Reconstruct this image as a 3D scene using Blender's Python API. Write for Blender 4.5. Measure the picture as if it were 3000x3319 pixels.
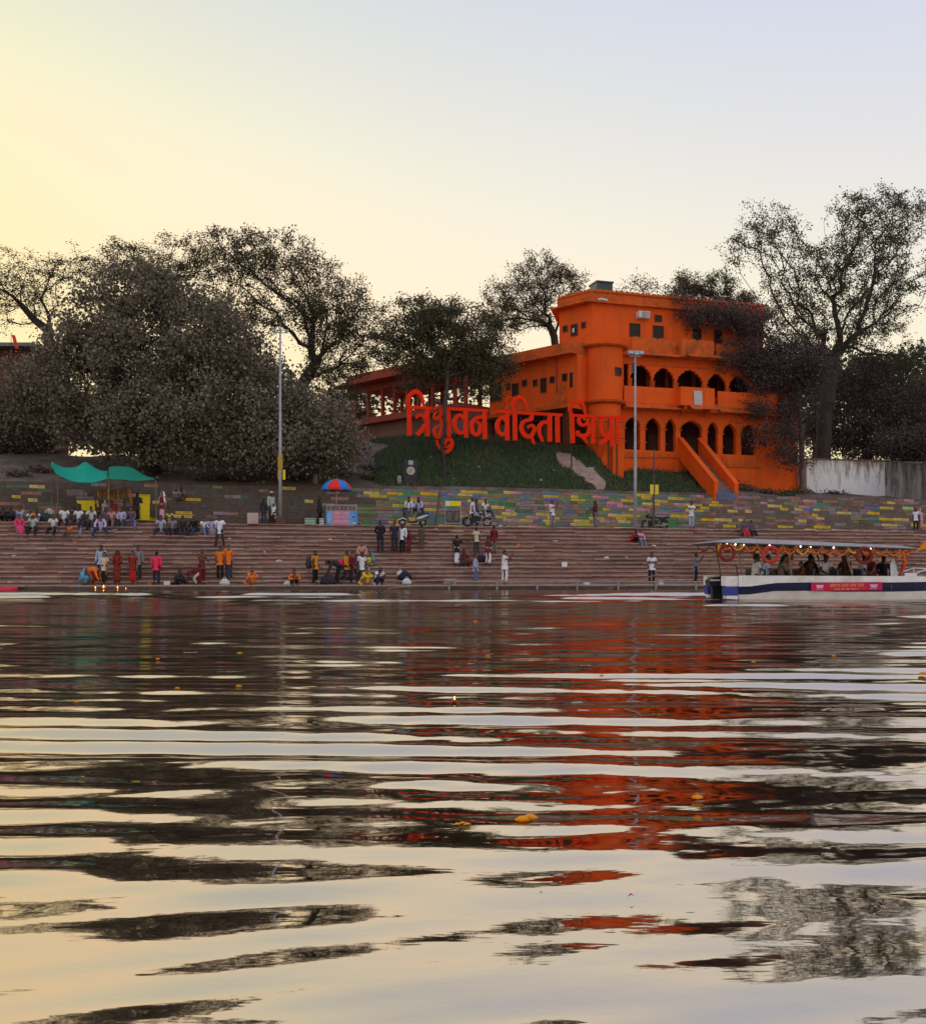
import bpy, bmesh, math, random
import numpy as np
from mathutils import Vector, Matrix, Euler

# ------------------------------------------------------------------ scene, camera, world, sun
for o in list(bpy.data.objects):
    bpy.data.objects.remove(o)
SC = bpy.context.scene
COL = SC.collection
R = math.radians

cam = bpy.data.cameras.new('camera')
cam.sensor_fit = 'HORIZONTAL'
cam.sensor_width = 36.0
cam.lens = 38.4
cam.shift_y = 0.0612
cam.clip_start = 0.1
cam.clip_end = 3000
camo = bpy.data.objects.new('camera', cam)
camo.location = (0, 0, 1.0)
camo.rotation_euler = (R(90), 0, 0)
COL.objects.link(camo)
SC.camera = camo

SUN_AZ, SUN_EL = -46.0, 5.0            # degrees from straight ahead (+Y), left is negative
W = bpy.data.worlds.new('World')
SC.world = W
W.use_nodes = True
nt = W.node_tree
for n in list(nt.nodes):
    nt.nodes.remove(n)
wo = nt.nodes.new('ShaderNodeOutputWorld')
bg = nt.nodes.new('ShaderNodeBackground')
sky = nt.nodes.new('ShaderNodeTexSky')
sky.sky_type = 'NISHITA'
sky.sun_disc = False
sky.sun_elevation = R(SUN_EL)
sky.sun_rotation = R(SUN_AZ)
sky.altitude = 0
sky.air_density = 1.0
sky.dust_density = 4.0
sky.ozone_density = 1.0
bg.inputs['Strength'].default_value = 0.15
# dusk haze evens the glow out: each channel of the same sky is regraded as a product of powers of its channels
# (and a gentle fall with height above the horizon)
GRADE = ((-0.047, 0.302, -0.428, 0.401, -0.692, -1.115), (-0.272, 0.177, -0.299, 0.357, -0.287, -0.816), (-0.656, 0.053, -0.898, 0.83, 0.54, -0.589))
SKY_GAIN = 0.745
def _m(op, a, b):
    n = nt.nodes.new('ShaderNodeMath'); n.operation = op
    for i, x in enumerate((a, b)):
        if isinstance(x, (int, float)): n.inputs[i].default_value = x
        else: nt.links.new(x, n.inputs[i])
    return n.outputs[0]
sp = nt.nodes.new('ShaderNodeSeparateColor')
nt.links.new(sky.outputs[0], sp.inputs[0])
wtc = nt.nodes.new('ShaderNodeTexCoord')
wxyz = nt.nodes.new('ShaderNodeSeparateXYZ')
nt.links.new(wtc.outputs['Generated'], wxyz.inputs[0])
zc = _m('MINIMUM', _m('MAXIMUM', wxyz.outputs[2], 0.0), 0.5)
cb = nt.nodes.new('ShaderNodeCombineColor')
for i, (g0, g1, g2, g3, g4, g5) in enumerate(GRADE):
    v = _m('MULTIPLY', _m('POWER', sp.outputs[0], g1), _m('POWER', sp.outputs[1], g2))
    v = _m('MULTIPLY', v, _m('POWER', sp.outputs[2], g3))
    ex = _m('ADD', _m('MULTIPLY', zc, g4), _m('MULTIPLY', _m('MULTIPLY', zc, zc), g5))
    v = _m('MULTIPLY', v, _m('POWER', math.e, ex))
    v = _m('MINIMUM', _m('MULTIPLY', v, math.exp(g0) * SKY_GAIN / 0.15), (4.45, 3.58, 5.0)[i])
    if i == 2: v = _m('MAXIMUM', v, 0.36 * SKY_GAIN / 0.15)
    nt.links.new(v, cb.inputs[i])
hs = nt.nodes.new('ShaderNodeHueSaturation')
hs.inputs['Saturation'].default_value = 0.9
nt.links.new(cb.outputs[0], hs.inputs['Color'])
nt.links.new(hs.outputs[0], bg.inputs[0])
nt.links.new(bg.outputs[0], wo.inputs[0])

sl = bpy.data.lights.new('sun', 'SUN')
sl.energy = 0.35
sl.angle = R(3)
sl.color = (1.0, 0.72, 0.42)
slo = bpy.data.objects.new('sun', sl)
_d = Vector((math.sin(R(SUN_AZ)) * math.cos(R(SUN_EL)), math.cos(R(SUN_AZ)) * math.cos(R(SUN_EL)), math.sin(R(SUN_EL))))
slo.rotation_euler = (-_d).to_track_quat('-Z', 'Y').to_euler()
COL.objects.link(slo)

SC.view_settings.view_transform = 'Standard'
SC.view_settings.look = 'None'
SC.view_settings.gamma = 1.0
SC.view_settings.use_curve_mapping = False
SC.view_settings.exposure = 0.72
SC.cycles.max_bounces = 6
SC.cycles.diffuse_bounces = 3
SC.cycles.glossy_bounces = 3
SC.cycles.transparent_max_bounces = 8

# ------------------------------------------------------------------ helpers
RNG = random.Random(7)
NP = np.random.default_rng(11)
FPX, U0, VH, CH = 3200.0, 1500.0, 1843.0, 1.0

def pt(u, v, Y):
    return Vector(((u - U0) / FPX * Y, Y, CH + (VH - v) / FPX * Y))

CA, SA = math.cos(R(14.04)), math.sin(R(14.04))
BASE_Y = 52.5

def G(s, t, z=0.0):                      # river-stairs frame: s along, t back from the foot of the stairs
    return Vector((s * CA - t * SA, BASE_Y + s * SA + t * CA, z))

def gs(u, t):                            # how far along the stairs a sight line meets depth t
    k = (u - U0) / FPX
    Y = (t + BASE_Y * CA) / (CA - SA * k)
    x = k * Y
    return x * CA + (Y - BASE_Y) * SA

def gY(u, t):
    k = (u - U0) / FPX
    return (t + BASE_Y * CA) / (CA - SA * k)

def st_of(p):
    x, y = p[0], p[1] - BASE_Y
    return x * CA + y * SA, -x * SA + y * CA

_mats = {}
def new_mat(name):
    m = bpy.data.materials.new(name)
    m.use_nodes = True
    return m, m.node_tree, m.node_tree.nodes['Principled BSDF']

def lin(c):
    return tuple(((x / 255.0) / 12.92 if x / 255.0 <= 0.04045 else ((x / 255.0 + 0.055) / 1.055) ** 2.4) for x in c)

def mat(name, col, rough=0.8, var=0.25, scale=6.0, dirt=None, dirt_amt=0.5, dirt_scale=1.2, bump=0.0, metal=0.0, spec=0.3, stretch=(1, 1, 1), emit=0.0, streak=None):
    """A procedural surface: base colour varied by two noises, optional blotches of dirt, fine relief."""
    key = name
    if key in _mats:
        return _mats[key]
    m, t, b = new_mat(name)
    N, L = t.nodes, t.links
    tc = N.new('ShaderNodeTexCoord')
    mp = N.new('ShaderNodeMapping')
    mp.inputs['Scale'].default_value = stretch
    L.new(tc.outputs['Object'], mp.inputs[0])
    n1 = N.new('ShaderNodeTexNoise')
    n1.inputs['Scale'].default_value = scale
    n1.inputs['Detail'].default_value = 6
    n1.inputs['Roughness'].default_value = 0.65
    L.new(mp.outputs[0], n1.inputs['Vector'])
    mx = N.new('ShaderNodeMix')
    mx.data_type = 'RGBA'
    mr = N.new('ShaderNodeMapRange')
    mr.inputs[1].default_value = 0.3
    mr.inputs[2].default_value = 0.7
    L.new(n1.outputs[0], mr.inputs[0])
    L.new(mr.outputs[0], mx.inputs[0])
    mx.inputs[6].default_value = tuple(c * (1 - var) for c in col[:3]) + (1,)
    mx.inputs[7].default_value = tuple(min(1, c * (1 + var)) for c in col[:3]) + (1,)
    out = mx.outputs[2]
    if dirt is not None:
        n2 = N.new('ShaderNodeTexNoise')
        n2.inputs['Scale'].default_value = dirt_scale
        n2.inputs['Detail'].default_value = 8
        n2.inputs['Roughness'].default_value = 0.7
        L.new(mp.outputs[0], n2.inputs['Vector'])
        r2 = N.new('ShaderNodeMapRange')
        r2.inputs[1].default_value = 0.48
        r2.inputs[2].default_value = 0.66
        r2.inputs[4].default_value = dirt_amt
        L.new(n2.outputs[0], r2.inputs[0])
        m2 = N.new('ShaderNodeMix')
        m2.data_type = 'RGBA'
        L.new(r2.outputs[0], m2.inputs[0])
        L.new(out, m2.inputs[6])
        m2.inputs[7].default_value = tuple(dirt[:3]) + (1,)
        out = m2.outputs[2]
    if streak is not None:               # rain-wash streaks running down the wall
        mp4 = N.new('ShaderNodeMapping'); mp4.inputs['Scale'].default_value = (1.5, 1.5, .10)
        L.new(tc.outputs['Object'], mp4.inputs[0])
        n4 = N.new('ShaderNodeTexNoise'); n4.inputs['Scale'].default_value = 1.6; n4.inputs['Detail'].default_value = 7; n4.inputs['Roughness'].default_value = .65
        L.new(mp4.outputs[0], n4.inputs['Vector'])
        r4 = N.new('ShaderNodeMapRange'); r4.inputs[1].default_value = .52; r4.inputs[2].default_value = .74; r4.inputs[4].default_value = .55
        L.new(n4.outputs[0], r4.inputs[0])
        m4 = N.new('ShaderNodeMix'); m4.data_type = 'RGBA'
        L.new(r4.outputs[0], m4.inputs[0]); L.new(out, m4.inputs[6]); m4.inputs[7].default_value = tuple(streak) + (1,)
        out = m4.outputs[2]
    L.new(out, b.inputs['Base Color'])
    b.inputs['Roughness'].default_value = rough
    b.inputs['Metallic'].default_value = metal
    b.inputs['Specular IOR Level'].default_value = spec
    if bump:
        n3 = N.new('ShaderNodeTexNoise')
        n3.inputs['Scale'].default_value = scale * 2.5
        n3.inputs['Detail'].default_value = 6
        L.new(mp.outputs[0], n3.inputs['Vector'])
        bp = N.new('ShaderNodeBump')
        bp.inputs['Strength'].default_value = bump
        bp.inputs['Distance'].default_value = 0.05
        L.new(n3.outputs[0], bp.inputs['Height'])
        L.new(bp.outputs[0], b.inputs['Normal'])
    if emit:
        b.inputs['Emission Color'].default_value = tuple(col[:3]) + (1,)
        b.inputs['Emission Strength'].default_value = emit
    _mats[key] = m
    return m

class MB:
    """Collects faces; build() links them as one mesh object."""
    def __init__(self):
        self.v, self.f, self.mi = [], [], []
        self.cur = 0
    def face(self, *pts):
        i = len(self.v)
        self.v.extend([tuple(p) for p in pts])
        self.f.append(tuple(range(i, i + len(pts))))
        self.mi.append(self.cur)
    def box(self, c, s, rz=0.0, M=None):
        hx, hy, hz = s[0] / 2, s[1] / 2, s[2] / 2
        i = len(self.v)
        if M is None:
            M = Matrix.Translation(c) @ Matrix.Rotation(rz, 4, 'Z')
        for x, y, z in ((-hx, -hy, -hz), (hx, -hy, -hz), (hx, hy, -hz), (-hx, hy, -hz), (-hx, -hy, hz), (hx, -hy, hz), (hx, hy, hz), (-hx, hy, hz)):
            self.v.append(tuple(M @ Vector((x, y, z))))
        for q in ((0, 3, 2, 1), (4, 5, 6, 7), (0, 1, 5, 4), (1, 2, 6, 5), (2, 3, 7, 6), (3, 0, 4, 7)):
            self.f.append(tuple(i + k for k in q))
            self.mi.append(self.cur)
        return self
    def bbox(self, x0, x1, y0, y1, z0, z1):
        return self.box(((x0 + x1) / 2, (y0 + y1) / 2, (z0 + z1) / 2), (x1 - x0, y1 - y0, z1 - z0))
    def prism(self, poly, d0, d1, fn, cap=True):
        """poly: 2D outline, fn(a, b, d) -> 3D; extruded from depth d0 to d1."""
        n = len(poly)
        i = len(self.v)
        for d in (d0, d1):
            for a, b in poly:
                self.v.append(tuple(fn(a, b, d)))
        for k in range(n):
            k2 = (k + 1) % n
            self.f.append((i + k, i + k2, i + n + k2, i + n + k)); self.mi.append(self.cur)
        if cap:
            self.f.append(tuple(i + k for k in range(n))[::-1]); self.mi.append(self.cur)
            self.f.append(tuple(i + n + k for k in range(n))); self.mi.append(self.cur)
        return self
    def tube(self, path, radii, sides=6, cap=True, flat=1.0):
        path = [Vector(p) for p in path]
        if not hasattr(radii, '__len__'):
            radii = [radii] * len(path)
        rings = []
        up = None
        for k, p in enumerate(path):
            d = (path[min(k + 1, len(path) - 1)] - path[max(k - 1, 0)])
            d = d.normalized() if d.length > 1e-9 else Vector((0, 0, 1))
            if up is None:
                up = d.orthogonal().normalized()
            a = (up - d * up.dot(d))
            a = a.normalized() if a.length > 1e-6 else d.orthogonal().normalized()
            up = a
            b = d.cross(a)
            i = len(self.v)
            for q in range(sides):
                th = 2 * math.pi * q / sides
                self.v.append(tuple(p + (a * math.cos(th) + b * math.sin(th) * flat) * radii[k]))
            rings.append(i)
        for k in range(len(rings) - 1):
            for q in range(sides):
                q2 = (q + 1) % sides
                self.f.append((rings[k] + q, rings[k] + q2, rings[k + 1] + q2, rings[k + 1] + q)); self.mi.append(self.cur)
        if cap:
            self.f.append(tuple(rings[0] + q for q in range(sides))[::-1]); self.mi.append(self.cur)
            self.f.append(tuple(rings[-1] + q for q in range(sides))); self.mi.append(self.cur)
        return self
    def lathe(self, c, prof, sides=16, a0=0.0, a1=2 * math.pi, sx=1.0, sy=1.0):
        c = Vector(c)
        full = abs(a1 - a0 - 2 * math.pi) < 1e-6
        n = sides if full else sides + 1
        rows = []
        for r, z in prof:
            i = len(self.v)
            for q in range(n):
                th = a0 + (a1 - a0) * q / sides
                self.v.append((c.x + r * math.cos(th) * sx, c.y + r * math.sin(th) * sy, c.z + z))
            rows.append(i)
        for k in range(len(rows) - 1):
            for q in range(sides):
                q2 = (q + 1) % n
                self.f.append((rows[k] + q, rows[k] + q2, rows[k + 1] + q2, rows[k + 1] + q)); self.mi.append(self.cur)
        return self
    def sphere(self, c, r, seg=10, rings=7, M=None):
        if not hasattr(r, '__len__'):
            r = (r, r, r)
        c = Vector(c)
        i = len(self.v)
        for a in range(rings + 1):
            ph = math.pi * a / rings
            for q in range(seg):
                th = 2 * math.pi * q / seg
                p = Vector((r[0] * math.sin(ph) * math.cos(th), r[1] * math.sin(ph) * math.sin(th), r[2] * math.cos(ph)))
                if M is not None:
                    p = M @ p
                self.v.append(tuple(c + p))
        for a in range(rings):
            for q in range(seg):
                q2 = (q + 1) % seg
                self.f.append((i + a * seg + q, i + (a + 1) * seg + q, i + (a + 1) * seg + q2, i + a * seg + q2)); self.mi.append(self.cur)
        return self
    def torus(self, c, Rr, r, M=None, seg=24, sides=8):
        path = []
        for k in range(seg):
            th = 2 * math.pi * k / seg
            path.append((math.cos(th), math.sin(th)))
        i = len(self.v)
        c = Vector(c)
        for ct, stt in path:
            for q in range(sides):
                ph = 2 * math.pi * q / sides
                p = Vector(((Rr + r * math.cos(ph)) * ct, (Rr + r * math.cos(ph)) * stt, r * math.sin(ph)))
                if M is not None:
                    p = M @ p
                self.v.append(tuple(c + p))
        for k in range(seg):
            for q in range(sides):
                k2, q2 = (k + 1) % seg, (q + 1) % sides
                self.f.append((i + k * sides + q, i + k2 * sides + q, i + k2 * sides + q2, i + k * sides + q2)); self.mi.append(self.cur)
        return self
    def mesh(self, name, mats, smooth=False):
        me = bpy.data.meshes.new(name)
        me.from_pydata(self.v, [], self.f)
        for m in (mats if isinstance(mats, (list, tuple)) else [mats]):
            me.materials.append(m)
        if any(self.mi):
            me.polygons.foreach_set('material_index', self.mi)
        if smooth:
            me.polygons.foreach_set('use_smooth', [True] * len(me.polygons))
        me.update()
        return me
    def parts(self, gap=.02):
        """the separate solid pieces collected so far, each as its own MB"""
        n = len(self.v)
        up = list(range(n))
        def find(i):
            while up[i] != i:
                up[i] = up[up[i]]; i = up[i]
            return i
        for f in self.f:
            r = find(f[0])
            for i in f[1:]: up[find(i)] = r
        comp = {}
        for k, f in enumerate(self.f): comp.setdefault(find(f[0]), []).append(k)
        groups = []
        for fs in comp.values():
            vs = [self.v[i] for k in fs for i in self.f[k]]
            groups.append([fs, [min(v[a] for v in vs) - gap for a in (0, 1, 2)], [max(v[a] for v in vs) + gap for a in (0, 1, 2)]])
        changed = True
        while changed:
            changed = False
            for i in range(len(groups)):
                for j in range(i + 1, len(groups)):
                    A, B_ = groups[i], groups[j]
                    if all(A[1][a] <= B_[2][a] and B_[1][a] <= A[2][a] for a in (0, 1, 2)):
                        A[0] = A[0] + B_[0]
                        A[1] = [min(x, y) for x, y in zip(A[1], B_[1])]; A[2] = [max(x, y) for x, y in zip(A[2], B_[2])]
                        groups.pop(j); changed = True; break
                if changed: break
        out = []
        for fs, _, _ in groups:
            m = MB(); ix = {}
            for k in fs:
                m.f.append(tuple(ix.setdefault(i, len(ix)) for i in self.f[k])); m.mi.append(self.mi[k])
            m.v = [None] * len(ix)
            for i, q in ix.items(): m.v[q] = self.v[i]
            out.append(m)
        return out
    def build(self, name, mats, parent=None, smooth=False, loc=None, weld=False):
        me = self.mesh(name, mats, smooth)
        if weld:
            bm = bmesh.new(); bm.from_mesh(me)
            bmesh.ops.remove_doubles(bm, verts=bm.verts, dist=1e-4)
            bmesh.ops.recalc_face_normals(bm, faces=bm.faces)
            bm.to_mesh(me); bm.free()
        o = bpy.data.objects.new(name, me)
        COL.objects.link(o)
        if parent is not None:
            o.parent = parent
        if loc is not None:
            o.location = loc
        return o

def tag(o, label=None, cat=None, group=None, kind=None):
    if label: o['label'] = label
    if cat: o['category'] = cat
    if group: o['group'] = group
    if kind: o['kind'] = kind
    return o

def empty(name, loc=(0, 0, 0), rz=0.0, label=None, cat=None, group=None):
    o = bpy.data.objects.new(name, None)
    o.empty_display_size = 0.2
    COL.objects.link(o)
    o.location = loc
    o.rotation_euler = (0, 0, rz)
    tag(o, label, cat, group)
    return o

def fast_mesh(name, V, F, mats, smooth=False):
    """V (n,3), F (m,k) numpy arrays -> mesh"""
    me = bpy.data.meshes.new(name)
    m, k = F.shape
    me.vertices.add(len(V)); me.vertices.foreach_set('co', V.astype(np.float32).ravel())
    me.loops.add(m * k); me.loops.foreach_set('vertex_index', F.astype(np.int32).ravel())
    me.polygons.add(m); me.polygons.foreach_set('loop_start', np.arange(0, m * k, k, dtype=np.int32))
    if smooth:
        me.polygons.foreach_set('use_smooth', np.ones(m, dtype=bool))
    me.update(calc_edges=True)
    me.validate()
    for x in (mats if isinstance(mats, (list, tuple)) else [mats]):
        me.materials.append(x)
    return me

def vnoise(x, y, seed=0):
    """smooth value noise on numpy arrays"""
    xi, yi = np.floor(x).astype(np.int64), np.floor(y).astype(np.int64)
    xf, yf = x - xi, y - yi
    xf, yf = xf * xf * (3 - 2 * xf), yf * yf * (3 - 2 * yf)
    def h(a, b):
        n = (a * 374761393 + b * 668265263 + seed * 974711) & 0x7fffffff
        n = ((n ^ (n >> 13)) * 1274126177) & 0x7fffffff
        return ((n ^ (n >> 16)) & 0xffff) / 65535.0
    return (h(xi, yi) * (1 - xf) + h(xi + 1, yi) * xf) * (1 - yf) + (h(xi, yi + 1) * (1 - xf) + h(xi + 1, yi + 1) * xf) * yf

# ------------------------------------------------------------------ materials of the place
M_STONE = mat('stone_steps', (0.32, 0.19, 0.15), 0.85, 0.35, 2.2, dirt=(0.11, 0.066, 0.055), dirt_amt=0.7, dirt_scale=0.55, bump=0.5, stretch=(1, 1, 2.0))
M_STONE2 = mat('stone_red', (0.26, 0.135, 0.105), 0.85, 0.35, 2.2, dirt=(0.09, 0.05, 0.04), dirt_amt=0.7, dirt_scale=0.8, bump=0.5)
M_STONE3 = mat('stone_pale', (0.42, 0.30, 0.25), 0.85, 0.35, 2.2, dirt=(0.16, 0.10, 0.085), dirt_amt=0.7, dirt_scale=0.8, bump=0.5)
M_NOSE = mat('worn_stone_edge', (0.47, 0.32, 0.26), 0.8, 0.4, 2.5, dirt=(0.20, 0.125, 0.10), dirt_amt=0.8, dirt_scale=0.7, bump=0.4)
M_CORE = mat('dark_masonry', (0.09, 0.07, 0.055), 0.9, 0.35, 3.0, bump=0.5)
M_DIRT = mat('bank_earth', (0.155, 0.112, 0.085), 0.95, 0.4, 1.3, dirt=(0.085, 0.06, 0.048), dirt_amt=0.8, dirt_scale=0.25, bump=0.6)
M_PATH = mat('trodden_earth', (0.36, 0.25, 0.19), 0.95, 0.3, 2.5, bump=0.5)
M_CONC = mat('grey_concrete', (0.27, 0.25, 0.22), 0.9, 0.25, 3.0, dirt=(0.1, 0.08, 0.07), dirt_amt=0.6, dirt_scale=0.8, bump=0.3)

# ------------------------------------------------------------------ water
def water():
    rows = []
    y = 0.7
    while y < 53.0:
        rows.append(y)
        y *= (1.0032 if y > 20 else 1.0046) if y > 2 else 1.006
    rows = np.array([-60.0, -20.0, -6.0, -2.0, 0.0] + rows)
    NC = 620
    c = np.linspace(-1, 1, NC)
    core = np.clip(np.abs(c) / 0.94, 0, 1)
    Yc = np.maximum(rows, 0.5)
    half = 2.2 + 0.62 * Yc
    X = np.sign(c)[None, :] * (core[None, :] * half[:, None])
    edge = np.clip((np.abs(c) - 0.94) / 0.06, 0, 1)[None, :]
    X = X + np.sign(c)[None, :] * edge ** 2 * 140
    Y = np.repeat(rows[:, None], NC, axis=1)
    Z = np.zeros_like(X)
    rng = np.random.default_rng(5)
    # long swells of passing boats run towards the camera, shorter cross ripples ride on them
    amp_zone = 0.55 + 0.75 * np.exp(-((np.log(np.maximum(Y, .5)) - np.log(6.0)) / 0.75) ** 2)
    calm = 1.0 - 0.62 * np.clip((Y - 13) / 8, 0, 1)
    patch = 0.35 + 0.75 * vnoise(X / 1.9 + 31, Y / 1.1 + 7, 3) + .5 * vnoise(X / .8 + 3, Y / .5 + 17, 6)
    def wave(lam, th, slope, ph):
        kx, ky = math.sin(th) * 2 * math.pi / lam, math.cos(th) * 2 * math.pi / lam
        a = slope * lam / (2 * math.pi)
        return a * np.sin(kx * X + ky * Y + ph + 1.7 * vnoise(X / (lam * 4.5) + 9, Y / (lam * 3.0) + 5, int(ph * 1000)))
    z1 = np.exp(-((np.log(np.maximum(Y, .5)) - np.log(6.4)) / 0.72) ** 2)
    for i in range(6):
        lam = rng.uniform(.38, .60)
        Z += wave(lam, rng.normal(.045, .035), .034 * (.7 + .6 * rng.random()), rng.random() * 6.28) * (.26 + .9 * z1) * calm * (.10 + 1.02 * patch)
    for i in range(4):
        lam = rng.uniform(.9, 1.7)
        Z += wave(lam, rng.normal(.02, .08), .024, rng.random() * 6.28) * (.5 + .5 * z1) * calm
    near = np.clip((4.4 - Y) / 1.6, 0, 1)
    for i in range(6):
        lam = rng.uniform(.20, .46)
        Z += wave(lam, rng.normal(-.30, .12), .027 * (.6 + .8 * rng.random()), rng.random() * 6.28) * near * patch
    for i in range(14):
        lam = 0.12 * (0.5 / 0.12) ** rng.random()
        Z += wave(lam, rng.normal(0.0, 0.45), 0.0085 * (0.6 + .8 * rng.random()), rng.random() * 6.28) * patch * calm * np.clip(1.3 - Y / 20, 0.2, 1) * np.clip(Y / 4.5, .25, 1)
    for i in range(12):
        lam = 0.8 * (3.0 / 0.8) ** rng.random()
        Z += wave(lam, rng.normal(0.05, 0.30), 0.010, rng.random() * 6.28) * np.clip((Y - 8) / 10, 0, 1)
    for i in range(10):
        lam = rng.uniform(.30, .8)
        Z += wave(lam, rng.normal(0, .12), .024, rng.random() * 6.28) * np.clip((Y - 7) / 5, 0, 1) * np.clip((32 - Y) / 12, 0, 1) * np.clip(patch - .55, 0, 1) * 1.7
    # the wake of the boat: long low ridges across the river
    for (y0, tilt, w, h, sd, lo) in ((35.6, .006, .30, .15, 1, .20), (33.2, .030, .26, .12, 2, .56), (31.4, -.015, .24, .11, 4, .56), (29.6, .02, .22, .10, 8, .54), (27.6, -.02, .20, .09, 15, .56), (25.6, .03, .20, .075, 7, .52),
                                 (20.5, -.03, .17, .036, 5, .40), (17.3, .045, .15, .026, 6, .45), (14.6, .02, .13, .013, 9, .45), (12.6, -.02, .12, .012, 12, .42)):
        yy = y0 + tilt * X + 0.5 * (vnoise(X / 3.0, X * 0 + sd, sd) - .5) + 0.25 * (vnoise(X / .8, X * 0 + sd, sd + 40) - .5)
        m = np.clip((vnoise(X / 3.5 + sd * 3.7, Y * 0 + 1.5, sd + 20) - lo) * 4, 0, 1)
        Z += h * m * np.exp(-((Y - yy) / w) ** 2)
    fade = np.clip((52 - Y) / 6, 0.12, 1) * np.clip((Y - 0.5) / 0.4, 0, 1)
    Z *= fade * (1 - edge) * np.clip(.72 + .28 * (Y - 2.6) / 2.2, .72, 1)
    V = np.stack([X, Y, Z], -1).reshape(-1, 3)
    nr = len(rows)
    idx = np.arange(nr * NC).reshape(nr, NC)
    F = np.stack([idx[:-1, :-1], idx[:-1, 1:], idx[1:, 1:], idx[1:, :-1]], -1).reshape(-1, 4)
    m, t, b = new_mat('river_water')
    N, L = t.nodes, t.links
    tc = N.new('ShaderNodeTexCoord')
    mp = N.new('ShaderNodeMapping')
    mp.inputs['Scale'].default_value = (0.55, 1.6, 1)
    L.new(tc.outputs['Object'], mp.inputs[0])
    nz = N.new('ShaderNodeTexNoise')
    nz.inputs['Scale'].default_value = 5.5
    nz.inputs['Detail'].default_value = 3
    L.new(mp.outputs[0], nz.inputs['Vector'])
    bp = N.new('ShaderNodeBump')
    bp.inputs['Strength'].default_value = 0.07
    bp.inputs['Distance'].default_value = 0.02
    L.new(nz.outputs[0], bp.inputs['Height'])
    dif = N.new('ShaderNodeBsdfDiffuse')
    dif.inputs[0].default_value = (0.014, 0.012, 0.007, 1)
    gl = N.new('ShaderNodeBsdfGlossy')
    gl.inputs['Roughness'].default_value = 0.045
    gl.inputs['Color'].default_value = (0.96, 0.86, 0.775, 1)
    lw = N.new('ShaderNodeFresnel')
    lw.inputs['IOR'].default_value = 1.45
    L.new(bp.outputs[0], lw.inputs['Normal'])
    mr = N.new('ShaderNodeMapRange')
    mr.inputs[1].default_value = 0.03
    mr.inputs[2].default_value = 0.45
    mr.inputs[3].default_value = 0.58
    mr.inputs[4].default_value = 0.80
    L.new(lw.outputs[0], mr.inputs[0])
    # wavelets too small to model roughen the far water
    xyz = N.new('ShaderNodeSeparateXYZ'); L.new(tc.outputs['Object'], xyz.inputs[0])
    rr = N.new('ShaderNodeMapRange'); rr.inputs[1].default_value = 3.0; rr.inputs[2].default_value = 18.0; rr.inputs[3].default_value = 0.03; rr.inputs[4].default_value = 0.105
    L.new(xyz.outputs[1], rr.inputs[0]); L.new(rr.outputs[0], gl.inputs['Roughness'])
    L.new(bp.outputs[0], gl.inputs['Normal'])
    ms = N.new('ShaderNodeMixShader')
    L.new(mr.outputs[0], ms.inputs[0])
    L.new(dif.outputs[0], ms.inputs[1])
    L.new(gl.outputs[0], ms.inputs[2])
    L.new(ms.outputs[0], N['Material Output'].inputs['Surface'])
    N.remove(b)
    me = fast_mesh('water', V, F, m, smooth=True)
    o = bpy.data.objects.new('water', me)
    COL.objects.link(o)
    tag(o, kind='structure')
water()

# ------------------------------------------------------------------ ghat: landing, lower stairs, plaza, painted stairs, bank
LAND_Z = 0.15
NST, RISE, TREAD = 14, 3.35 / 14, 0.42
PLAZA_Z, PLAZA_T0, PLAZA_T1 = 3.5, 14 * 0.42 - 0.42, 8.0
UP_N, UP_R, UP_T = 12, 0.22, 0.33
S0, S1 = -34.0, 40.0
UP_TOP_T = PLAZA_T1 + UP_N * UP_T
UP_TOP_Z = PLAZA_Z + UP_N * UP_R

def front_Y(x):
    return 48.3 + 0.055 * x

def step_z(s, t):
    """height of the ground at (s, t)"""
    if t < 0: return LAND_Z
    if t < PLAZA_T0: return LAND_Z + RISE * (int(t / TREAD) + 1)
    if t < PLAZA_T1: return PLAZA_Z
    if t < UP_TOP_T: return PLAZA_Z + UP_R * (int((t - PLAZA_T1) / UP_T) + 1)
    return bank_z(s, t)

def sstep(a, b, x):
    x = min(1, max(0, (x - a) / (b - a)))
    return x * x * (3 - 2 * x)

def bank_top(s):
    l = 8.7 + (10.35 - 8.7) * sstep(-13, -6, s)
    r = 10.35 + (9.75 - 10.35) * sstep(2, 14, s)
    e = 9.75 + (7.25 - 9.75) * sstep(21, 28, s)
    return l if s < -3 else (r if s < 18 else e)

def bank_z(s, t):
    steep = sstep(-3, 4, s) * (1 - sstep(13.4, 15.2, s))     # the mound rises faster below the tower
    tt = sstep(-0.15, 1.1, (t - UP_TOP_T) / (8.0 - 3.6 * steep))
    z = UP_TOP_Z + (bank_top(s) - UP_TOP_Z) * tt
    if s > 27:
        z -= 0.35 * sstep(30, 44, s)
    return z + 0.10 * math.sin(s * 1.3 + t) * sstep(12.3, 13.5, t)

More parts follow.
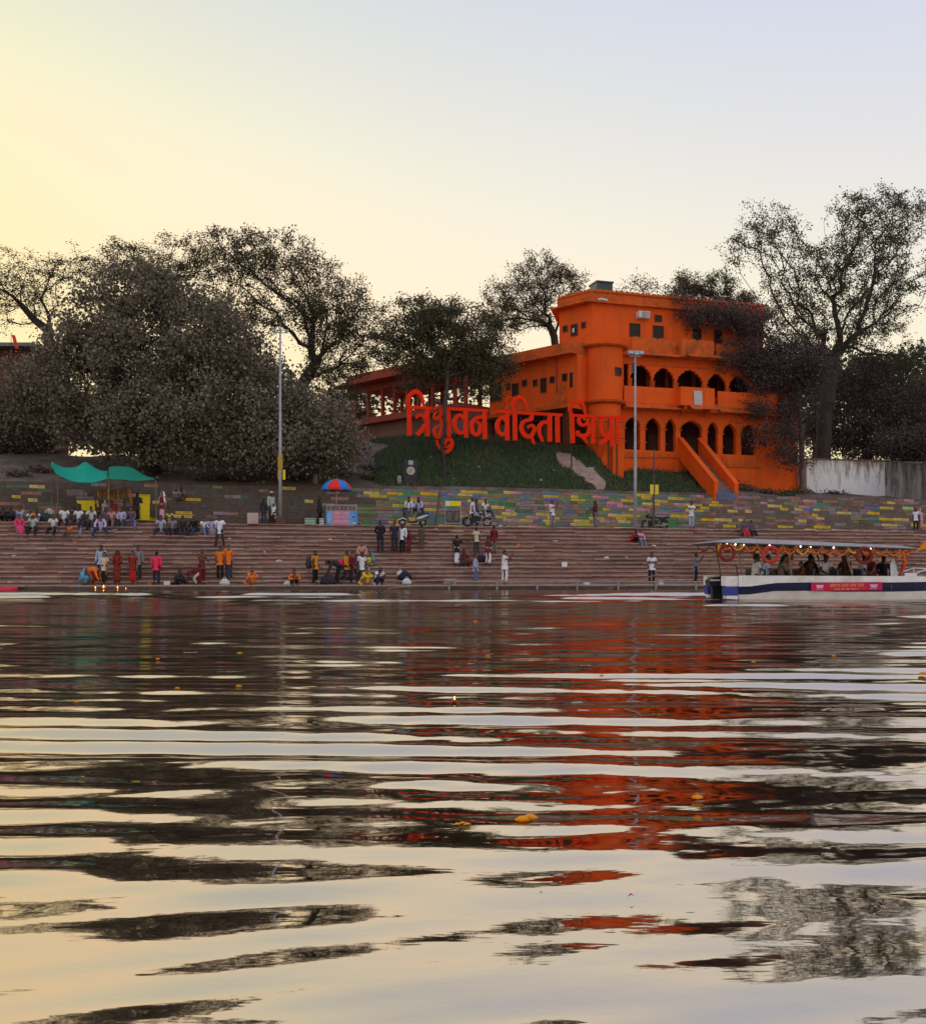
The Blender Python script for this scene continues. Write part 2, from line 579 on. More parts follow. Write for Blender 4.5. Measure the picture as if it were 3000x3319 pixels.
def ghat():
    # landing by the water
    mb = MB()
    xs = [-60, -40] + [-30 + 3.0 * i for i in range(23)] + [60]
    fr = []
    for x in xs:
        yb = BASE_Y + x * SA / CA + 1.0
        yf = min(front_Y(x), yb - 1.2) + RNG.uniform(-.03, .03)
        fr.append((x, yf, yb))
    for a, b in zip(fr[:-1], fr[1:]):
        z = LAND_Z
        mb.cur = 0
        mb.face((a[0], a[1], z), (b[0], b[1], z), (b[0], b[2], z), (a[0], a[2], z))
        mb.cur = 1
        mb.face((a[0], a[1], -1.5), (b[0], b[1], -1.5), (b[0], b[1], z), (a[0], a[1], z))
    o = mb.build('landing_pavement', [M_CONC, M_CORE])
    tag(o, kind='structure')
    # the coping slabs along the landing edge, each its own stone
    me = MB().box((0, 0, 0), (1, 1, 1)).mesh('coping_stone', M_NOSE)
    x = -24.0
    while x < 32:
        w = RNG.uniform(1.4, 2.2)
        c = bpy.data.objects.new('coping_stone', me)
        COL.objects.link(c)
        xm = x + w / 2
        yb = BASE_Y + xm * SA / CA + 1.0
        c.location = (xm, min(front_Y(xm), yb - 1.2) + 0.2, LAND_Z + 0.012 + RNG.uniform(0, .02))
        c.scale = (w - 0.04, 0.5, 0.07)
        c.rotation_euler = (0, 0, math.atan(0.055))
        c.parent = o
        x += w
    # lower stairs: every step is a course of slabs with a worn overhanging edge
    st = empty('ghat_stairs'); st['kind'] = 'structure'
    core = MB()
    prof = [(0.0, -0.5)]
    for k in range(NST):
        t0 = k * TREAD
        z = LAND_Z + RISE * (k + 1)
        prof += [(t0 + .05, z - RISE - .03), (t0 + .05, z - 0.10)]
    prof += [(PLAZA_T1 + .5, PLAZA_Z - 0.10), (PLAZA_T1 + .5, -0.5)]
    core.prism(prof, S0, S1, lambda a, b, d: G(d, a, b))
    co = core.build('stair_core', M_STONE, st)
    for k in range(NST):
        t0 = k * TREAD
        z = LAND_Z + RISE * (k + 1)
        mb = MB()
        s = S0
        depth = TREAD + 0.10 if k < NST - 1 else PLAZA_T1 - t0 + .3
        while s < S1:
            w = RNG.uniform(0.7, 1.9)
            tint = RNG.choice((0, 0, 0, 2, 3))
            dt, dz = RNG.uniform(-.035, .03), RNG.uniform(-.022, .012)
            th = 0.085
            mb.cur = 1
            a, b = s + .008, min(s + w, S1) - .008
            # top, front nosing
            pts = []
            for ss in (a, b):
                pts.append([G(ss, t0 - .03 + dt, z - th + dz), G(ss, t0 - .045 + dt, z - .02 + dz), G(ss, t0 - .02 + dt, z + dz), G(ss, t0 + depth, z + dz), G(ss, t0 + .09, z - th + dz)])
            for q in range(4):
                mb.cur = (tint, 1, 1, tint)[q] if RNG.random() < .8 else tint
                mb.face(pts[0][q], pts[1][q], pts[1][(q + 1) % 5], pts[0][(q + 1) % 5])
            mb.cur = 0
            mb.face(pts[0][4], pts[1][4], pts[1][0], pts[0][0])
            mb.face(*[pts[0][q] for q in (0, 1, 2, 3)][::-1])
            mb.face(*[pts[1][q] for q in (0, 1, 2, 3)])
            s += w
        mb.build('step', [M_STONE, M_NOSE, M_STONE2, M_STONE3], st)
    # painted upper stairs
    ps = empty('painted_stairs'); ps['kind'] = 'structure'
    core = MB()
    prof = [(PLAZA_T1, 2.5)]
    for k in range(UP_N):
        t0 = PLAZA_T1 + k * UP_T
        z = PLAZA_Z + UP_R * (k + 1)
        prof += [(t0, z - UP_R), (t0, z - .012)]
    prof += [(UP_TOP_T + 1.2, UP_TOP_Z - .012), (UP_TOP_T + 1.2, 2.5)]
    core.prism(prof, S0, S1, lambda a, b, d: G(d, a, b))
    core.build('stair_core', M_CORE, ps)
    PAINT = {'yellow': (0.80, 0.50, 0.025), 'ochre': (0.62, 0.36, 0.10), 'green': (0.05, 0.19, 0.07), 'olive': (0.15, 0.17, 0.06), 'teal': (0.07, 0.16, 0.18),
             'blue': (0.09, 0.11, 0.26), 'pink': (0.42, 0.19, 0.22), 'mauve': (0.23, 0.15, 0.19), 'brown': (0.20, 0.105, 0.075), 'grey': (0.16, 0.135, 0.125), 'dark_green': (0.055, 0.10, 0.05), 'umber': (0.07, 0.047, 0.034), 'slate': (0.062, 0.054, 0.045), 'clay': (0.098, 0.072, 0.060)}
    pm = {k: mat('paint_' + k, tuple(min(.85, x * (1.75 if k != 'yellow' else 1.08)) for x in c), 0.8, 0.25, 3.0, dirt=(0.14, 0.10, 0.075), dirt_amt=0.75, dirt_scale=1.1, bump=0.4) for k, c in PAINT.items()}
    bm = bmesh.new()
    bmesh.ops.create_cube(bm, size=1.0)
    bmesh.ops.bevel(bm, geom=[e for e in bm.edges], offset=0.035, segments=1, affect='EDGES')
    bme = bpy.data.meshes.new('stone_block')
    bm.to_mesh(bme); bm.free()
    bme.materials.append(pm['brown'])
    blocks = []
    for k in range(UP_N):
        t0 = PLAZA_T1 + k * UP_T
        z0 = PLAZA_Z + UP_R * k
        s = S0 + RNG.uniform(0, .8)
        lastc = ''
        while s < S1:
            w = RNG.choice((.5, .65, .85, 1.05, 1.25)) * RNG.uniform(.9, 1.1)
            sm = s + w / 2
            Y = BASE_Y + sm * SA + t0 * CA
            u = U0 + FPX * (sm * CA - t0 * SA) / Y
            mid = sstep(1080, 1260, u) * (1 - sstep(2150, 2380, u))
            rgt = sstep(2100, 2300, u)
            r = RNG.random()
            names = [q for q in PAINT if q not in ('umber', 'slate', 'clay')]
            if r < mid:
                # painted in bays: colour sets change along the stairs
                c = RNG.choices(names, (16, 8, 10, 13, 10, 4, 5 + 7 * (u > 1650), 4 + 6 * (u > 1650), 13, 18, 9))[0]
            elif u < 1200:
                c = RNG.choices(names + ['umber', 'slate'], (4.5 if k in (1, 2, 3) else .8, 2.5, 0, .8, .2, 0, .2, 1, 7, 5, 3, 42, 34))[0]
            else:
                c = RNG.choices(names + ['clay'], (6, 6, .5, 3, 1, 1.5, 5, 5, 9, 9, 2, 62))[0]
            if c == lastc: c = RNG.choice(('olive', 'grey', 'brown', 'teal') if 1150 < u < 2250 else ('clay', 'clay', 'brown') if u >= 2250 else ('umber', 'slate'))
            lastc = c
            blocks.append((c, sm, t0, z0, w, u))
            s += w + .015
    def show(b):
        c, sm, t0, z0, w, u = b
        if u < -20 or u > 3020: return -1
        if 1180 < u < 2330 and z0 > 0 and t0 > 13: return 0
        return {'yellow': 3, 'pink': 2.2, 'ochre': 2.2, 'blue': 2, 'green': 1.9, 'teal': 1.6, 'mauve': 1.5, 'olive': 1.3}.get(c, 0.5) * (0.4 + w)
    blocks.sort(key=show, reverse=True)
    rest = {}
    for i, (c, sm, t0, z0, w, u) in enumerate(blocks):
        dt = RNG.uniform(-.02, .03)
        hh = UP_R * RNG.uniform(.76, .92)  # short of the riser, so a dark core strip stands in for tread shadow
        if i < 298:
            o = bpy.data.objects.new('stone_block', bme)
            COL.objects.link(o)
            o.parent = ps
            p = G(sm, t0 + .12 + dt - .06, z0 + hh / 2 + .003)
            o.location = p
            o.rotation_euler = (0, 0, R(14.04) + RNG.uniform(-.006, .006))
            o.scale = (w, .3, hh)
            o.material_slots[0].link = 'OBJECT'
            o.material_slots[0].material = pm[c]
        else:
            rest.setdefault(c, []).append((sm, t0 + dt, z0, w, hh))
    mb = MB()
    cn = list(rest)
    for ci, c in enumerate(cn):
        mb.cur = ci
        for sm, t0, z0, w, hh in rest[c]:
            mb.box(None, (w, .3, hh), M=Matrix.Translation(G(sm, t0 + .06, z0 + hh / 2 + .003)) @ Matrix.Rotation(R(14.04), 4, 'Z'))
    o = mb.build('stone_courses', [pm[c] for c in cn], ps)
    o['kind'] = 'stuff'
    # bank behind the stairs, one sheet out to the horizon
    ss = list(np.linspace(-45, 55, 101))
    tt = [UP_TOP_T - .1, UP_TOP_T + .15] + list(np.linspace(UP_TOP_T + .5, 26, 40)) + [30, 40, 70, 150, 400, 1200]
    ss = [-900, -250, -90] + ss + [100, 260, 900]
    V, F = [], []
    for t in tt:
        for s in ss:
            V.append(G(s, t, bank_z(s, t) if t > UP_TOP_T else UP_TOP_Z - .01))
    n = len(ss)
    for j in range(len(tt) - 1):
        for i in range(n - 1):
            F.append((j * n + i, j * n + i + 1, (j + 1) * n + i + 1, (j + 1) * n + i))
    me = bpy.data.meshes.new('bank_ground')
    me.from_pydata([tuple(v) for v in V], [], F)
    me.polygons.foreach_set('use_smooth', [True] * len(F))
    me.materials.append(M_DIRT)
    o = bpy.data.objects.new('bank_ground', me)
    COL.objects.link(o)
    tag(o, kind='structure')
    # sides of the bank beyond the stairs (outside the picture)
    mb = MB()
    for sa, sb in ((-900, S0), (S1, 900)):
        mb.face(G(sa, -1, -1), G(sb, -1, -1), G(sb, UP_TOP_T + .6, UP_TOP_Z), G(sa, UP_TOP_T + .6, UP_TOP_Z))
    o = mb.build('river_bank', M_DIRT)
    tag(o, kind='structure')
ghat()

def ground(u, t):
    s = gs(u, t)
    return G(s, t, step_z(s, t))

# ------------------------------------------------------------------ grass on the slope under the sign
def in_grass(s, t, u):
    if not (UP_TOP_T + .15 < t < 21.5): return False
    # trodden path running down to the right
    lo = 1205 + (t - 12) * 3 + 40 * math.sin(t * 1.7) * math.sin(t * .6)
    if u < lo: return False
    hi = 2335 - max(0, (t - 12.2)) * 26
    if u > hi: return False
    return True

def path_d(u, v):
    """distance in photo pixels from the bare track"""
    best = 1e9
    P = [(1822, 1484), (1860, 1508), (1905, 1535), (1945, 1570)]
    for a, b in zip(P[:-1], P[1:]):
        dx, dy = b[0] - a[0], b[1] - a[1]
        q = min(1, max(0, ((u - a[0]) * dx + (v - a[1]) * dy) / (dx * dx + dy * dy)))
        best = min(best, math.hypot(u - a[0] - q * dx, v - a[1] - q * dy))
    return best

def grass():
    rng = np.random.default_rng(3)
    V, F = [], []
    n = 0
    tries = 0
    while n < 26000 and tries < 80000:
        tries += 1
        t = UP_TOP_T + .15 + (21.5 - UP_TOP_T) * rng.random()
        u = 1200 + 1150 * rng.random()
        s = gs(u, t)
        if not in_grass(s, t, u): continue
        p = G(s, t, bank_z(s, t))
        v = VH - FPX * (p.z - CH) / p.y
        if path_d(u, v) < 18 + 8 * rng.random(): continue
        if abs(u - 2020) < 60 and 1592 < v < 1612: continue
        h = rng.uniform(.10, .30) * (0.6 + .8 * float(vnoise(np.array(s / 1.4), np.array(t / 1.4), 2)))
        a = rng.uniform(0, 6.28)
        w = rng.uniform(.03, .06)
        dx, dy = math.cos(a) * w, math.sin(a) * w
        lx, ly = rng.normal(0, .07), rng.normal(-.03, .07)
        i = len(V)
        V += [(p.x - dx, p.y - dy, p.z - .02), (p.x + dx, p.y + dy, p.z - .02), (p.x + lx, p.y + ly, p.z + h)]
        F.append((i, i + 1, i + 2))
        n += 1
    m, t_, b = new_mat('grass_blades')
    N, L = t_.nodes, t_.links
    g = N.new('ShaderNodeNewGeometry')
    cr = N.new('ShaderNodeValToRGB')
    cr.color_ramp.elements[0].color = (0.032, 0.074, 0.022, 1)
    cr.color_ramp.elements[1].color = (0.095, 0.13, 0.042, 1)
    L.new(g.outputs['Random Per Island'], cr.inputs[0])
    tcg = N.new('ShaderNodeTexCoord')
    ng = N.new('ShaderNodeTexNoise'); ng.inputs['Scale'].default_value = .45; ng.inputs['Detail'].default_value = 4
    L.new(tcg.outputs['Object'], ng.inputs['Vector'])
    rg = N.new('ShaderNodeMapRange'); rg.inputs[1].default_value = .45; rg.inputs[2].default_value = .72
    L.new(ng.outputs[0], rg.inputs[0])
    mg = N.new('ShaderNodeMix'); mg.data_type = 'RGBA'
    L.new(rg.outputs[0], mg.inputs[0]); L.new(cr.outputs[0], mg.inputs[6]); mg.inputs[7].default_value = (.12, .10, .045, 1)
    L.new(mg.outputs[2], b.inputs['Base Color'])
    b.inputs['Roughness'].default_value = .8
    me = fast_mesh('grass', np.array(V), np.array(F), m)
    o = bpy.data.objects.new('grass', me)
    COL.objects.link(o)
    tag(o, 'short dark green grass on the slope beneath the red lettering', 'grass', kind='stuff')
    # the sod under the blades, and the bare track, are sheets lying on the bank
    ms = mat('sod', (0.03, 0.05, 0.02), 0.95, 0.4, 2.0, bump=0.6)
    mb = MB(); mp = MB()
    du, dt = 6, .15
    t = UP_TOP_T + .2
    while t < 21.5:
        u = 1200
        while u < 2350:
            um, tm = u + du / 2, t + dt / 2
            s = gs(um, tm)
            if in_grass(s, tm, um):
                q = []
                for (uu, ttt) in ((u, t), (u + du, t), (u + du, t + dt), (u, t + dt)):
                    s2 = gs(uu, ttt)
                    q.append((s2, ttt))
                p = G(s, tm, bank_z(s, tm))
                v = VH - FPX * (p.z - CH) / p.y
                onp = path_d(um, v) < 20 + 5 * math.sin(um * .13) * math.sin(tm * 2.1)
                tgt = mp if onp else mb
                tgt.face(*[G(a, b_, bank_z(a, b_) + .03) for a, b_ in q])
            u += du
        t += dt
    o2 = mb.build('grass_slope', ms, weld=True); tag(o2, kind='structure')
    o3 = mp.build('footpath', M_PATH, weld=True); tag(o3, kind='structure')
grass()

# ------------------------------------------------------------------ the saffron building
OR = (0.84, 0.108, 0.004)
M_OR = mat('saffron_plaster', OR, 0.75, 0.13, 0.9, dirt=(0.36, 0.06, 0.010), dirt_amt=0.42, dirt_scale=0.45, bump=0.15, streak=(0.40, 0.075, 0.016))
M_OR2 = mat('saffron_trim', (0.66, 0.108, 0.008), 0.75, 0.2, 1.4, dirt=(0.20, 0.065, 0.014), dirt_amt=0.8, dirt_scale=0.8, bump=0.15, streak=(0.26, 0.07, 0.02))
M_RED = mat('oxide_red_plaster', (0.36, 0.065, 0.035), 0.8, 0.2, 1.2, dirt=(0.16, 0.05, 0.035), dirt_amt=0.7, dirt_scale=0.5, bump=0.2)
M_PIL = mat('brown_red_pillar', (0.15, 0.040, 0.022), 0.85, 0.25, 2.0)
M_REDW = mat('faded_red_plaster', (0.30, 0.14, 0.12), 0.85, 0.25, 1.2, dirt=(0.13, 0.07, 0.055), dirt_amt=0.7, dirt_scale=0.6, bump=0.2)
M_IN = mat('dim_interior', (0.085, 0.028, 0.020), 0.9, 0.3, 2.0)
M_GLASS = mat('dark_glass', (0.024, 0.014, 0.016), 0.3, 0.2, 2.0, spec=0.2)
M_FRAME = mat('brown_window_frame', (0.09, 0.035, 0.018), 0.6, 0.2, 5.0)
M_WHITE = mat('white_paint', (0.72, 0.70, 0.66), 0.6, 0.08, 4.0, dirt=(0.4, 0.36, 0.3), dirt_amt=0.4)
M_METAL = mat('galvanised_steel', (0.42, 0.43, 0.44), 0.45, 0.2, 5.0, metal=0.4, dirt=(0.22, 0.20, 0.18), dirt_amt=0.6, dirt_scale=2.0)
M_DARK = mat('dark_iron', (0.035, 0.032, 0.032), 0.6, 0.3, 5.0)
M_TANK = mat('teal_grey_tank', (0.055, 0.085, 0.09), 0.5, 0.2, 4.0)
M_BLACK = mat('black_plastic', (0.016, 0.016, 0.017), 0.35, 0.2, 6.0)

BYAW = R(17)
BC, BS = math.cos(BYAW), math.sin(BYAW)
BO = Vector((11.7, 72.0, 0))
def B(e, d, z):                          # building frame: e along the facade, d depth behind it
    return Vector((BO.x + e * BC - d * BS, BO.y + e * BS + d * BC, z))
def be(u, d=0.0):
    k = (u - U0) / FPX
    X, Yv = BO.x - d * BS, BO.y + d * BC
    return (Yv * k - X) / (BC - BS * k)
def bz(u, v, d=0.0):
    p = B(be(u, d), d, 0)
    return CH + (VH - v) / FPX * p.y
def cu(x): return 1750 + x / 2.0244      # enlarged-detail coordinates to photo coordinates
def cv(y): return 880 + y / 2.0244
def ce(x, d=0.0): return be(cu(x), d)
def cz(x, y, d=0.0): return bz(cu(x), cv(y), d)

def pointed_arch(x0, x1, zs, zt, z0, n=7):
    """outline of an opening: sill z0, springing zs, apex zt"""
    xm = (x0 + x1) / 2
    h = (x1 - x0) / 2
    left, right = [], []
    for k in range(n + 1):
        q = k / n
        a = q * math.pi / 2
        # four-centred: round shoulder, then a straight rise to the point
        xx = h * (math.cos(a) ** 0.9)
        zz = (zt - zs) * (0.78 * math.sin(a) + 0.22 * q ** 3)
        left.append((xm - xx, zs + zz))
        right.append((xm + xx, zs + zz))
    return [(x0, z0)] + left + right[::-1][1:] + [(x1, z0)]

def cusped_arch(x0, x1, zs, zt, z0, lobes=9, per=4):
    xm, h = (x0 + x1) / 2, (x1 - x0) / 2
    pts = []
    for k in range(lobes):
        a0, a1 = math.pi - math.pi * k / lobes, math.pi - math.pi * (k + 1) / lobes
        def on(a):
            return Vector((xm + h * math.cos(a), zs + (zt - zs) * (0.85 * math.sin(a) + 0.15 * max(0, 1 - abs(math.cos(a)) * 2.2))))
        A, C = on(a0), on(a1)
        nrm = Vector((-(C - A).y, (C - A).x)).normalized()
        bul = (C - A).length * 0.26
        for q in range(per):
            w = q / per
            p = A.lerp(C, w) + nrm * bul * math.sin(math.pi * w)
            pts.append((p.x, p.y))
    pts.append((x1, zs))
    return [(x0, z0)] + pts + [(x1, z0)]

def wall_with_holes(mb, x0, x1, z0, z1, holes, d0, d1, fn):
    """wall sheet from (x0,z0) to (x1,z1) with openings, thick from d0 to d1 (built with a triangulated fill)"""
    bm = bmesh.new()
    loops = [[(x0, z0), (x1, z0), (x1, z1), (x0, z1)]] + holes
    edges = []
    for lp in loops:
        vs = [bm.verts.new((a, b, 0)) for a, b in lp]
        for i in range(len(vs)):
            edges.append(bm.edges.new((vs[i], vs[(i + 1) % len(vs)])))
    res = bmesh.ops.triangle_fill(bm, use_beauty=True, use_dissolve=False, edges=edges)
    bm.verts.ensure_lookup_table()
    for f in bm.faces:
        c = [(v.co.x, v.co.y) for v in f.verts]
        mb.face(*[fn(a, b, d0) for a, b in c])
        mb.face(*[fn(a, b, d1) for a, b in c][::-1])
    bm.free()
    for lp in loops:
        n = len(lp)
        for i in range(n):
            a, b = lp[i], lp[(i + 1) % n]
            mb.face(fn(a[0], a[1], d0), fn(b[0], b[1], d0), fn(b[0], b[1], d1), fn(a[0], a[1], d1))

FE = lambda a, b, d: B(a, d, b)          # (e, z, depth)

def window_part(parent, e0, e1, z0, z1, d, fn=FE, frame=0.07, bars=1, mf=None, mg=None):
    mb = MB()
    f = frame
    for (a0, a1, b0, b1) in ((e0, e0 + f, z0, z1), (e1 - f, e1, z0, z1), (e0 + f, e1 - f, z0, z0 + f), (e0 + f, e1 - f, z1 - f, z1)):
        mb.prism([(a0, b0), (a1, b0), (a1, b1), (a0, b1)], d - .03, d + .05, fn)
    for k in range(bars):
        x = e0 + (e1 - e0) * (k + 1) / (bars + 1)
        mb.prism([(x - .02, z0 + f), (x + .02, z0 + f), (x + .02, z1 - f), (x - .02, z1 - f)], d - .01, d + .04, fn)
    w = mb.build('window', mf or M_FRAME, parent)
    g = MB().prism([(e0 + f - .01, z0 + f - .01), (e1 - f + .01, z0 + f - .01), (e1 - f + .01, z1 - f + .01), (e0 + f - .01, z1 - f + .01)], d + .015, d + .03, fn).build('pane', mg or M_GLASS, w)
    return w

def building():
    T = empty('temple_building', B(6, 4, 9.6), 0, 'bright saffron three storey riverside building with arched verandas and round corner tower', 'building')
    bpy.context.view_layer.update()
    # everything is modelled in world space; a child of the Empty keeps its place through the inverse matrix
    def win(*a, **k):
        w = window_part(None, *a, **k)
        w.parent = T
        w.matrix_parent_inverse = Matrix.Translation(-T.location)
        return w
    SPLIT = {'parapet', 'plinth', 'sunshade', 'pilaster', 'buttress', 'colonnette', 'railing'}
    def part(mb, name, m, weld=False, parent=None):
        for q in (mb.parts() if name in SPLIT else [mb]):
            o = q.build(name, m, None, weld=weld)
            o.parent = parent or T
            if parent is None:
                o.matrix_parent_inverse = Matrix.Translation(-T.location)
        return o
    eR = ce(1690)                                            # right end of the building
    e1a = ce(530)
    # ---- ground floor arcade
    gz0, gz1 = cz(550, 1168) , cz(550, 905)
    holes = []
    for x0, x1, ya, ysp, yb in ((555, 655, 955, 1022, 1168), (690, 788, 960, 1030, 1174), (820, 888, 965, 1035, 1182), (920, 1062, 980, 1040, 1215), (1097, 1165, 988, 1050, 1195), (1197, 1285, 998, 1062, 1200), (1318, 1415, 1005, 1070, 1205)):
        xm = (x0 + x1) / 2
        holes.append(pointed_arch(ce(x0), ce(x1), cz(xm, ysp), cz(xm, ya), cz(xm, yb)))
    lo = 6.6
    mb = MB()
    wall_with_holes(mb, e1a, eR, lo, gz1, holes, 0.0, 0.35, FE)
    part(mb, 'arcade_wall', M_OR)
    # raised rims round the arches and little capitals on the piers
    for h in holes:
        mb = MB()
        arc = h[1:-1]
        cx, cy = sum(p[0] for p in arc) / len(arc), arc[0][1]
        outer = [(cx + (a - cx) * 1.13, cy + (b - cy) * 1.10 + .02) for a, b in arc]
        for k in range(len(arc) - 1):
            mb.prism([arc[k], arc[k + 1], outer[k + 1], outer[k]], -.05, .02, FE)
        part(mb, 'arch', M_OR2)
        for xx in (h[0][0], h[-1][0]):
            mb = MB()
            mb.prism([(xx - .10, cy - .09), (xx + .10, cy - .09), (xx + .12, cy - .02), (xx - .12, cy - .02)], -.07, .03, FE)
            part(mb, 'capital', M_OR2)
            zb = h[0][1]
            mb = MB()
            mb.prism([(xx - .10, zb + (cy - zb) * .33), (xx + .10, zb + (cy - zb) * .33), (xx + .10, zb + (cy - zb) * .37), (xx - .10, zb + (cy - zb) * .37)], -.05, .03, FE)
            part(mb, 'pier_band', M_OR2)
    # room behind the arcade: floor, back wall, doors
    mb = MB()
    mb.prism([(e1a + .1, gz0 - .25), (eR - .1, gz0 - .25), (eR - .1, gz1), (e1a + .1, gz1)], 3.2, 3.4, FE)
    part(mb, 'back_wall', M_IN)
    mb = MB()
    mb.prism([(e1a + .1, gz0 - .42), (eR - .1, gz0 - .42), (eR - .1, gz0 - .26), (e1a + .1, gz0 - .26)], .36, 3.2, FE)
    part(mb, 'veranda_floor', M_CONC)
    for x in (600, 740, 990, 1240):
        e = ce(x, 3.2)
        mb = MB().prism([(e - .45, gz0 - .25), (e + .45, gz0 - .25), (e + .45, gz0 + 1.7), (e - .45, gz0 + 1.7)], 3.12, 3.19, FE)
        part(mb, 'door', M_FRAME)
    # plinth band
    mb = MB()
    mb.prism([(e1a - .2, cz(560, 1222)), (ce(930), cz(930, 1222)), (ce(930), cz(930, 1196)), (e1a - .2, cz(560, 1183))], -.10, -.005, FE)
    mb.prism([(ce(1190), cz(1300, 1285)), (ce(1450), cz(1300, 1285)), (ce(1450), cz(1300, 1215)), (ce(1190), cz(1300, 1215))], -.10, -.005, FE)
    part(mb, 'plinth', M_OR2)
    # ---- first floor slab, sunshade, parapet with projecting bay
    z1b, z1t = cz(548, 865), cz(548, 757)
    mb = MB()
    mb.prism([(e1a, gz1), (eR, gz1), (eR, gz1 + .22), (e1a, gz1 + .22)], -.5, 3.6, FE)
    part(mb, 'floor_slab', M_OR2)
    mb = MB()
    for a, b, dd in ((e1a, ce(918), 0), (ce(1140), ce(1500), 0), (ce(918), ce(1140), .75)):
        mb.prism([(-.95 - dd, gz1 + .04), (-.93 - dd, gz1 + .10), (-.45 - dd, z1b + .06), (-.45 - dd, z1b - .05)], a + .003, b - .003, lambda p, q, d: B(d, p, q))
    part(mb, 'sunshade', M_OR2)
    mb = MB()
    mb.prism([(e1a, z1b), (ce(918), z1b), (ce(918), z1t), (e1a, z1t)], -.55, -.40, FE)
    mb.prism([(ce(1140), z1b), (eR - 2.2, z1b), (eR - 2.2, z1t), (ce(1140), z1t)], -.55, -.40, FE)
    part(mb, 'parapet', M_OR)
    mb = MB()
    ea, eb = ce(918, -1.2), ce(1140, -1.2)
    mb.prism([(ea, z1b - .05), (eb, z1b - .05), (eb, z1t + .02), (ea, z1t + .02)], -1.30, -1.15, FE)
    mb.prism([(-1.15, z1b - .05), (-.40, z1b - .05), (-.40, z1t + .02), (-1.15, z1t + .02)], ea, ea + .15, lambda p, q, d: B(d, p, q))
    mb.prism([(-1.15, z1b - .05), (-.40, z1b - .05), (-.40, z1t + .02), (-1.15, z1t + .02)], eb - .15, eb, lambda p, q, d: B(d, p, q))
    mb.prism([(ea, z1b - .12), (eb, z1b - .12), (eb, z1b - .052), (ea, z1b - .052)], -1.30, -.40, FE)
    part(mb, 'balcony', M_OR)
    for x in (948, 1105):
        e = ce(x, -1.0)
        mb = MB().prism([(-1.2, z1b - .123), (-1.2, z1b - .38), (-.95, z1b - .5), (-.35, z1b - .75), (-.35, z1b - .123)], e - .08, e + .08, lambda p, q, d: B(d, p, q))
        part(mb, 'bracket', M_OR2)
    # ---- first floor cusped arches
    z2t = cz(560, 552)
    holes = []
    for x0, x1, ya, yb in ((548, 580, 600, 757), (595, 728, 612, 765), (745, 878, 630, 773), (900, 1065, 645, 778), (1098, 1220, 668, 790), (1240, 1368, 680, 800)):
        xm = (x0 + x1) / 2
        zt, zb = cz(xm, ya), z1t - .35
        if x1 - x0 < 50:
            holes.append([(ce(x0), zb), (ce(x1), zb), (ce(x1), zt), (ce(x0), zt)][::-1])
        else:
            zs = cz(xm, ya + 92)
            holes.append(cusped_arch(ce(x0), ce(x1), zs, zt, zb))
    mb = MB()
    wall_with_holes(mb, e1a, eR - 2.2, gz1 + .22, z2t, holes, 0.0, 0.25, FE)
    part(mb, 'arcade_wall', M_OR)
    for h in holes[1:]:
        mb = MB()
        for xx in (h[0][0], h[-1][0]):
            mb.lathe(B(xx, -.02, 0), [(.07, h[0][1] - .2), (.07, h[1][1] - .1), (.11, h[1][1] - .06), (.11, h[1][1])], 8)
        part(mb, 'colonnette', M_OR2)
    mb = MB()
    mb.prism([(e1a, cz(800, 622)), (ce(1085), cz(800, 622)), (ce(1085), cz(800, 614)), (e1a, cz(800, 614))], -.05, -.004, FE)
    part(mb, 'string_course', M_OR2)
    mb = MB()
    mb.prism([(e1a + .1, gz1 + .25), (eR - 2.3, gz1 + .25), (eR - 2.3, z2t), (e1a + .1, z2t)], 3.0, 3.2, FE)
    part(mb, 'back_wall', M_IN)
    for x in (690, 815, 990, 1160):
        e = ce(x, 3.0)
        mb = MB().prism([(e - .13, gz1 + .25), (e + .13, gz1 + .25), (e + .13, z2t), (e - .13, z2t)], 2.6, 2.9, FE)
        part(mb, 'pillar', M_RED)
    # right end block beside the arcades, reddish behind the hanging foliage
    mb = MB()
    mb.prism([(eR - 2.2, gz1 + .22), (eR, gz1 + .22), (eR, cz(1600, 690)), (eR - 2.2, cz(1560, 640))], .01, 5, FE)
    part(mb, 'end_wall', M_RED)
    # ---- second floor: terrace parapet, set-back wall, roof parapet
    D3 = 1.0
    zp0, zp1 = cz(585, 553), cz(600, 438)
    mb = MB()
    mb.prism([(e1a, z2t), (eR - 2.2, z2t), (eR - 2.2, z2t + .2), (e1a, z2t + .2)], -.35, 6.0, FE)
    part(mb, 'floor_slab', M_OR2)
    mb = MB()
    for a, b, dd in ((ce(560), ce(918), 0), (ce(1135), ce(1250), 0), (ce(918), ce(1135), .5)):
        mb.prism([(-.85 - dd, zp0 - .02), (-.83 - dd, zp0 + .05), (-.35 - dd, zp0 + .30), (-.35 - dd, zp0 + .18)], a + .003, b - .003, lambda p, q, d: B(d, p, q))
    part(mb, 'sunshade', M_OR2)
    def scallop(a, b, zb, zt, step=.62, r=.07):
        pts = [(b, zb), (a, zb)][::-1]
        pts = [(a, zb), (b, zb)]
        n = max(2, int((b - a) / step))
        for k in range(n):
            x1 = b - (b - a) * k / n
            x0 = b - (b - a) * (k + 1) / n
            for q in range(5):
                w = q / 4
                pts.append((x1 + (x0 - x1) * w, zt - r + r * 2 * math.sin(math.pi * w) ** .6))
        return pts
    mb = MB()
    mb.prism(scallop(ce(585), ce(918), zp0 + .21, zp1), -.42, -.30, FE)
    mb.prism(scallop(ce(1135), eR - 3, zp0 + .21, zp1 - .15), -.42, -.30, FE)
    mb.prism(scallop(ce(918, -.8), ce(1135, -.8), zp0 + .05, zp1), -.90, -.78, FE)
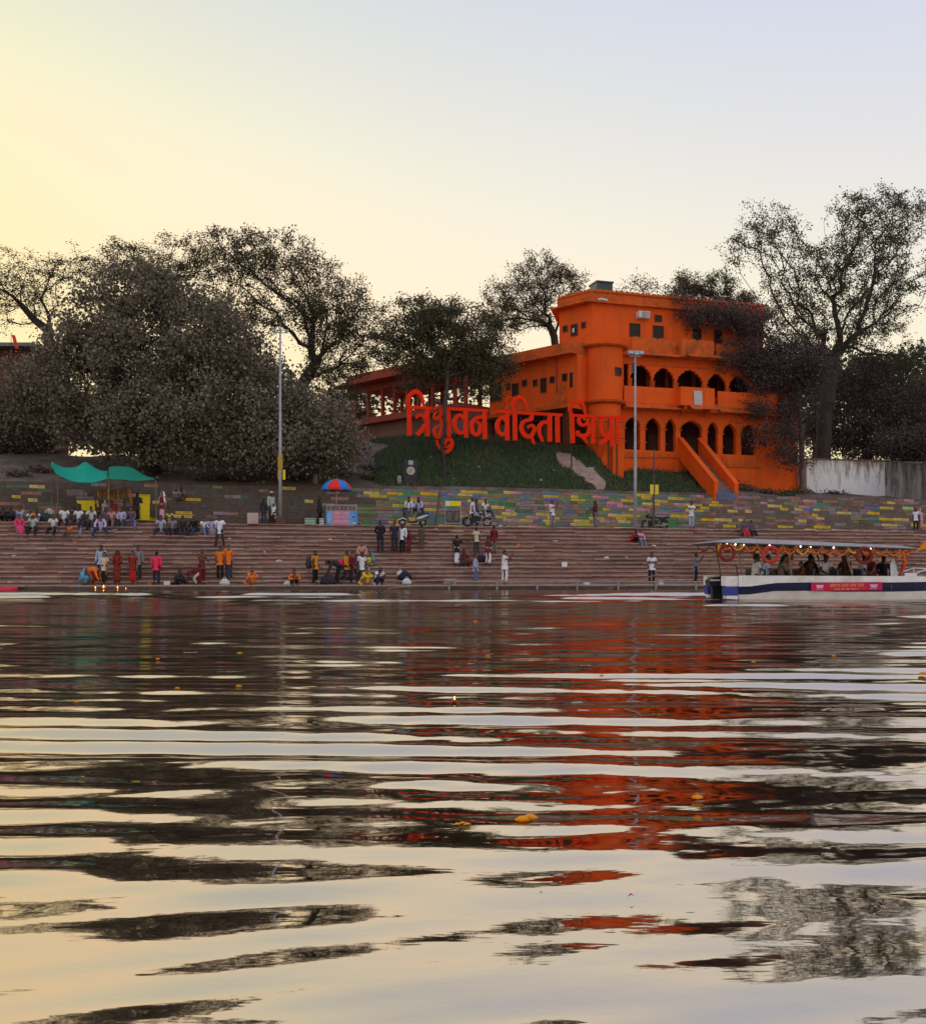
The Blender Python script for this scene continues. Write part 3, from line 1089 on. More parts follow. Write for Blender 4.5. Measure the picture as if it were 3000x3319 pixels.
    for ee in (ce(918, -.8) + .06, ce(1135, -.8) - .06):
        mb.prism([(-.78, zp0 + .05), (-.30, zp0 + .05), (-.30, zp1 - .05), (-.78, zp1 - .05)], ee - .06, ee + .06, lambda p, q, d: B(d, p, q))
    part(mb, 'parapet', M_OR2)
    ec = be(1918, D3)
    eR3 = be(2472, D3)
    zc0 = z2t + .2
    zcor = bz(1918, cv(205), D3)
    ztop = bz(1918, cv(122), D3)
    # left face turned 45 degrees
    C3 = B(ec, D3, 0)
    L45 = Vector((-.707, .707, 0))
    # the second floor is one body: front, turned left face, back
    def kf(u):                           # distance along the turned face for a photo column
        k = (u - U0) / FPX
        return (C3.y * k - C3.x) / (L45.x - L45.y * k)
    qL = kf(cu(125))
    PL = C3 + L45 * qL
    def LF(a, b, d):                     # turned face: a along, b height, d depth into the wall
        n = Vector((.707, .707, 0))
        p = C3 + L45 * a + n * d
        return Vector((p.x, p.y, b))
    foot = [C3, B(eR3, D3, 0), B(eR3, D3 + 7, 0), PL + Vector((1.5, 6, 0)), PL]
    def ring(z0, z1, off=0.0, poly=foot):
        cx = sum(p.x for p in poly) / len(poly); cy = sum(p.y for p in poly) / len(poly)
        mbb = MB()
        pl = []
        for p in poly:
            d = Vector((p.x - cx, p.y - cy, 0)); d.normalize()
            pl.append((p.x + d.x * off * 1.35, p.y + d.y * off * 1.35))
        mbb.prism(pl, z0, z1, lambda a, b, d: Vector((a, b, d)))
        return mbb
    part(ring(cz(400, 500, D3) - .3, zcor), 'wall', M_OR)
    part(ring(zcor, zcor + .12, .55), 'cornice', M_OR2)
    part(ring(zcor + .12, ztop - .12, .12), 'roof_parapet', M_OR2)
    # scalloped coping along the roof edge
    n = 34
    mb = MB()
    a, b = B(ec, D3 - .12, 0), B(eR3, D3 - .12, 0)
    me_c = None
    for k in range(n):
        p = a.lerp(b, (k + .5) / n)
        w = (b - a).length / n
        mm = MB()
        prof = [(-w / 2, 0), (w / 2, 0)] + [(w / 2 * math.cos(math.pi * q / 6), .06 + .16 * math.sin(math.pi * q / 6)) for q in range(7)]
        if me_c is None:
            mm.prism(prof, -.08, .08, lambda x, z, d: Vector((x, d, z)))
            me_c = mm.mesh('coping_scallop', M_OR2)
        o = bpy.data.objects.new('coping_scallop', me_c)
        COL.objects.link(o)
        o.parent = T
        o.location = Vector((p.x, p.y, ztop - .125)) - T.location
        o.rotation_euler = (0, 0, BYAW)
    n = 9
    a, b = C3 + Vector((-.1, -.1, 0)), PL + Vector((-.1, -.1, 0))
    for k in range(n):
        p = a.lerp(b, (k + .5) / n)
        o = bpy.data.objects.new('coping_scallop', me_c)
        COL.objects.link(o)
        o.parent = T
        o.location = Vector((p.x, p.y, ztop - .125)) - T.location
        o.rotation_euler = (0, 0, R(135))
        o.scale = ((b - a).length / n / (w), 1, 1)
    # its windows
    for x0, x1, y0, y1 in ((585, 655, 340, 428), (738, 808, 355, 440), (750, 797, 285, 330), (1000, 1056, 375, 455), (1140, 1190, 385, 470)):
        e0, e1 = ce(x0, D3), ce(x1, D3)
        xm = (x0 + x1) / 2
        win(e0, e1, cz(xm, y1, D3), cz(xm, y0, D3), D3 - .035, bars=1)
    for x0, x1, y0, y1 in ((150, 180, 355, 396), (204, 246, 345, 422), (272, 300, 330, 371)):
        a0, a1 = kf(cu(x1)), kf(cu(x0))
        p = C3 + L45 * ((a0 + a1) / 2)
        z0 = CH + (VH - cv(y1)) / FPX * p.y
        z1 = CH + (VH - cv(y0)) / FPX * p.y
        w = win(a0, a1, z0, z1, -.035, fn=LF, bars=0 if x0 != 204 else 1)
        if x0 == 204:
            mm = MB().prism([(a0 + .24, z0 + .25), (a0 + .42, z0 + .25), (a0 + .42, z1 - .3), (a0 + .24, z1 - .3)], -.10, -.075, LF).build('curtain', M_WHITE, w)
    # pale pilasters between the windows
    mb = MB()
    for x0, x1 in ((822, 868), (905, 945)):
        mb.prism([(ce(x0, D3), zp1 - .4), (ce(x1, D3), zp1 - .4), (ce(x1, D3), cz(x0, 362, D3)), (ce(x0, D3), cz(x0, 362, D3))], D3 - .06, D3 - .003, FE)
    part(mb, 'pilaster', M_OR)
    # window air conditioners
    for x0, x1, y0, y1 in ((640, 712, 267, 310), (1136, 1195, 315, 356)):
        e0, e1 = ce(x0, D3 - .3), ce(x1, D3 - .3)
        z0, z1 = cz(x0, y1, D3), cz(x0, y0, D3)
        mb = MB().prism([(e0, z0), (e1, z0), (e1, z1), (e0, z1)], D3 - .5, D3 - .004, FE)
        ac = part(mb, 'air_conditioner', M_WHITE)
        g = MB()
        for k in range(7):
            zz = z0 + .06 + (z1 - z0 - .12) * k / 6
            g.prism([(e0 + .25, zz - .015), (e1 - .05, zz - .015), (e1 - .05, zz + .015), (e0 + .25, zz + .015)], D3 - .53, D3 - .503, FE)
        g.build('grille', M_METAL, ac)
    # tank on the roof
    e = ce(420, D3 + 2.3)
    mb = MB()
    zt = ztop - .3
    mb.prism([(e - .66, zt), (e + .66, zt), (e + .66, zt + 1.65), (e - .66, zt + 1.65)], D3 + 2.2, D3 + 3.5, FE)
    part(mb, 'roof_cabin', M_TANK)
    mb = MB()
    mb.prism([(e - .72, zt + 1.65), (e + .72, zt + 1.65), (e + .72, zt + 1.75), (e - .72, zt + 1.75)], D3 + 2.1, D3 + 3.6, FE)
    part(mb, 'cabin_roof', M_TANK)
    # floodlight on the roof corner
    p = B(be(1953, D3 - .8), D3 - .8, bz(1953, cv(183), D3 - .8))
    mb = MB().box(p, (.7, .25, .12), BYAW + .3)
    mb.tube([p, p + Vector((-.3, .7, -.1))], .025, 5)
    part(mb, 'floodlight', M_WHITE)
    # ---- round corner tower
    cx = be(cu(430))
    rT = (be(cu(546)) - be(cu(316))) / 2
    zt0, zt1 = cz(430, 858), cz(430, 500)
    mb = MB()
    cT = B(cx, .35, 0)
    mb.lathe(cT, [(rT, zt0), (rT, zt1), (0, zt1)], 28)
    part(mb, 'tower', M_OR, weld=True)
    mb = MB().lathe(cT, [(rT * .97, zt1 - .16), (rT * 1.22, zt1 - .05), (rT * 1.27, zt1 + .03), (rT * 1.27, zt1 + .09), (0, zt1 + .14)], 28)
    part(mb, 'tower_ledge', M_OR2)
    mb = MB().lathe(cT, [(rT * .9, zt0 - .25), (rT * 1.16, zt0 - .12), (rT * 1.20, zt0 + .02), (rT * .99, zt0 + .1)], 28)
    part(mb, 'tower_ledge', M_OR2)
    zg = cz(500, 1325) - .4
    mb = MB().lathe(cT, [(rT * .92, zg), (rT * .92, zt0 - .1)], 28)
    part(mb, 'tower_base', M_OR)
    e0 = be(cu(478)); 
    wz0, wz1 = cz(478, 698), cz(478, 645)
    # small tower window on the curve
    th = math.atan2((B(e0, -1, 0) - cT).y, (B(e0, -1, 0) - cT).x)
    px = cT + Vector((math.cos(th), math.sin(th), 0)) * rT
    def TW(a, b, d):
        tx = Vector((-math.sin(th), math.cos(th), 0)); nx = Vector((math.cos(th), math.sin(th), 0))
        q = px + tx * a - nx * d
        return Vector((q.x, q.y, b))
    win(-.32, .32, wz0, wz1, -.03, fn=TW, frame=.09, bars=0)
    # buttress running down the slope under the tower
    mb = MB()
    x0, x1 = ce(466, -1.0), ce(545, -1.0)
    mb.prism([(x0, cz(500, 1330, -1.0) - .8), (x1 - .1, cz(500, 1330, -1.0) - .8), (x1, cz(500, 1150, -1)), (x0, cz(500, 1150, -1))], -1.2, .5, FE)
    x0, x1 = ce(412, -1.3), ce(466, -1.3)
    mb.prism([(x0 + .1, cz(430, 1300, -1.3) - .6), (x1, cz(430, 1315, -1.3) - .6), (x1, cz(430, 1165, -1.3)), (x0 + .25, cz(430, 1170, -1.3)), (x0, cz(430, 1230, -1.3))], -1.0, .4, FE)
    part(mb, 'buttress', M_OR)
    # white notice on the bay
    return T, part, win
BLD, bpart, bwin = building()

def banner_on_balcony():
    z1t, z1b = cz(1030, 782, -1.32), cz(1030, 905, -1.32)
    e0, e1 = ce(1006, -1.32), ce(1060, -1.32)
    mb = MB()
    n = 6
    for k in range(n):
        a, b = k / n, (k + 1) / n
        mb.prism([(e0 + .06 * a, z1t + (z1b - z1t) * a), (e1 + .06 * a, z1t + (z1b - z1t) * a), (e1 + .06 * b, z1t + (z1b - z1t) * b), (e0 + .06 * b, z1t + (z1b - z1t) * b)], -1.345 - .02 * math.sin(k), -1.33 - .02 * math.sin(k), FE)
    o = mb.build('cloth_banner', mat('white_banner_cloth', (0.55, 0.50, 0.47), 0.9, 0.2, 14.0, stretch=(.3, .3, 1)))
    tag(o, 'pale cloth banner hanging from the projecting balcony of the saffron building', 'banner')
banner_on_balcony()

def outside_stairs():
    # flight with two solid saffron cheeks running down from the middle arch to the slope
    T = empty('stone_stairs', B(ce(1000), -2, 9), 0, 'steep outdoor stairs with saffron side walls leading to the arched doorway', 'stairs')
    inv = Matrix.Translation(-T.location)
    zt = cz(990, 1205)
    # foot of the flight: project its two cheek ends on to the slope
    for xa, ya, xb, yb in ((918, 1095, 1155, 1385), (1045, 1100, 1288, 1395)):
        d_end = -5.2
        ea = ce(xa)
        eb = be(cu(xb), d_end)
        za, zb = cz(xa, ya), bz(cu(xb), cv(yb), d_end)
        za0, zb0 = za - 1.5, bz(cu(xb), cv(yb + 95), d_end) - .4
        A, Bq = B(ea, -.05, 0), B(eb, d_end, 0)
        dirv = (Bq - A); ln = dirv.length; dirv.normalize()
        nrm = Vector((-dirv.y, dirv.x, 0))
        mb = MB()
        def fn(a, b, d):
            p = A + dirv * a + nrm * d
            return Vector((p.x, p.y, b))
        mb.prism([(0, za0), (ln, zb0), (ln, zb), (0, za)], -.14, .14, fn)
        mb.prism([(0, za + .003), (ln, zb + .003), (ln, zb + .10), (0, za + .10)], -.19, .19, fn)
        o = mb.build('side_wall', M_OR); o.parent = T; o.matrix_parent_inverse = inv
        if xa == 918: keep = (A, dirv, ln, nrm, za0, zb0)
        else: keep2 = (A, dirv, ln)
    A, dirv, ln, nrm, za0, zb0 = keep
    A2, dirv2, ln2 = keep2
    n = 15
    me_s = None
    for k in range(n):
        q0, q1 = k / n, (k + 1.15) / n
        z1 = zt + (zb0 + .55 - zt) * (k + .3) / n
        p = [A + dirv * ln * q0, A + dirv * ln * q1, A2 + dirv2 * ln2 * q1, A2 + dirv2 * ln2 * q0]
        mb = MB().prism([(v.x, v.y) for v in p], z1 - .55, z1, lambda a, b, d: Vector((a, b, d)))
        o = mb.build('step', [M_STONE if k < n - 2 else mat('blue_painted_step', (0.13, 0.15, 0.24), .85, .3, 4, dirt=(.08, .07, .06))][0]); o.parent = T; o.matrix_parent_inverse = inv
outside_stairs()

# ---- left wing and open pavilion share one line that runs back to the left
W0 = B(be(1856), .2, 0)
WD = Vector((-.707, .707, 0))
WN = Vector((.707, .707, 0))
def wl(u, d=0.0):
    k = (u - U0) / FPX
    P = W0 + WN * d
    return (P.y * k - P.x) / (WD.x - WD.y * k)
def wz(u, v, d=0.0):
    p = W0 + WN * d + WD * wl(u, d)
    return CH + (VH - v) / FPX * p.y
def WF(a, b, d):
    p = W0 + WD * a + WN * d
    return Vector((p.x, p.y, b))

def wing():
    lend = wl(1586)
    zr1, zr0 = wz(1800, 1120), wz(1800, 1160)
    zfl = wz(1700, 1338)
    zgr = 9.4
    holes = []
    spec = ((1575, 1625, 1240, 1301, 1), (1640, 1653, 1243, 1263, 0), (1660, 1680, 1242, 1283, 1), (1692, 1707, 1231, 1252, 0), (1728, 1741, 1230, 1251, 0), (1752, 1771, 1225, 1272, 1), (1782, 1797, 1220, 1241, 0), (1822, 1838, 1210, 1235, 0), (1847, 1856, 1207, 1255, 0))
    mb = MB()
    mb.prism([(-.5, zfl), (lend, zfl), (lend, zr0), (-.5, zr0)], 0, 5.5, WF)
    bpart(mb, 'wing_wall', M_OR)
    for u0, u1, v0, v1, bars in spec[1:]:
        a0, a1 = wl(u1), wl(u0)
        um = (u0 + u1) / 2
        bwin(a0, a1, wz(um, v1), wz(um, v0), -.035, fn=WF, bars=bars, frame=.06)
    u0, u1, v0, v1, _ = spec[0]
    bwin(wl(u1), min(wl(u0), lend - .1), wz(1600, v1), wz(1600, v0), -.035, fn=WF, bars=2, frame=.08)
    mb = MB()
    mb.prism([(-.5, zr0), (lend + .4, zr0), (lend + .4, zr0 + .12), (-.5, zr0 + .12)], -.75, 5.6, WF)
    bpart(mb, 'wing_cornice', M_OR2)
    mb = MB()
    mb.prism([(-.5, zr0 + .12), (lend, zr0 + .12), (lend, zr1), (-.5, zr1)], -.3, 5.4, WF)
    bpart(mb, 'wing_parapet', M_OR2)
    # drain pipe and lean-to stair at the join
    mb = MB().tube([WF(1.35, zr0, -.08), WF(1.35, zgr, -.08)], .06, 6)
    bpart(mb, 'drain_pipe', M_RED)
    mb = MB()
    mb.prism([(-1.2, -.9), (0, -.9)] and [(wl(1836), zfl + 1.7), (wl(1836), zfl), (wl(1800), zfl)], -.6, -.004, WF)
    bpart(mb, 'stair_cheek', M_OR2)
    # lower storey: slab, pillars, deep shade behind
    mb = MB()
    mb.prism([(-.5, zfl - .25), (lend + .5, zfl - .25), (lend + .5, zfl - .003), (-.5, zfl - .003)], -1.1, 5.5, WF)
    bpart(mb, 'wing_slab', M_OR2)
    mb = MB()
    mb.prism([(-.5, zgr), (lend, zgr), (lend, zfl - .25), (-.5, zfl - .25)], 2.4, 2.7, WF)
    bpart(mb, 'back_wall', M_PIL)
    for k in range(5):
        a = .4 + (lend - .8) * k / 4
        mb = MB().prism([(a - .17, zgr - .5), (a + .17, zgr - .5), (a + .17, zfl - .25), (a - .17, zfl - .25)], -.35, 0, WF)
        bpart(mb, 'pillar', M_PIL)
    for k in (0, 2, 3):
        a = .4 + (lend - .8) * (k + .5) / 4
        mb = MB().prism([(a - .5, zgr), (a + .5, zgr), (a + .5, zgr + 2.0), (a - .5, zgr + 2.0)], 2.32, 2.397, WF)
        bpart(mb, 'door', M_FRAME)
wing()

def pavilion():
    a0, a1 = wl(1508), wl(1132)
    T = empty('open_pavilion', WF((a0 + a1) / 2, 11, 2), 0, 'red brown open pavilion on slim columns behind the middle tree', 'pavilion')
    inv = Matrix.Translation(-T.location)
    def part(mb, name, m, parent=None):
        o = mb.build(name, m)
        o.parent = parent or T
        if parent is None: o.matrix_parent_inverse = inv
        return o
    zr1, zr0 = wz(1283, 1188), wz(1283, 1222)
    zfl1, zfl0 = wz(1321, 1338), wz(1321, 1358)
    D = 6.0
    part(MB().prism([(a0, zr0), (a1, zr0), (a1, zr1), (a0, zr1)], -.2, D + .2, WF), 'roof', M_RED)
    part(MB().prism([(a0 - .3, zr0 - .14), (a1 + .9, zr0 - .14), (a1 + .9, zr0 - .003), (a0 - .3, zr0 - .003)], -1.1, D + 1.1, WF), 'eave', M_RED)
    part(MB().prism([(a0, zr0 - .75), (a1, zr0 - .75), (a1, zr0 - .143), (a0, zr0 - .143)], .05, .3, WF), 'beam', M_RED)
    part(MB().prism([(a0, zfl0), (a1 + .5, zfl0), (a1 + .5, zfl1), (a0, zfl1)], -.7, D, WF), 'floor_slab', M_RED)
    part(MB().prism([(a0, 8.2), (a1, 8.2), (a1, zfl0 - .003), (a0, zfl0 - .003)], 0, D, WF), 'base_wall', M_REDW)
    for uu in (1145, 1190, 1236, 1275, 1315, 1352, 1398, 1470, 1505):
        a = wl(uu)
        for d in (.15, D - .2):
            part(MB().prism([(a - .13, zfl1), (a + .13, zfl1), (a + .13, zr0 - .143), (a - .13, zr0 - .143)], d - .12, d + .12, WF), 'column', M_RED)
    for d in (.15, D - .2):
        for zz in (zfl1 + 1.05, zfl1 + 1.9):
            part(MB().tube([WF(a0, zz, d), WF(a1, zz, d)], .035, 5), 'railing', M_RED)
pavilion()

# ---- house at the left edge, mostly hidden by the banyan
def left_house():
    Yh = 70.0
    T = empty('brick_house', pt(-40, 1480, Yh), 0, 'rust red house at the left edge half hidden behind the big banyan', 'house')
    inv = Matrix.Translation(-T.location)
    def part(mb, name, m, parent=None):
        o = mb.build(name, m)
        o.parent = parent or T
        if parent is None: o.matrix_parent_inverse = inv
        return o
    x0, x1 = pt(-420, 0, Yh).x, pt(95, 0, Yh).x
    z0, z1 = 7.0, pt(0, 1130, Yh).z
    mr = mat('rust_wall', (0.17, 0.05, 0.028), .85, .25, 2.0, dirt=(.07, .03, .02), dirt_amt=.7)
    part(MB().bbox(x0, x1, Yh, Yh + 7, z0, z1), 'wall', mr)
    part(MB().bbox(x0 - .6, x1 + .6, Yh - .9, Yh + 7.5, z1, z1 + .25), 'roof', mat('grey_green_roof', (.16, .19, .18), .7, .2, 3))
    part(MB().bbox(x0, x1, Yh - .3, Yh - .003, pt(0, 1255, Yh).z, pt(0, 1237, Yh).z), 'ledge', mat('pink_ledge', (.34, .10, .10), .8, .2, 3))
    for uu in (-90, -20, 40):
        a, b = pt(uu - 16, 0, Yh).x, pt(uu + 16, 0, Yh).x
        zz0, zz1 = pt(0, 1400, Yh).z, pt(0, 1290, Yh).z
        w = part(MB().bbox(a, b, Yh - .06, Yh + .02, zz0, zz1), 'window', M_FRAME)
        MB().bbox(a + .08, b - .08, Yh - .075, Yh - .063, zz0 + .08, zz1 - .08).build('pane', M_GLASS, w)
    # red flag tied at the roof corner
    p = pt(36, 1128, Yh - .9)
    F = empty('flag', p, 0, 'small red flag tied to the roof corner of the rust red house', 'flag')
    MB().tube([(0, 0, -.3), (0.0, 0, 1.05)], .02, 5).build('pole', M_DARK, F)
    mb = MB()
    for k in range(5):
        a, b = k / 5, (k + 1) / 5
        mb.prism([(.02 + .05 * k, .95 - .19 * k), (.28 + .05 * k, .9 - .19 * k), (.33 + .05 * k, .71 - .19 * k), (.07 + .05 * k, .76 - .19 * k)], .02 * math.sin(2 * k), .012 + .02 * math.sin(2 * k), lambda x, z, d: Vector((x, d, z)))
    mb.build('flag_cloth', mat('flag_red', (.75, .07, .02), .8, .15, 5), F)
left_house()

# ---- stained boundary walls on the right
def stained(name, col, dark, amt):
    m, t, b = new_mat(name)
    N, L = t.nodes, t.links
    tc = N.new('ShaderNodeTexCoord')
    mp = N.new('ShaderNodeMapping'); mp.inputs['Scale'].default_value = (1.6, 1.6, .35)
    L.new(tc.outputs['Object'], mp.inputs[0])
    n = N.new('ShaderNodeTexNoise'); n.inputs['Scale'].default_value = 1.4; n.inputs['Detail'].default_value = 9; n.inputs['Roughness'].default_value = .72
    L.new(mp.outputs[0], n.inputs['Vector'])
    sx = N.new('ShaderNodeSeparateXYZ'); L.new(tc.outputs['Generated'], sx.inputs[0])
    ad = N.new('ShaderNodeMath'); ad.operation = 'MULTIPLY_ADD'; ad.inputs[1].default_value = .36; L.new(sx.outputs[2], ad.inputs[0]); L.new(n.outputs[0], ad.inputs[2])
    cr = N.new('ShaderNodeValToRGB')
    e = cr.color_ramp.elements
    e[0].position = .69; e[0].color = col + (1,)
    e[1].position = .90; e[1].color = dark + (1,)
    x = e.new(.78); x.color = tuple(c * .62 + d * .38 for c, d in zip(col, dark)) + (1,)
    L.new(ad.outputs[0], cr.inputs[0])
    L.new(cr.outputs[0], b.inputs['Base Color'])
    b.inputs['Roughness'].default_value = .9
    return m
def side_walls():
    mw = stained('lime_washed_wall', (0.85, 0.82, 0.80), (0.24, 0.16, 0.13), 1)
    def wall(name, label, pts, th, m):
        """pts: list of (u, t, v_top, v_bottom)"""
        T = empty(name, (0, 0, 0), 0, label, 'wall')
        T.location = G(gs(pts[0][0], pts[0][1]), pts[0][1], 7)
        mb = MB(); cp = MB()
        Q = []
        for (u, t, vt, vb) in pts:
            s = gs(u, t); p = G(s, t, 0)
            Q.append((p, CH + (VH - vt) / FPX * p.y, CH + (VH - vb) / FPX * p.y - 1.0))
        back = Vector((-SA, CA, 0)) * th
        for (p, a, b), (q, c, d) in zip(Q[:-1], Q[1:]):
            P = [Vector((p.x, p.y, b)), Vector((q.x, q.y, d)), Vector((q.x, q.y, c)), Vector((p.x, p.y, a))]
            mb.face(*P); mb.face(*[x + back for x in P][::-1])
            mb.face(P[3], P[2], P[2] + back, P[3] + back)
            mb.face(P[0], P[3], P[3] + back, P[0] + back)
            mb.face(P[2], P[1], P[1] + back, P[2] + back)
            o = -back * .25; u_ = Vector((0, 0, .004)); h = Vector((0, 0, .1))
            A = [P[3] + o + u_, P[2] + o + u_, P[2] + back * 1.25 + u_, P[3] + back * 1.25 + u_]
            cp.face(*A[::-1]); cp.face(*[x + h for x in A])
            for i in range(4):
                cp.face(A[i], A[(i + 1) % 4], A[(i + 1) % 4] + h, A[i] + h)
        w = mb.build('wall_face', m); w.parent = T; w.matrix_parent_inverse = Matrix.Translation(-T.location)
        w = cp.build('coping', mat('mossy_coping', (.16, .12, .10), .95, .4, 3)); w.parent = T; w.matrix_parent_inverse = Matrix.Translation(-T.location)
    wall('boundary_wall', 'white boundary wall streaked with brown stains right of the saffron building', [(2614, 18.5, 1489, 1585), (2740, 18.5, 1492, 1590), (2868, 18.5, 1496, 1596)], .35, mw)
    md = stained('mouldy_wall', (0.40, 0.36, 0.34), (0.10, 0.075, 0.065), 1)
    wall('retaining_wall', 'tall mouldy retaining wall curving down at the right edge', [(2869, 18.45, 1496, 1610), (2935, 16.5, 1500, 1640), (3000, 13.5, 1503, 1685), (3140, 11.0, 1506, 1740)], .5, md)
    wall('low_wall', 'short brick red wall stub joining the saffron building and the white wall', [(2572, 17.8, 1500, 1590), (2612, 18.4, 1503, 1590)], .3, M_REDW)
side_walls()

# ------------------------------------------------------------------ the big red lettering on poles
def lettering():
    tS = 13.9
    def sx(x): return 1280 + x * 0.42810
    def sy(y): return 1240 + y * 0.42834
    def LP(x, y, d=0.0):
        u, v = sx(x), sy(y)
        p = G(gs(u, tS), tS, 0)
        z = CH + (VH - v) / FPX * p.y
        return Vector((p.x, p.y, z)) + Vector((-SA, CA, 0)) * d
    T = empty('lettering_sign', LP(900, 420), 0, 'row of tall red Devanagari letters on thin poles above the grass slope', 'sign')
    inv = Matrix.Translation(-T.location)
    m_red = mat('letter_red', (0.90, 0.030, 0.004), 0.75, 0.10, 2.0, dirt=(.62, .03, .01), dirt_amt=.4, spec=.1)
    m_edge = mat('letter_edge', (0.70, 0.13, 0.01), 0.6, 0.15, 3.0)
    def smooth(P, n=5):
        if len(P) < 3: return P
        out = []
        for i in range(len(P) - 1):
            p0 = P[max(i - 1, 0)]; p1 = P[i]; p2 = P[i + 1]; p3 = P[min(i + 2, len(P) - 1)]
            for k in range(n):
                q = k / n
                out.append(tuple(0.5 * ((2 * p1[j]) + (-p0[j] + p2[j]) * q + (2 * p0[j] - 5 * p1[j] + 4 * p2[j] - p3[j]) * q * q + (-p0[j] + 3 * p1[j] - 3 * p2[j] + p3[j]) * q ** 3) for j in (0, 1)))
        out.append(P[-1])
        return out
    cnt = [0]
    def stroke(mb, P, w, curve=True):
        P = smooth(P) if curve else P
        n = len(P)
        ws = w if hasattr(w, '__len__') else (w, w)
        L_, R_ = [], []
        for i in range(n):
            a, b = P[max(i - 1, 0)], P[min(i + 1, n - 1)]
            dx, dy = b[0] - a[0], b[1] - a[1]
            l = math.hypot(dx, dy) or 1
            q = i / (n - 1)
            ww = ws[0] + (ws[1] - ws[0]) * q
            if len(ws) == 3:
                ww = ws[0] + (ws[1] - ws[0]) * q * 2 if q < .5 else ws[1] + (ws[2] - ws[1]) * (q * 2 - 1)
            L_.append((P[i][0] - dy / l * ww * .58, P[i][1] + dx / l * ww * .58))
            R_.append((P[i][0] + dy / l * ww * .58, P[i][1] - dx / l * ww * .58))
        cnt[0] += 1
        d0 = -.004 * (cnt[0] % 9)
        for i in range(n - 1):
            q = [L_[i], L_[i + 1], R_[i + 1], R_[i]]
            mb.cur = 0
            mb.face(*[LP(a, b, d0) for a, b in q])
            mb.cur = 1
            mb.face(*[LP(a, b, d0 + .22) for a, b in q][::-1])
            mb.face(LP(*L_[i], d0), LP(*L_[i], d0 + .22), LP(*L_[i + 1], d0 + .22), LP(*L_[i + 1], d0))
            mb.face(LP(*R_[i], d0), LP(*R_[i + 1], d0), LP(*R_[i + 1], d0 + .22), LP(*R_[i], d0 + .22))
        for i in (0, n - 1):
            mb.face(LP(*L_[i], d0), LP(*R_[i], d0), LP(*R_[i], d0 + .22), LP(*L_[i], d0 + .22))
    LET = [
        # short i sign with its hook, then tra
        [([(84, 181), (278, 194)], 20, 0), ([(108, 182), (111, 402)], 27, 0), ([(103, 180), (98, 140), (112, 95), (150, 68), (188, 82), (208, 125), (222, 180)], (24, 30, 15), 1)],
        [([(245, 192), (247, 405)], 27, 0), ([(158, 268), (180, 246), (212, 250), (236, 290)], (16, 26, 22), 1), ([(240, 308), (205, 355), (163, 397)], (24, 30, 24), 1)],
        [([(292, 205), (315, 186), (345, 192), (350, 225), (330, 262), (305, 275), (296, 248), (318, 222)], (16, 22, 12), 1), ([(310, 272), (348, 280), (356, 325), (346, 385), (325, 412), (300, 385), (302, 345), (330, 322)], (18, 26, 14), 1), ([(404, 186), (410, 408)], 26, 0), ([(355, 285), (402, 290)], 16, 0)],
        [([(315, 433), (325, 470), (346, 508)], (14, 16, 10), 1), ([(378, 470), (384, 438), (412, 428), (430, 448), (424, 492), (398, 520), (364, 524)], (20, 26, 20), 1), ([(380, 482), (400, 490), (416, 470)], 12, 1)],
        [([(396, 196), (706, 213)], 19, 0), ([(535, 206), (538, 416)], 27, 0), ([(524, 282), (498, 248), (468, 256), (450, 300), (460, 350), (492, 382), (526, 366)], (20, 27, 20), 1)],
        [([(677, 214), (680, 428)], 27, 0), ([(670, 262), (630, 262), (595, 282), (580, 325), (588, 372), (616, 392), (642, 372), (644, 320), (618, 292)], (20, 27, 18), 1)],
        [([(762, 216), (1030, 232)], 19, 0), ([(850, 226), (851, 437)], 27, 0), ([(836, 292), (820, 264), (792, 278), (774, 322), (786, 372), (816, 394), (840, 372)], (18, 27, 20), 1), ([(842, 200), (852, 172), (840, 146), (846, 116), (870, 108), (884, 118)], (8, 12, 10), 1)],
        [([(908, 226), (911, 437)], 27, 0), ([(905, 218), (890, 180), (896, 140), (925, 112), (962, 118), (988, 160), (1004, 216)], (16, 26, 12), 1)],
        [([(1036, 240), (1034, 282)], 24, 0), ([(1034, 280), (985, 288), (958, 326), (968, 380), (1004, 408), (1040, 392), (1056, 345), (1030, 320), (1006, 344)], (22, 28, 16), 1), ([(1020, 402), (1042, 430), (1054, 466)], (22, 20, 10), 1)],
        [([(1030, 232), (1266, 244)], 19, 0), ([(1173, 242), (1174, 446)], 27, 0), ([(1166, 300), (1118, 302), (1092, 340), (1098, 395), (1120, 446)], (22, 28, 14), 1)],
        [([(1230, 246), (1233, 452)], 27, 0)],
        [([(1340, 248), (1346, 457)], 27, 0), ([(1338, 240), (1326, 205), (1338, 165), (1382, 143), (1420, 168), (1446, 240)], (18, 28, 12), 1), ([(1322, 246), (1500, 254)], 18, 0)],
        [([(1442, 282), (1420, 258), (1394, 270), (1396, 304), (1424, 322), (1452, 306), (1458, 268)], (16, 24, 14), 1), ([(1456, 300), (1476, 345), (1462, 388), (1424, 402), (1384, 388), (1392, 364)], (18, 28, 20), 1), ([(1412, 402), (1438, 428), (1458, 460)], (22, 18, 8), 1), ([(1498, 252), (1500, 462)], 25, 0)],
        [([(1500, 254), (1740, 264)], 18, 0), ([(1636, 266), (1638, 468)], 25, 0), ([(1560, 270), (1558, 340), (1578, 396), (1612, 402), (1632, 352)], (20, 26, 18), 1), ([(1626, 408), (1588, 436), (1542, 464)], (24, 28, 18), 1)],
        [([(1684, 266), (1686, 468)], 22, 0)],
    ]
    for strokes in LET:
        mb = MB()
        for P, w, c in strokes:
            stroke(mb, P, w, bool(c))
        o = mb.build('letter', [m_red, m_edge], T)
        o.matrix_parent_inverse = inv
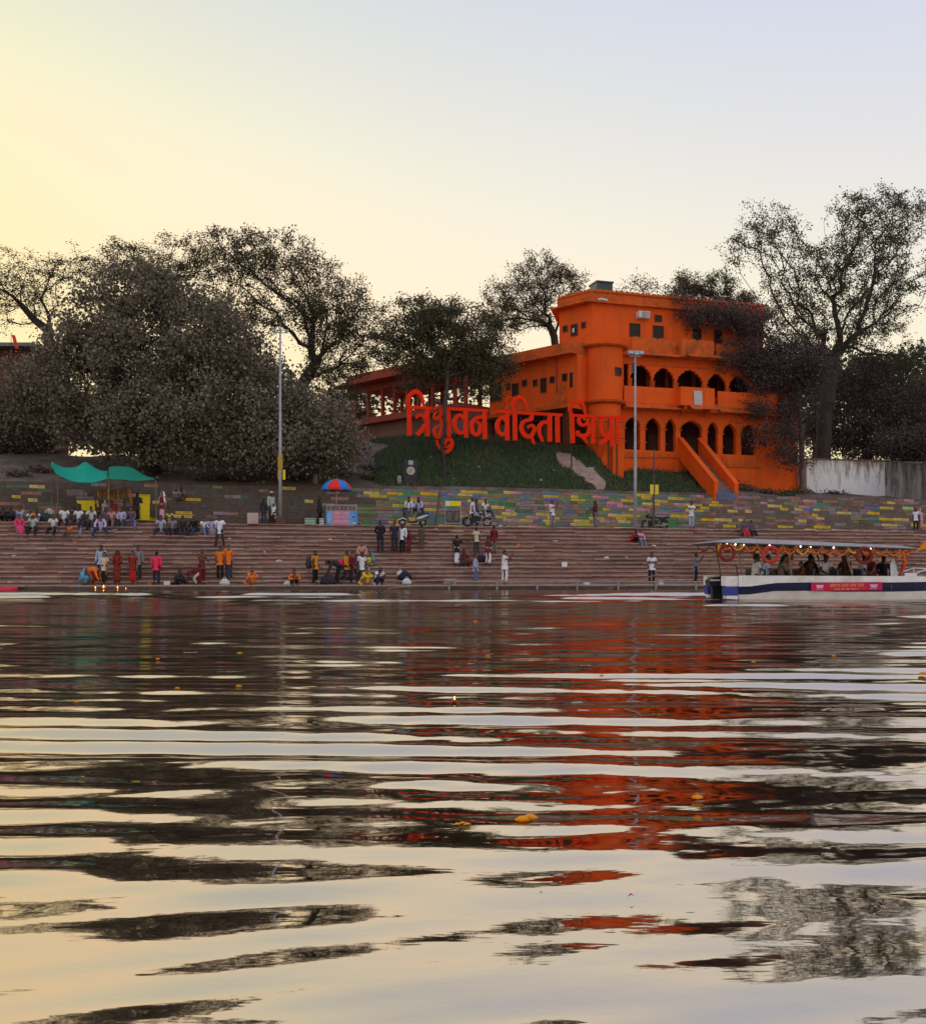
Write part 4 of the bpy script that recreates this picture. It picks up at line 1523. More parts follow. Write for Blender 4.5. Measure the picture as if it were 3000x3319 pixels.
    for y0, x0, x1 in ((0, 84, 1740),) and ((262, 95, 1740), (384, 95, 1740)):
        mb = MB().tube([LP(x0, y0, .25), LP(x1, y0 + 34, .25)], .022, 5)
        o = mb.build('rail', M_DARK, T); o.matrix_parent_inverse = inv
    for x in (110, 377, 597, 960, 1225, 1345, 1625, 1690):
        p = LP(x, 225 + x * .03, .27)
        s, t = st_of(p)
        q = G(s, t, bank_z(s, t) - .3)
        o = MB().tube([q, p], .05, 6).build('pole', M_DARK, T); o.matrix_parent_inverse = inv
lettering()

# ------------------------------------------------------------------ trees: branches grown through the crown's volume, leaves at their tips
def leaf_mat(name, c0, c1, c2):
    m, t, b = new_mat(name)
    N, L = t.nodes, t.links
    g = N.new('ShaderNodeNewGeometry')
    cr = N.new('ShaderNodeValToRGB')
    e = cr.color_ramp.elements
    e[0].color = c0 + (1,); e[1].color = c2 + (1,)
    x = e.new(.55); x.color = c1 + (1,)
    L.new(g.outputs['Random Per Island'], cr.inputs[0])
    L.new(cr.outputs[0], b.inputs['Base Color'])
    b.inputs['Roughness'].default_value = .7
    b.inputs['Specular IOR Level'].default_value = .2
    tr = N.new('ShaderNodeBsdfTranslucent')
    L.new(cr.outputs[0], tr.inputs[0])
    ms = N.new('ShaderNodeMixShader'); ms.inputs[0].default_value = .22
    L.new(b.outputs[0], ms.inputs[1]); L.new(tr.outputs[0], ms.inputs[2])
    L.new(ms.outputs[0], N['Material Output'].inputs['Surface'])
    return m
LM_DARK = leaf_mat('banyan_leaves', (0.107, 0.085, 0.054), (0.189, 0.154, 0.102), (0.317, 0.262, 0.185))
LM_OLIVE = leaf_mat('olive_leaves', (0.056, 0.051, 0.024), (0.104, 0.090, 0.044), (0.171, 0.144, 0.068))
LM_GREEN = leaf_mat('peepal_leaves', (0.049, 0.054, 0.027), (0.091, 0.093, 0.049), (0.165, 0.152, 0.083))
LM_BROWN = leaf_mat('dusty_leaves', (0.061, 0.044, 0.041), (0.104, 0.077, 0.068), (0.159, 0.122, 0.104))
M_BARK = mat('bark', (0.055, 0.042, 0.036), .95, .35, 5.0, bump=.6, stretch=(1, 1, .3))
M_BARKP = mat('pale_bark', (0.16, 0.125, 0.11), .95, .3, 5.0, bump=.5, stretch=(1, 1, .3))

def tree(name, label, trunk, blobs, n_attr, leaves, lsize, lm, bark=None, bare=.18, seed=1, clump=.45, r0=.012, shell=0.0, droop=0.0, flat=.0, group=None, minr=.016, tipfrac=.5, power=2.25, base_r=None):
    """trunk: list of world points, base first. blobs: (centre, (rx,ry,rz), weight)."""
    rng = np.random.default_rng(seed)
    base = Vector(trunk[0])
    T = empty(name, base, 0, label, 'tree', group)
    # attractors
    w = np.array([b[2] * (b[1][0] * b[1][1] * b[1][2]) ** .67 for b in blobs]); w /= w.sum()
    cnt = (w * n_attr).astype(int) + 1
    A = []
    for (c, r, _), k in zip(blobs, cnt):
        d = rng.normal(size=(k, 3)); d /= np.linalg.norm(d, axis=1)[:, None]
        rad = (shell + (1 - shell) * rng.random((k, 1))) ** (1 / 2.4)
        rad = np.where(rng.random((k, 1)) < .07, rad * 1.28, rad)
        A.append(np.array(c) + d * rad * np.array(r))
    A = np.concatenate(A)
    nodes = [tuple(p) for p in trunk]
    # refine trunk
    par = [-1]
    pts = [np.array(trunk[0])]
    for a, b in zip(trunk[:-1], trunk[1:]):
        a, b = np.array(a), np.array(b)
        k = max(1, int(np.linalg.norm(b - a) / .6))
        for q in range(1, k + 1):
            pts.append(a + (b - a) * q / k + (rng.normal(0, .05, 3) if q < k else 0))
            par.append(len(pts) - 2)
    nt_ = len(pts)
    start = nt_ // 3
    P = np.zeros((len(A) * 6 + nt_ + 10, 3)); plen = np.zeros(len(P))
    P[:nt_] = np.array(pts)
    for i in range(1, nt_): plen[i] = plen[par[i]] + np.linalg.norm(P[i] - P[par[i]])
    plen[:start] += 50
    n = nt_
    top = P[nt_ - 1]
    order = np.argsort(np.linalg.norm(A - top, axis=1) + rng.random(len(A)) * 1.5)
    tips = []
    for ai in order:
        a = A[ai]
        D = np.linalg.norm(P[:n] - a, axis=1)
        cost = D + .42 * plen[:n]
        j = int(np.argmin(cost))
        d = D[j]
        k = min(5, max(1, int(d / .8)))
        prev = j
        for q in range(1, k + 1):
            f = q / k
            p = P[j] + (a - P[j]) * f
            p[2] += (math.sin(math.pi * f) * d * .10) * (1 - droop * 2.0)
            if q < k: p = p + rng.normal(0, .06 * min(d, 2), 3)
            P[n] = p; par.append(prev); plen[n] = plen[prev] + np.linalg.norm(P[n] - P[prev])
            prev = n; n += 1
        tips.append(prev)
    P = P[:n]
    par = np.array(par)
    child = np.zeros(n, int)
    acc = np.zeros(n)
    for i in range(n - 1, 0, -1):
        if acc[i] == 0: acc[i] = r0 ** power
        acc[par[i]] += acc[i]
    rad = acc ** (1 / power)
    if base_r:
        sc = base_r / rad[0]
        rad = np.where(rad > .05, rad * (1 + (sc - 1) * np.clip((rad - .05) / (rad[0] - .05), 0, 1)), rad)
    # branch mesh
    V, F = [], []
    for i in range(1, n):
        r1 = max(rad[i], minr); rr0 = max(min(rad[par[i]], r1 * 1.35), minr)
        if par[i] < nt_ and i < nt_: rr0 = max(rad[par[i]], minr)
        a, b = P[par[i]], P[i]
        d = b - a; l = np.linalg.norm(d)
        if l < 1e-6: continue
        d /= l
        e1 = np.cross(d, (0.3, 1, 0.2)); e1 /= np.linalg.norm(e1); e2 = np.cross(d, e1)
        k = 8 if r1 > .12 else (5 if r1 > .04 else 3)
        i0 = len(V)
        for (pp, r) in ((a, rr0), (b + d * r1 * .3, r1)):
            for q in range(k):
                th = 2 * math.pi * q / k
                V.append(pp + (e1 * math.cos(th) + e2 * math.sin(th)) * r)
        for q in range(k):
            q2 = (q + 1) % k
            F.append((i0 + q, i0 + q2, i0 + k + q2, i0 + k + q))
    if base_r:                            # flared root
        i0 = len(V); k = 10
        for z, f in ((-.6, 1.9), (-.05, 1.5), (.5, 1.12), (1.2, 1.0)):
            for q in range(k):
                th = 2 * math.pi * q / k
                ff = f * (1 + .18 * math.sin(3 * th + seed)) if z < .4 else f
                V.append(P[0] + np.array((math.cos(th) * base_r * ff, math.sin(th) * base_r * ff, z)))
        for a in range(3):
            for q in range(k):
                q2 = (q + 1) % k
                F.append((i0 + a * k + q, i0 + a * k + q2, i0 + (a + 1) * k + q2, i0 + (a + 1) * k + q))
    V = np.array(V) - np.array(base)
    me = fast_mesh('trunk', V, np.array(F), bark or M_BARK, smooth=True)
    o = bpy.data.objects.new('trunk', me); COL.objects.link(o); o.parent = T
    # leaves
    tips = [q for q in tips if rng.random() > bare]
    tp = P[np.array(tips)]
    c = tp[rng.integers(0, len(tp), leaves)]
    # some along the outer twigs
    tw = rng.random(leaves) < tipfrac
    pj = P[par[np.array(tips)]]
    c2 = pj[rng.integers(0, len(pj), leaves)]
    idx = rng.integers(0, len(tp), leaves)
    f = rng.random(leaves)[:, None]
    c = np.where(tw[:, None], tp[idx], tp[idx] * f + pj[idx] * (1 - f))
    off = rng.normal(size=(leaves, 3)) * clump * np.array((1, 1, .75 - .45 * flat))
    off[:, 2] -= droop * np.abs(rng.normal(size=leaves)) * clump * 1.6
    c = c + off
    ax = rng.normal(size=(leaves, 3)); ax[:, 2] = ax[:, 2] * (1 - flat) - droop * 1.2; ax /= np.linalg.norm(ax, axis=1)[:, None]
    bx = np.cross(ax, rng.normal(size=(leaves, 3)) * np.array((1 - .7 * flat, 1 - .7 * flat, 1)) if not flat else np.stack([rng.normal(size=leaves) * .4, rng.normal(size=leaves) * .4, np.ones(leaves)], -1))
    bx /= np.linalg.norm(bx, axis=1)[:, None] + 1e-9
    s = lsize * rng.uniform(.55, 1.35, leaves)[:, None]
    wv = s * rng.uniform(.26, .42, leaves)[:, None]
    Q = np.stack([c - ax * s * .5, c + bx * wv, c + ax * s * .5, c - bx * wv], 1).reshape(-1, 3) - np.array(base)
    Fq = np.arange(leaves * 4).reshape(-1, 4)
    me = fast_mesh('crown', Q, Fq, lm)
    o = bpy.data.objects.new('crown', me); COL.objects.link(o); o.parent = T
    return T

def blob(u, v, ru, rv, Y, ry, w=1.0):
    p = pt(u, v, Y)
    return (tuple(p), (ru * Y / FPX, ry, rv * Y / FPX), w)
def bl(Y, lst):
    return [blob(u, v, ru, rv, Y + dy, ry, w) for (u, v, ru, rv, dy, ry, w) in lst]

def trees():
    # banyan on the left bank
    Y = 63.0
    g = pt(480, 1548, Y)
    tree('banyan_tree', 'huge dense dark banyan with drooping foliage on the left bank behind the green awning',
         [pt(480, 1560, Y), pt(490, 1480, Y), pt(520, 1400, Y), pt(540, 1300, Y)],
         bl(Y, [(540, 1110, 290, 170, 0, 4.2, 1.2), (440, 930, 150, 70, 0, 2.6, 1), (560, 960, 130, 60, 0, 2.4, .9), (330, 1030, 130, 100, 0, 2.6, .9), (360, 1200, 270, 170, -1, 3.8, 1), (230, 1260, 190, 120, 0, 3.2, 1), (720, 1160, 170, 130, 0, 3, 1), (760, 1300, 240, 150, 0, 4, 1.1), (920, 1390, 240, 110, -1, 3.6, 1.1), (600, 1340, 300, 130, -2, 3.8, 1.1),
                (400, 1380, 220, 95, -1, 2.8, 1), (1060, 1420, 130, 90, -1, 2.6, 1), (880, 1465, 240, 45, -1.5, 2.2, 1), (130, 1310, 110, 100, 2, 2.6, .8), (640, 1440, 180, 50, -1.5, 2.2, 1), (1010, 1320, 110, 70, 0, 2.4, .7)]),
         900, 140000, .215, LM_DARK, seed=21, clump=.50, shell=.5, droop=.35, base_r=.62, r0=.02, bare=.05)
    # feathery rain tree behind it, flat layers against the sky
    Y = 78.0
    tree('rain_tree', 'feathery flat-layered tree behind the banyan at the far left against the glow',
         [pt(150, 1480, Y), pt(150, 1200, Y), pt(160, 1020, Y)],
         bl(Y, [(60, 860, 150, 50, 0, 4, 1), (-20, 940, 160, 60, 0, 4, 1), (180, 900, 130, 60, 0, 3, 1), (90, 980, 150, 60, 0, 4, .8), (-140, 900, 150, 90, 0, 4, 1), (250, 850, 110, 35, 0, 3, .8), (20, 1040, 90, 40, 0, 3, .5)]),
         320, 16000, 0.155, LM_OLIVE, seed=5, clump=.30, flat=.75, base_r=.4, r0=.016)
    tree('rain_tree', 'feathery flat-layered tree rising behind the top of the banyan',
         [pt(560, 1400, Y + 2), pt(540, 1100, Y + 2), pt(520, 960, Y + 2)],
         bl(Y + 2, [(450, 850, 140, 45, 0, 4, 1), (600, 830, 120, 50, 0, 4, 1), (420, 800, 70, 22, 0, 2, .7), (650, 790, 60, 30, 0, 2, .9), (330, 880, 90, 35, 0, 3, .8), (560, 900, 180, 50, 0, 4, 1), (400, 785, 40, 15, 0, 1, .6)]),
         300, 16000, 0.155, LM_OLIVE, seed=8, clump=.30, flat=.75, base_r=.4, r0=.016)
    # airy tree with open limbs between banyan and pavilion
    Y = 74.0
    tree('neem_tree', 'tall airy tree with open branching crown right of the banyan',
         [pt(930, 1440, Y), pt(960, 1290, Y), pt(1010, 1200, Y), pt(1040, 1150, Y)],
         bl(Y, [(760, 830, 130, 90, 0, 3.5, 1), (900, 850, 150, 90, 0, 3.5, 1), (1030, 920, 140, 80, 0, 3.5, 1), (1130, 1000, 130, 80, 0, 3.5, 1), (1180, 1090, 100, 70, 0, 3, 1), (980, 1030, 190, 90, 0, 3.5, 1), (820, 960, 150, 100, 0, 3.5, .9), (720, 760, 50, 25, 0, 1.5, .7), (930, 770, 70, 25, 0, 2, .6), (1090, 1120, 120, 60, 0, 3, .8), (1070, 1200, 110, 60, 0, 3, 1), (1190, 1170, 90, 50, 0, 2.5, 1), (1100, 1270, 90, 50, -1, 2.5, .9)]),
         880, 47000, 0.145, LM_OLIVE, seed=33, clump=.27, base_r=.48, r0=.016)
    # middle tree standing in front of the pavilion and sign
    Y = 69.0
    tree('mango_tree', 'middle tree with wide low crown whose dark trunk crosses the red letters',
         [pt(1436, 1586, 65.6), pt(1438, 1480, 65.7), pt(1442, 1380, 65.8), pt(1446, 1280, 66.3), pt(1452, 1190, 67.3)],
         bl(Y, [(1390, 1010, 130, 50, 0, 3, 1), (1330, 1080, 120, 60, 0, 3, 1), (1480, 1060, 150, 80, 0, 3, 1), (1570, 1110, 110, 70, 0, 2.5, 1), (1420, 1160, 170, 60, 0, 2.8, 1), (1560, 1190, 110, 50, 0, 2.5, 1), (1280, 1140, 70, 50, 0, 2, .9), (1580, 1250, 70, 50, -1, 1.6, .9), (1380, 1220, 110, 40, -.5, 2, .8), (1640, 1190, 50, 30, 0, 1.5, .7)]),
         700, 44000, 0.15, LM_OLIVE, seed=44, clump=.27, base_r=.135, r0=.012)
    # behind the building
    Y = 92.0
    tree('neem_tree', 'airy tree behind the left wing roof of the saffron building',
         [pt(1800, 1400, Y), pt(1800, 1150, Y), pt(1795, 1090, Y)],
         bl(Y, [(1740, 870, 100, 45, 0, 3.5, .8), (1680, 950, 120, 55, 0, 3.5, 1), (1790, 950, 110, 70, 0, 3.5, .9), (1620, 1010, 90, 45, 0, 3, 1), (1700, 1030, 130, 50, 0, 3.5, .9), (1860, 900, 70, 50, 0, 3, .7), (1560, 1060, 60, 40, 0, 2, .8)]),
         480, 21000, 0.155, LM_OLIVE, seed=55, clump=.28, base_r=.35, r0=.016)
    tree('neem_tree', 'thin bare-topped tree just showing above the roof beside the tank',
         [pt(2110, 1400, Y + 6), pt(2090, 1000, Y + 6)],
         bl(Y + 6, [(2060, 915, 50, 22, 0, 2, 1), (2000, 950, 40, 25, 0, 2, .8), (2110, 930, 40, 25, 0, 2, .8)]),
         60, 798, 0.18, LM_BROWN, seed=57, clump=.4, base_r=.2, r0=.014)
    tree('neem_tree', 'airy tree showing over the right part of the roof line',
         [pt(2330, 1400, Y), pt(2330, 1050, Y)],
         bl(Y, [(2220, 930, 80, 40, 0, 3, 1), (2310, 930, 90, 40, 0, 3, 1), (2390, 980, 80, 35, 0, 3, 1), (2180, 970, 50, 25, 0, 2, .8)]),
         180, 14000, 0.15, LM_OLIVE, seed=59, clump=.28, base_r=.3, r0=.014)
    # great peepal on the right
    Y = 82.0
    tree('peepal_tree', 'great peepal tree with spreading limbs towering over the right end',
         [pt(2665, 1520, Y), pt(2670, 1360, Y), pt(2690, 1240, Y), pt(2700, 1150, Y)],
         bl(Y, [(2470, 720, 100, 60, 0, 3, .9), (2430, 800, 90, 60, 0, 3, .8), (2540, 800, 100, 110, 0, 3, .8), (2600, 900, 110, 110, 0, 3, .8), (2730, 680, 60, 50, 0, 2.5, .9), (2820, 660, 90, 45, 0, 3, 1.1), (2900, 720, 120, 80, 0, 3.5, 1.1), (2800, 800, 130, 120, 0, 4, 1.3), (2700, 850, 90, 80, 0, 3, 1), (2960, 650, 60, 40, 0, 2.5, .8),
                (2900, 900, 110, 90, 0, 3.5, 1.0), (2790, 960, 140, 80, 0, 3.5, 1), (2860, 1030, 100, 80, 0, 3.5, .9), (2660, 1010, 140, 90, 0, 3.5, 1), (2530, 970, 120, 70, 0, 3, .8), (2740, 1090, 160, 70, 0, 3, 1), (2900, 1150, 120, 60, 0, 3, .9), (2350, 790, 40, 30, 0, 1.5, .35), (3020, 900, 60, 120, 0, 2, .7), (2980, 1180, 70, 60, 0, 3, .9), (2560, 1070, 110, 50, 0, 3, .9)]),
         1250, 50000, 0.155, LM_GREEN, seed=66, clump=.27, droop=.3, base_r=.62, r0=.017)
    # dusty tree hanging over the right part of the facade
    Y = 74.5
    tree('drooping_tree', 'dusty dark tree whose hanging boughs cover the right part of the saffron facade',
         [pt(2600, 1585, Y + 1.5), pt(2596, 1420, Y + 1.2), pt(2585, 1280, Y + .6), pt(2560, 1130, Y)],
         bl(Y, [(2260, 1010, 80, 40, -.5, 1.2, .8), (2360, 1010, 110, 50, -.4, 1.5, .9), (2450, 1040, 80, 50, 0, 2, .8), (2420, 1150, 130, 55, -.3, 1.8, 1), (2540, 1150, 130, 80, 0, 2.4, 1.1), (2480, 1210, 120, 50, 0, 2, .9), (2620, 1200, 90, 80, .5, 2.4, 1), (2560, 1330, 60, 90, 0, 1.6, .8), (2450, 1300, 60, 60, -.3, 1.3, .5), (2480, 1400, 70, 60, -.4, 1.3, .5), (2560, 1450, 60, 70, -.3, 1.3, .55), (2200, 960, 40, 20, -.5, .8, .5)]),
         620, 46000, 0.155, LM_BROWN, bark=M_BARKP, seed=77, clump=.40, droop=.35, base_r=.20, r0=.013)
    # dark thicket under the peepal
    Y = 85.0
    tree('thicket_tree', 'low dense dark tree mass behind the white boundary wall',
         [pt(2810, 1530, Y), pt(2815, 1400, Y), pt(2820, 1330, Y)],
         bl(Y, [(2700, 1330, 120, 140, 0, 3, 1), (2820, 1320, 130, 150, 0, 3, 1), (2930, 1360, 120, 130, 0, 3, 1), (2860, 1440, 180, 70, -1, 3, 1), (3020, 1330, 90, 140, 0, 3, 1), (2650, 1420, 60, 90, 1, 2, .8), (2780, 1220, 100, 60, 0, 3, .8)]),
         620, 42000, 0.20, LM_BROWN, seed=88, clump=.5, shell=.3, base_r=.35, r0=.014)
    tree('thicket_tree', 'dark bushy tree spilling over the mouldy retaining wall at right',
         [pt(2945, 1560, 80.5), pt(2945, 1480, 80.5), pt(2955, 1430, 80.5)],
         bl(80.5, [(2900, 1440, 70, 45, 0, 2, 1), (2970, 1450, 80, 50, -.3, 2, 1), (3040, 1440, 70, 60, 0, 2, 1)]),
         240, 20000, 0.17, LM_BROWN, seed=89, clump=.4, shell=.3, base_r=.2, r0=.012)
    Y = 67.0
    tree('thicket_tree', 'dark low bushes at the far left below the rust red house',
         [pt(60, 1530, Y), pt(60, 1430, Y)],
         bl(Y, [(-10, 1380, 120, 80, 0, 2.6, 1), (100, 1420, 110, 60, 0, 2.6, 1), (-120, 1360, 120, 110, 0, 3, 1), (50, 1300, 80, 60, 1, 2, .8), (70, 1220, 50, 50, 1, 1.6, .7)]),
         280, 24000, 0.215, LM_DARK, seed=90, clump=.5, shell=.3, base_r=.25, r0=.012)
    # distant tree belt behind everything
    k = 0
    for (u, v, ru, rv, Yd) in ((1180, 1330, 130, 110, 120), (1330, 1290, 130, 90, 125), (1480, 1300, 120, 90, 118), (1090, 1380, 120, 100, 110), (860, 1330, 160, 130, 115), (2640, 1300, 130, 140, 115), (2800, 1250, 150, 130, 120), (2950, 1270, 140, 140, 112), (3120, 1270, 150, 150, 112), (-180, 1280, 160, 150, 110), (160, 1370, 170, 90, 100), (430, 1380, 170, 90, 104), (680, 1390, 150, 90, 100)):
        tree('distant_tree', ['hazy tree seen far back through the pavilion columns', 'hazy tree far back beyond the pavilion', 'far tree just right of the pavilion columns', 'far tree low behind the airy tree', 'far tree behind the right flank of the banyan', 'far tree behind the trunk of the great peepal', 'far tree behind the thicket under the peepal', 'far tree low at the right edge', 'far tree beyond the right edge', 'far tree beyond the left edge', 'far tree low behind the left part of the banyan', 'far tree low behind the middle of the banyan', 'far tree low behind the right part of the banyan'][k],
             [pt(u, 1500, Yd), pt(u, v + rv * .5, Yd), pt(u, v, Yd)],
             [blob(u, v, ru, rv, Yd, 4, 1), blob(u + 30, v - rv * .5, ru * .6, rv * .6, Yd, 3, .8), blob(u - 40, v + rv * .4, ru * .8, rv * .5, Yd, 3, .8)],
             110, 420 if k < 3 else 2600, .62, LM_OLIVE if k % 2 else LM_BROWN, seed=100 + k, clump=.8, base_r=.3, r0=.02, group='far trees beyond the riverside buildings')
        k += 1
trees()

# roots and hanging twigs are left to the crowns; small scrub on the bank
def scrub():
    m = LM_BROWN
    spots = [(60, 13.2), (130, 14.5), (250, 13.5), (660, 13.0), (720, 13.8), (800, 13.3), (960, 13.0), (1120, 13.6), (1190, 13.4), (1205, 15), (2420, 13.5), (2480, 15.0), (2545, 13.6), (2380, 16.0), (2600, 16.5), (2700, 17.4), (2560, 15.5)]
    names = ['scrubby weed clump at the far left of the bank', 'scrubby weed clump left of the awning pole', 'scrubby weed clump above the green awning', 'weed clump on the bank below the banyan, left of the lamp post', 'dry weed clump beneath the banyan boughs', 'weed clump close left of the left lamp post', 'weed clump close right of the left lamp post', 'weed clump left of the round emblem board', 'weed clump touching the round emblem board', 'weed clump at the left end of the grass slope', 'dry weed clump beside the foot of the saffron stairs', 'dry weed clump right of the saffron stairs', 'dry weed clump below the right corner of the saffron building', 'weed clump under the arches right of the stairs', 'weed clump by the low brick red wall', 'weed clump at the foot of the white wall', 'weed clump on the earth slope in front of the saffron corner']
    for i, ((u, t), lab) in enumerate(zip(spots, names)):
        p = ground(u, t)
        rng = np.random.default_rng(300 + i)
        n = 260
        c = rng.normal(size=(n, 3)) * np.array((.42, .3, .16)); c[:, 2] = np.abs(c[:, 2])
        ax = rng.normal(size=(n, 3)); ax[:, 2] = np.abs(ax[:, 2]) + .6; ax /= np.linalg.norm(ax, axis=1)[:, None]
        bx = np.cross(ax, rng.normal(size=(n, 3))); bx /= np.linalg.norm(bx, axis=1)[:, None]
        s = rng.uniform(.10, .24, n)[:, None]
        Q = np.stack([c - ax * s * .5, c + bx * s * .3, c + ax * s * .5, c - bx * s * .3], 1).reshape(-1, 3)
        T = empty('weed_clump', p, 0, lab, 'plant', 'weed clumps on the bank')
        me = fast_mesh('leaves', Q, np.arange(n * 4).reshape(-1, 4), LM_BROWN if i % 2 else LM_GREEN)
        o = bpy.data.objects.new('foliage', me); COL.objects.link(o); o.parent = T
        mb = MB()
        for k in range(6):
            a = rng.uniform(0, 6.28)
            mb.tube([(0, 0, -.05), (.3 * math.cos(a), .2 * math.sin(a), .25)], .012, 3)
        mb.build('stem', M_BARK, T)
scrub()

# ------------------------------------------------------------------ people
SKIN = [mat('skin_a', (0.16, 0.075, 0.045), .6, .1, 8), mat('skin_b', (0.22, 0.11, 0.07), .6, .1, 8), mat('skin_c', (0.10, 0.048, 0.03), .6, .1, 8)]
M_EYE = mat('eye_dark', (0.012, 0.01, 0.01), .3, .1, 8)
M_HAIR = mat('black_hair', (0.014, 0.011, 0.010), .6, .3, 20)
M_HAIRG = mat('grey_hair', (0.20, 0.19, 0.18), .7, .3, 20)
CL = dict(white=(.72, .72, .74), offwhite=(.60, .60, .56), paleblue=(.36, .43, .55), lightgreen=(.40, .47, .40), orange=(.78, .17, .015), mustard=(.62, .24, .02), pink=(.70, .05, .16), hotpink=(.80, .035, .10), red=(.55, .012, .012), rust=(.24, .022, .012),
          maroon=(.16, .012, .02), black=(.014, .013, .014), navy=(.022, .024, .05), charcoal=(.035, .033, .036), grey=(.22, .22, .23), brown=(.13, .045, .022), olive=(.10, .085, .045), jeans=(.12, .18, .34), darkjeans=(.03, .045, .09), lilac=(.50, .44, .60), purple=(.13, .09, .15),
          cyan=(.08, .35, .50), teal=(.06, .30, .32), yellow=(.72, .45, .02), lime=(.55, .58, .06), peach=(.55, .28, .22), palepink=(.62, .34, .45), cream=(.62, .50, .34), steel=(.17, .19, .25), lavender=(.38, .38, .52), darkgreen=(.03, .06, .04), khaki=(.20, .15, .10), bluebright=(.07, .16, .42))
def cloth(c):
    return mat('cloth_' + c, CL[c], .85, .18, 9.0, bump=.25)

def J(name, rng):
    j = dict(pel=(0, 0, .93), che=(0, 0, 1.22), top=(0, .01, 1.38), nek=(0, 0, 1.47), hed=(0, -.02, 1.585))
    for s, k in ((1, 'L'), (-1, 'R')):
        j.update({'sh' + k: (s * .165, .01, 1.395), 'el' + k: (s * .225, .03, 1.12), 'wr' + k: (s * .235, -.05, .87), 'hip' + k: (s * .09, 0, .90), 'kn' + k: (s * .10, -.02, .49), 'an' + k: (s * .105, .03, .075), 'to' + k: (s * .125, -.13, .035)})
    def st(**kw):
        for k, v in kw.items():
            if k[-1] in 'LR':
                j[k] = v
            elif k in ('el', 'wr', 'kn', 'an', 'to', 'hip', 'sh'):
                j[k + 'L'] = v; j[k + 'R'] = (-v[0], v[1], v[2])
            else:
                j[k] = v
    if name == 'phone':
        st(el=(.22, -.20, 1.22), wr=(.06, -.34, 1.46))
    elif name == 'back':
        st(el=(.25, .12, 1.15), wr=(.05, .17, .98))
    elif name == 'cross':
        st(el=(.25, -.06, 1.13), wr=(-.07, -.2, 1.2))
    elif name == 'armup':
        st(elR=(-.30, -.10, 1.58), wrR=(-.34, -.16, 1.86))
    elif name == 'reach':
        st(elR=(-.2, -.25, 1.2), wrR=(-.16, -.52, 1.22), elL=(.2, -.2, 1.16), wrL=(.1, -.42, 1.14))
    elif name == 'armout':
        st(elR=(-.38, -.12, 1.24), wrR=(-.60, -.22, 1.36))
    elif name == 'walk':
        st(knL=(.1, -.22, .52), anL=(.1, -.22, .09), toL=(.11, -.39, .06), knR=(-.1, .06, .49), anR=(-.1, .34, .12), toR=(-.1, .22, .03), wrL=(.22, .16, .90), elL=(.22, .12, 1.14), wrR=(-.22, -.24, .94), elR=(-.22, -.02, 1.12))
    elif name == 'wide':
        st(kn=(.17, -.05, .50), an=(.22, .02, .075), to=(.26, -.13, .035), el=(.30, -.02, 1.14), wr=(.14, -.12, .95))
    elif name == 'bend':
        st(pel=(0, .14, .88), che=(0, -.10, 1.08), top=(0, -.26, 1.12), nek=(0, -.36, 1.13), hed=(0, -.48, 1.08), sh=(.165, -.28, 1.12), el=(.20, -.34, .84), wr=(.10, -.46, .62), hip=(.09, .12, .86), kn=(.11, .0, .47))
    elif name == 'lowbend':
        st(pel=(0, .2, .72), che=(0, -.08, .84), top=(0, -.24, .80), nek=(0, -.34, .76), hed=(0, -.44, .68), sh=(.165, -.27, .79), el=(.20, -.36, .52), wr=(.10, -.44, .26), hip=(.09, .18, .70), kn=(.13, -.10, .44))
    elif name == 'squat':
        st(pel=(0, .17, .24), che=(0, .0, .52), top=(0, -.07, .67), nek=(0, -.10, .75), hed=(0, -.17, .86), sh=(.165, -.07, .67), hip=(.10, .15, .25), kn=(.17, -.30, .49), an=(.14, -.04, .075), to=(.15, -.2, .035), el=(.24, -.28, .50), wr=(.08, -.42, .42))
    elif name == 'sit':
        w = rng.uniform(.12, .2)
        st(pel=(0, .02, .11), che=(0, -.01, .40), top=(0, -.05, .55), nek=(0, -.07, .635), hed=(0, -.11, .75), sh=(.165, -.05, .56), hip=(.10, .0, .10), kn=(w, -.42, .07), an=(w - .02, -.58, -.37), to=(w, -.74, -.42), el=(.25, -.14, .32), wr=(.12, -.36, .16))
    elif name == 'sitwide':
        st(pel=(0, .02, .11), che=(0, -.03, .40), top=(0, -.09, .54), nek=(0, -.13, .62), hed=(0, -.18, .73), sh=(.165, -.09, .55), hip=(.10, .0, .10), kn=(.30, -.40, .07), an=(.34, -.58, -.37), to=(.39, -.74, -.42), el=(.27, -.22, .30), wr=(.20, -.42, .13))
    elif name == 'hug':
        st(pel=(0, .12, .11), che=(0, .03, .38), top=(0, -.04, .53), nek=(0, -.07, .62), hed=(0, -.12, .73), sh=(.165, -.04, .54), hip=(.10, .10, .11), kn=(.13, -.28, .46), an=(.12, -.36, .075), to=(.13, -.52, .035), el=(.26, -.20, .36), wr=(.07, -.40, .36))
    elif name == 'seatarm':
        st(pel=(0, .02, .11), che=(0, -.01, .40), top=(0, -.03, .55), nek=(0, -.04, .635), hed=(0, -.06, .75), sh=(.165, -.03, .56), hip=(.10, .0, .10), kn=(.13, -.42, .07), an=(.12, -.50, -.35), to=(.13, -.66, -.39), elL=(.25, -.06, .78), wrL=(.18, -.06, 1.02), elR=(-.25, -.14, .32), wrR=(-.12, -.36, .18))
    for k in list(j):
        x, y, z = j[k]
        a = .012 if k not in ('anL', 'anR', 'toL', 'toR') else 0
        j[k] = (x + rng.uniform(-a, a), y + rng.uniform(-a, a), z + rng.uniform(-a, a) * .5)
    return {k: Vector(v) for k, v in j.items()}

_tmpcol = bpy.data.collections.new('build_tmp')
COL.children.link(_tmpcol)
_pending = []

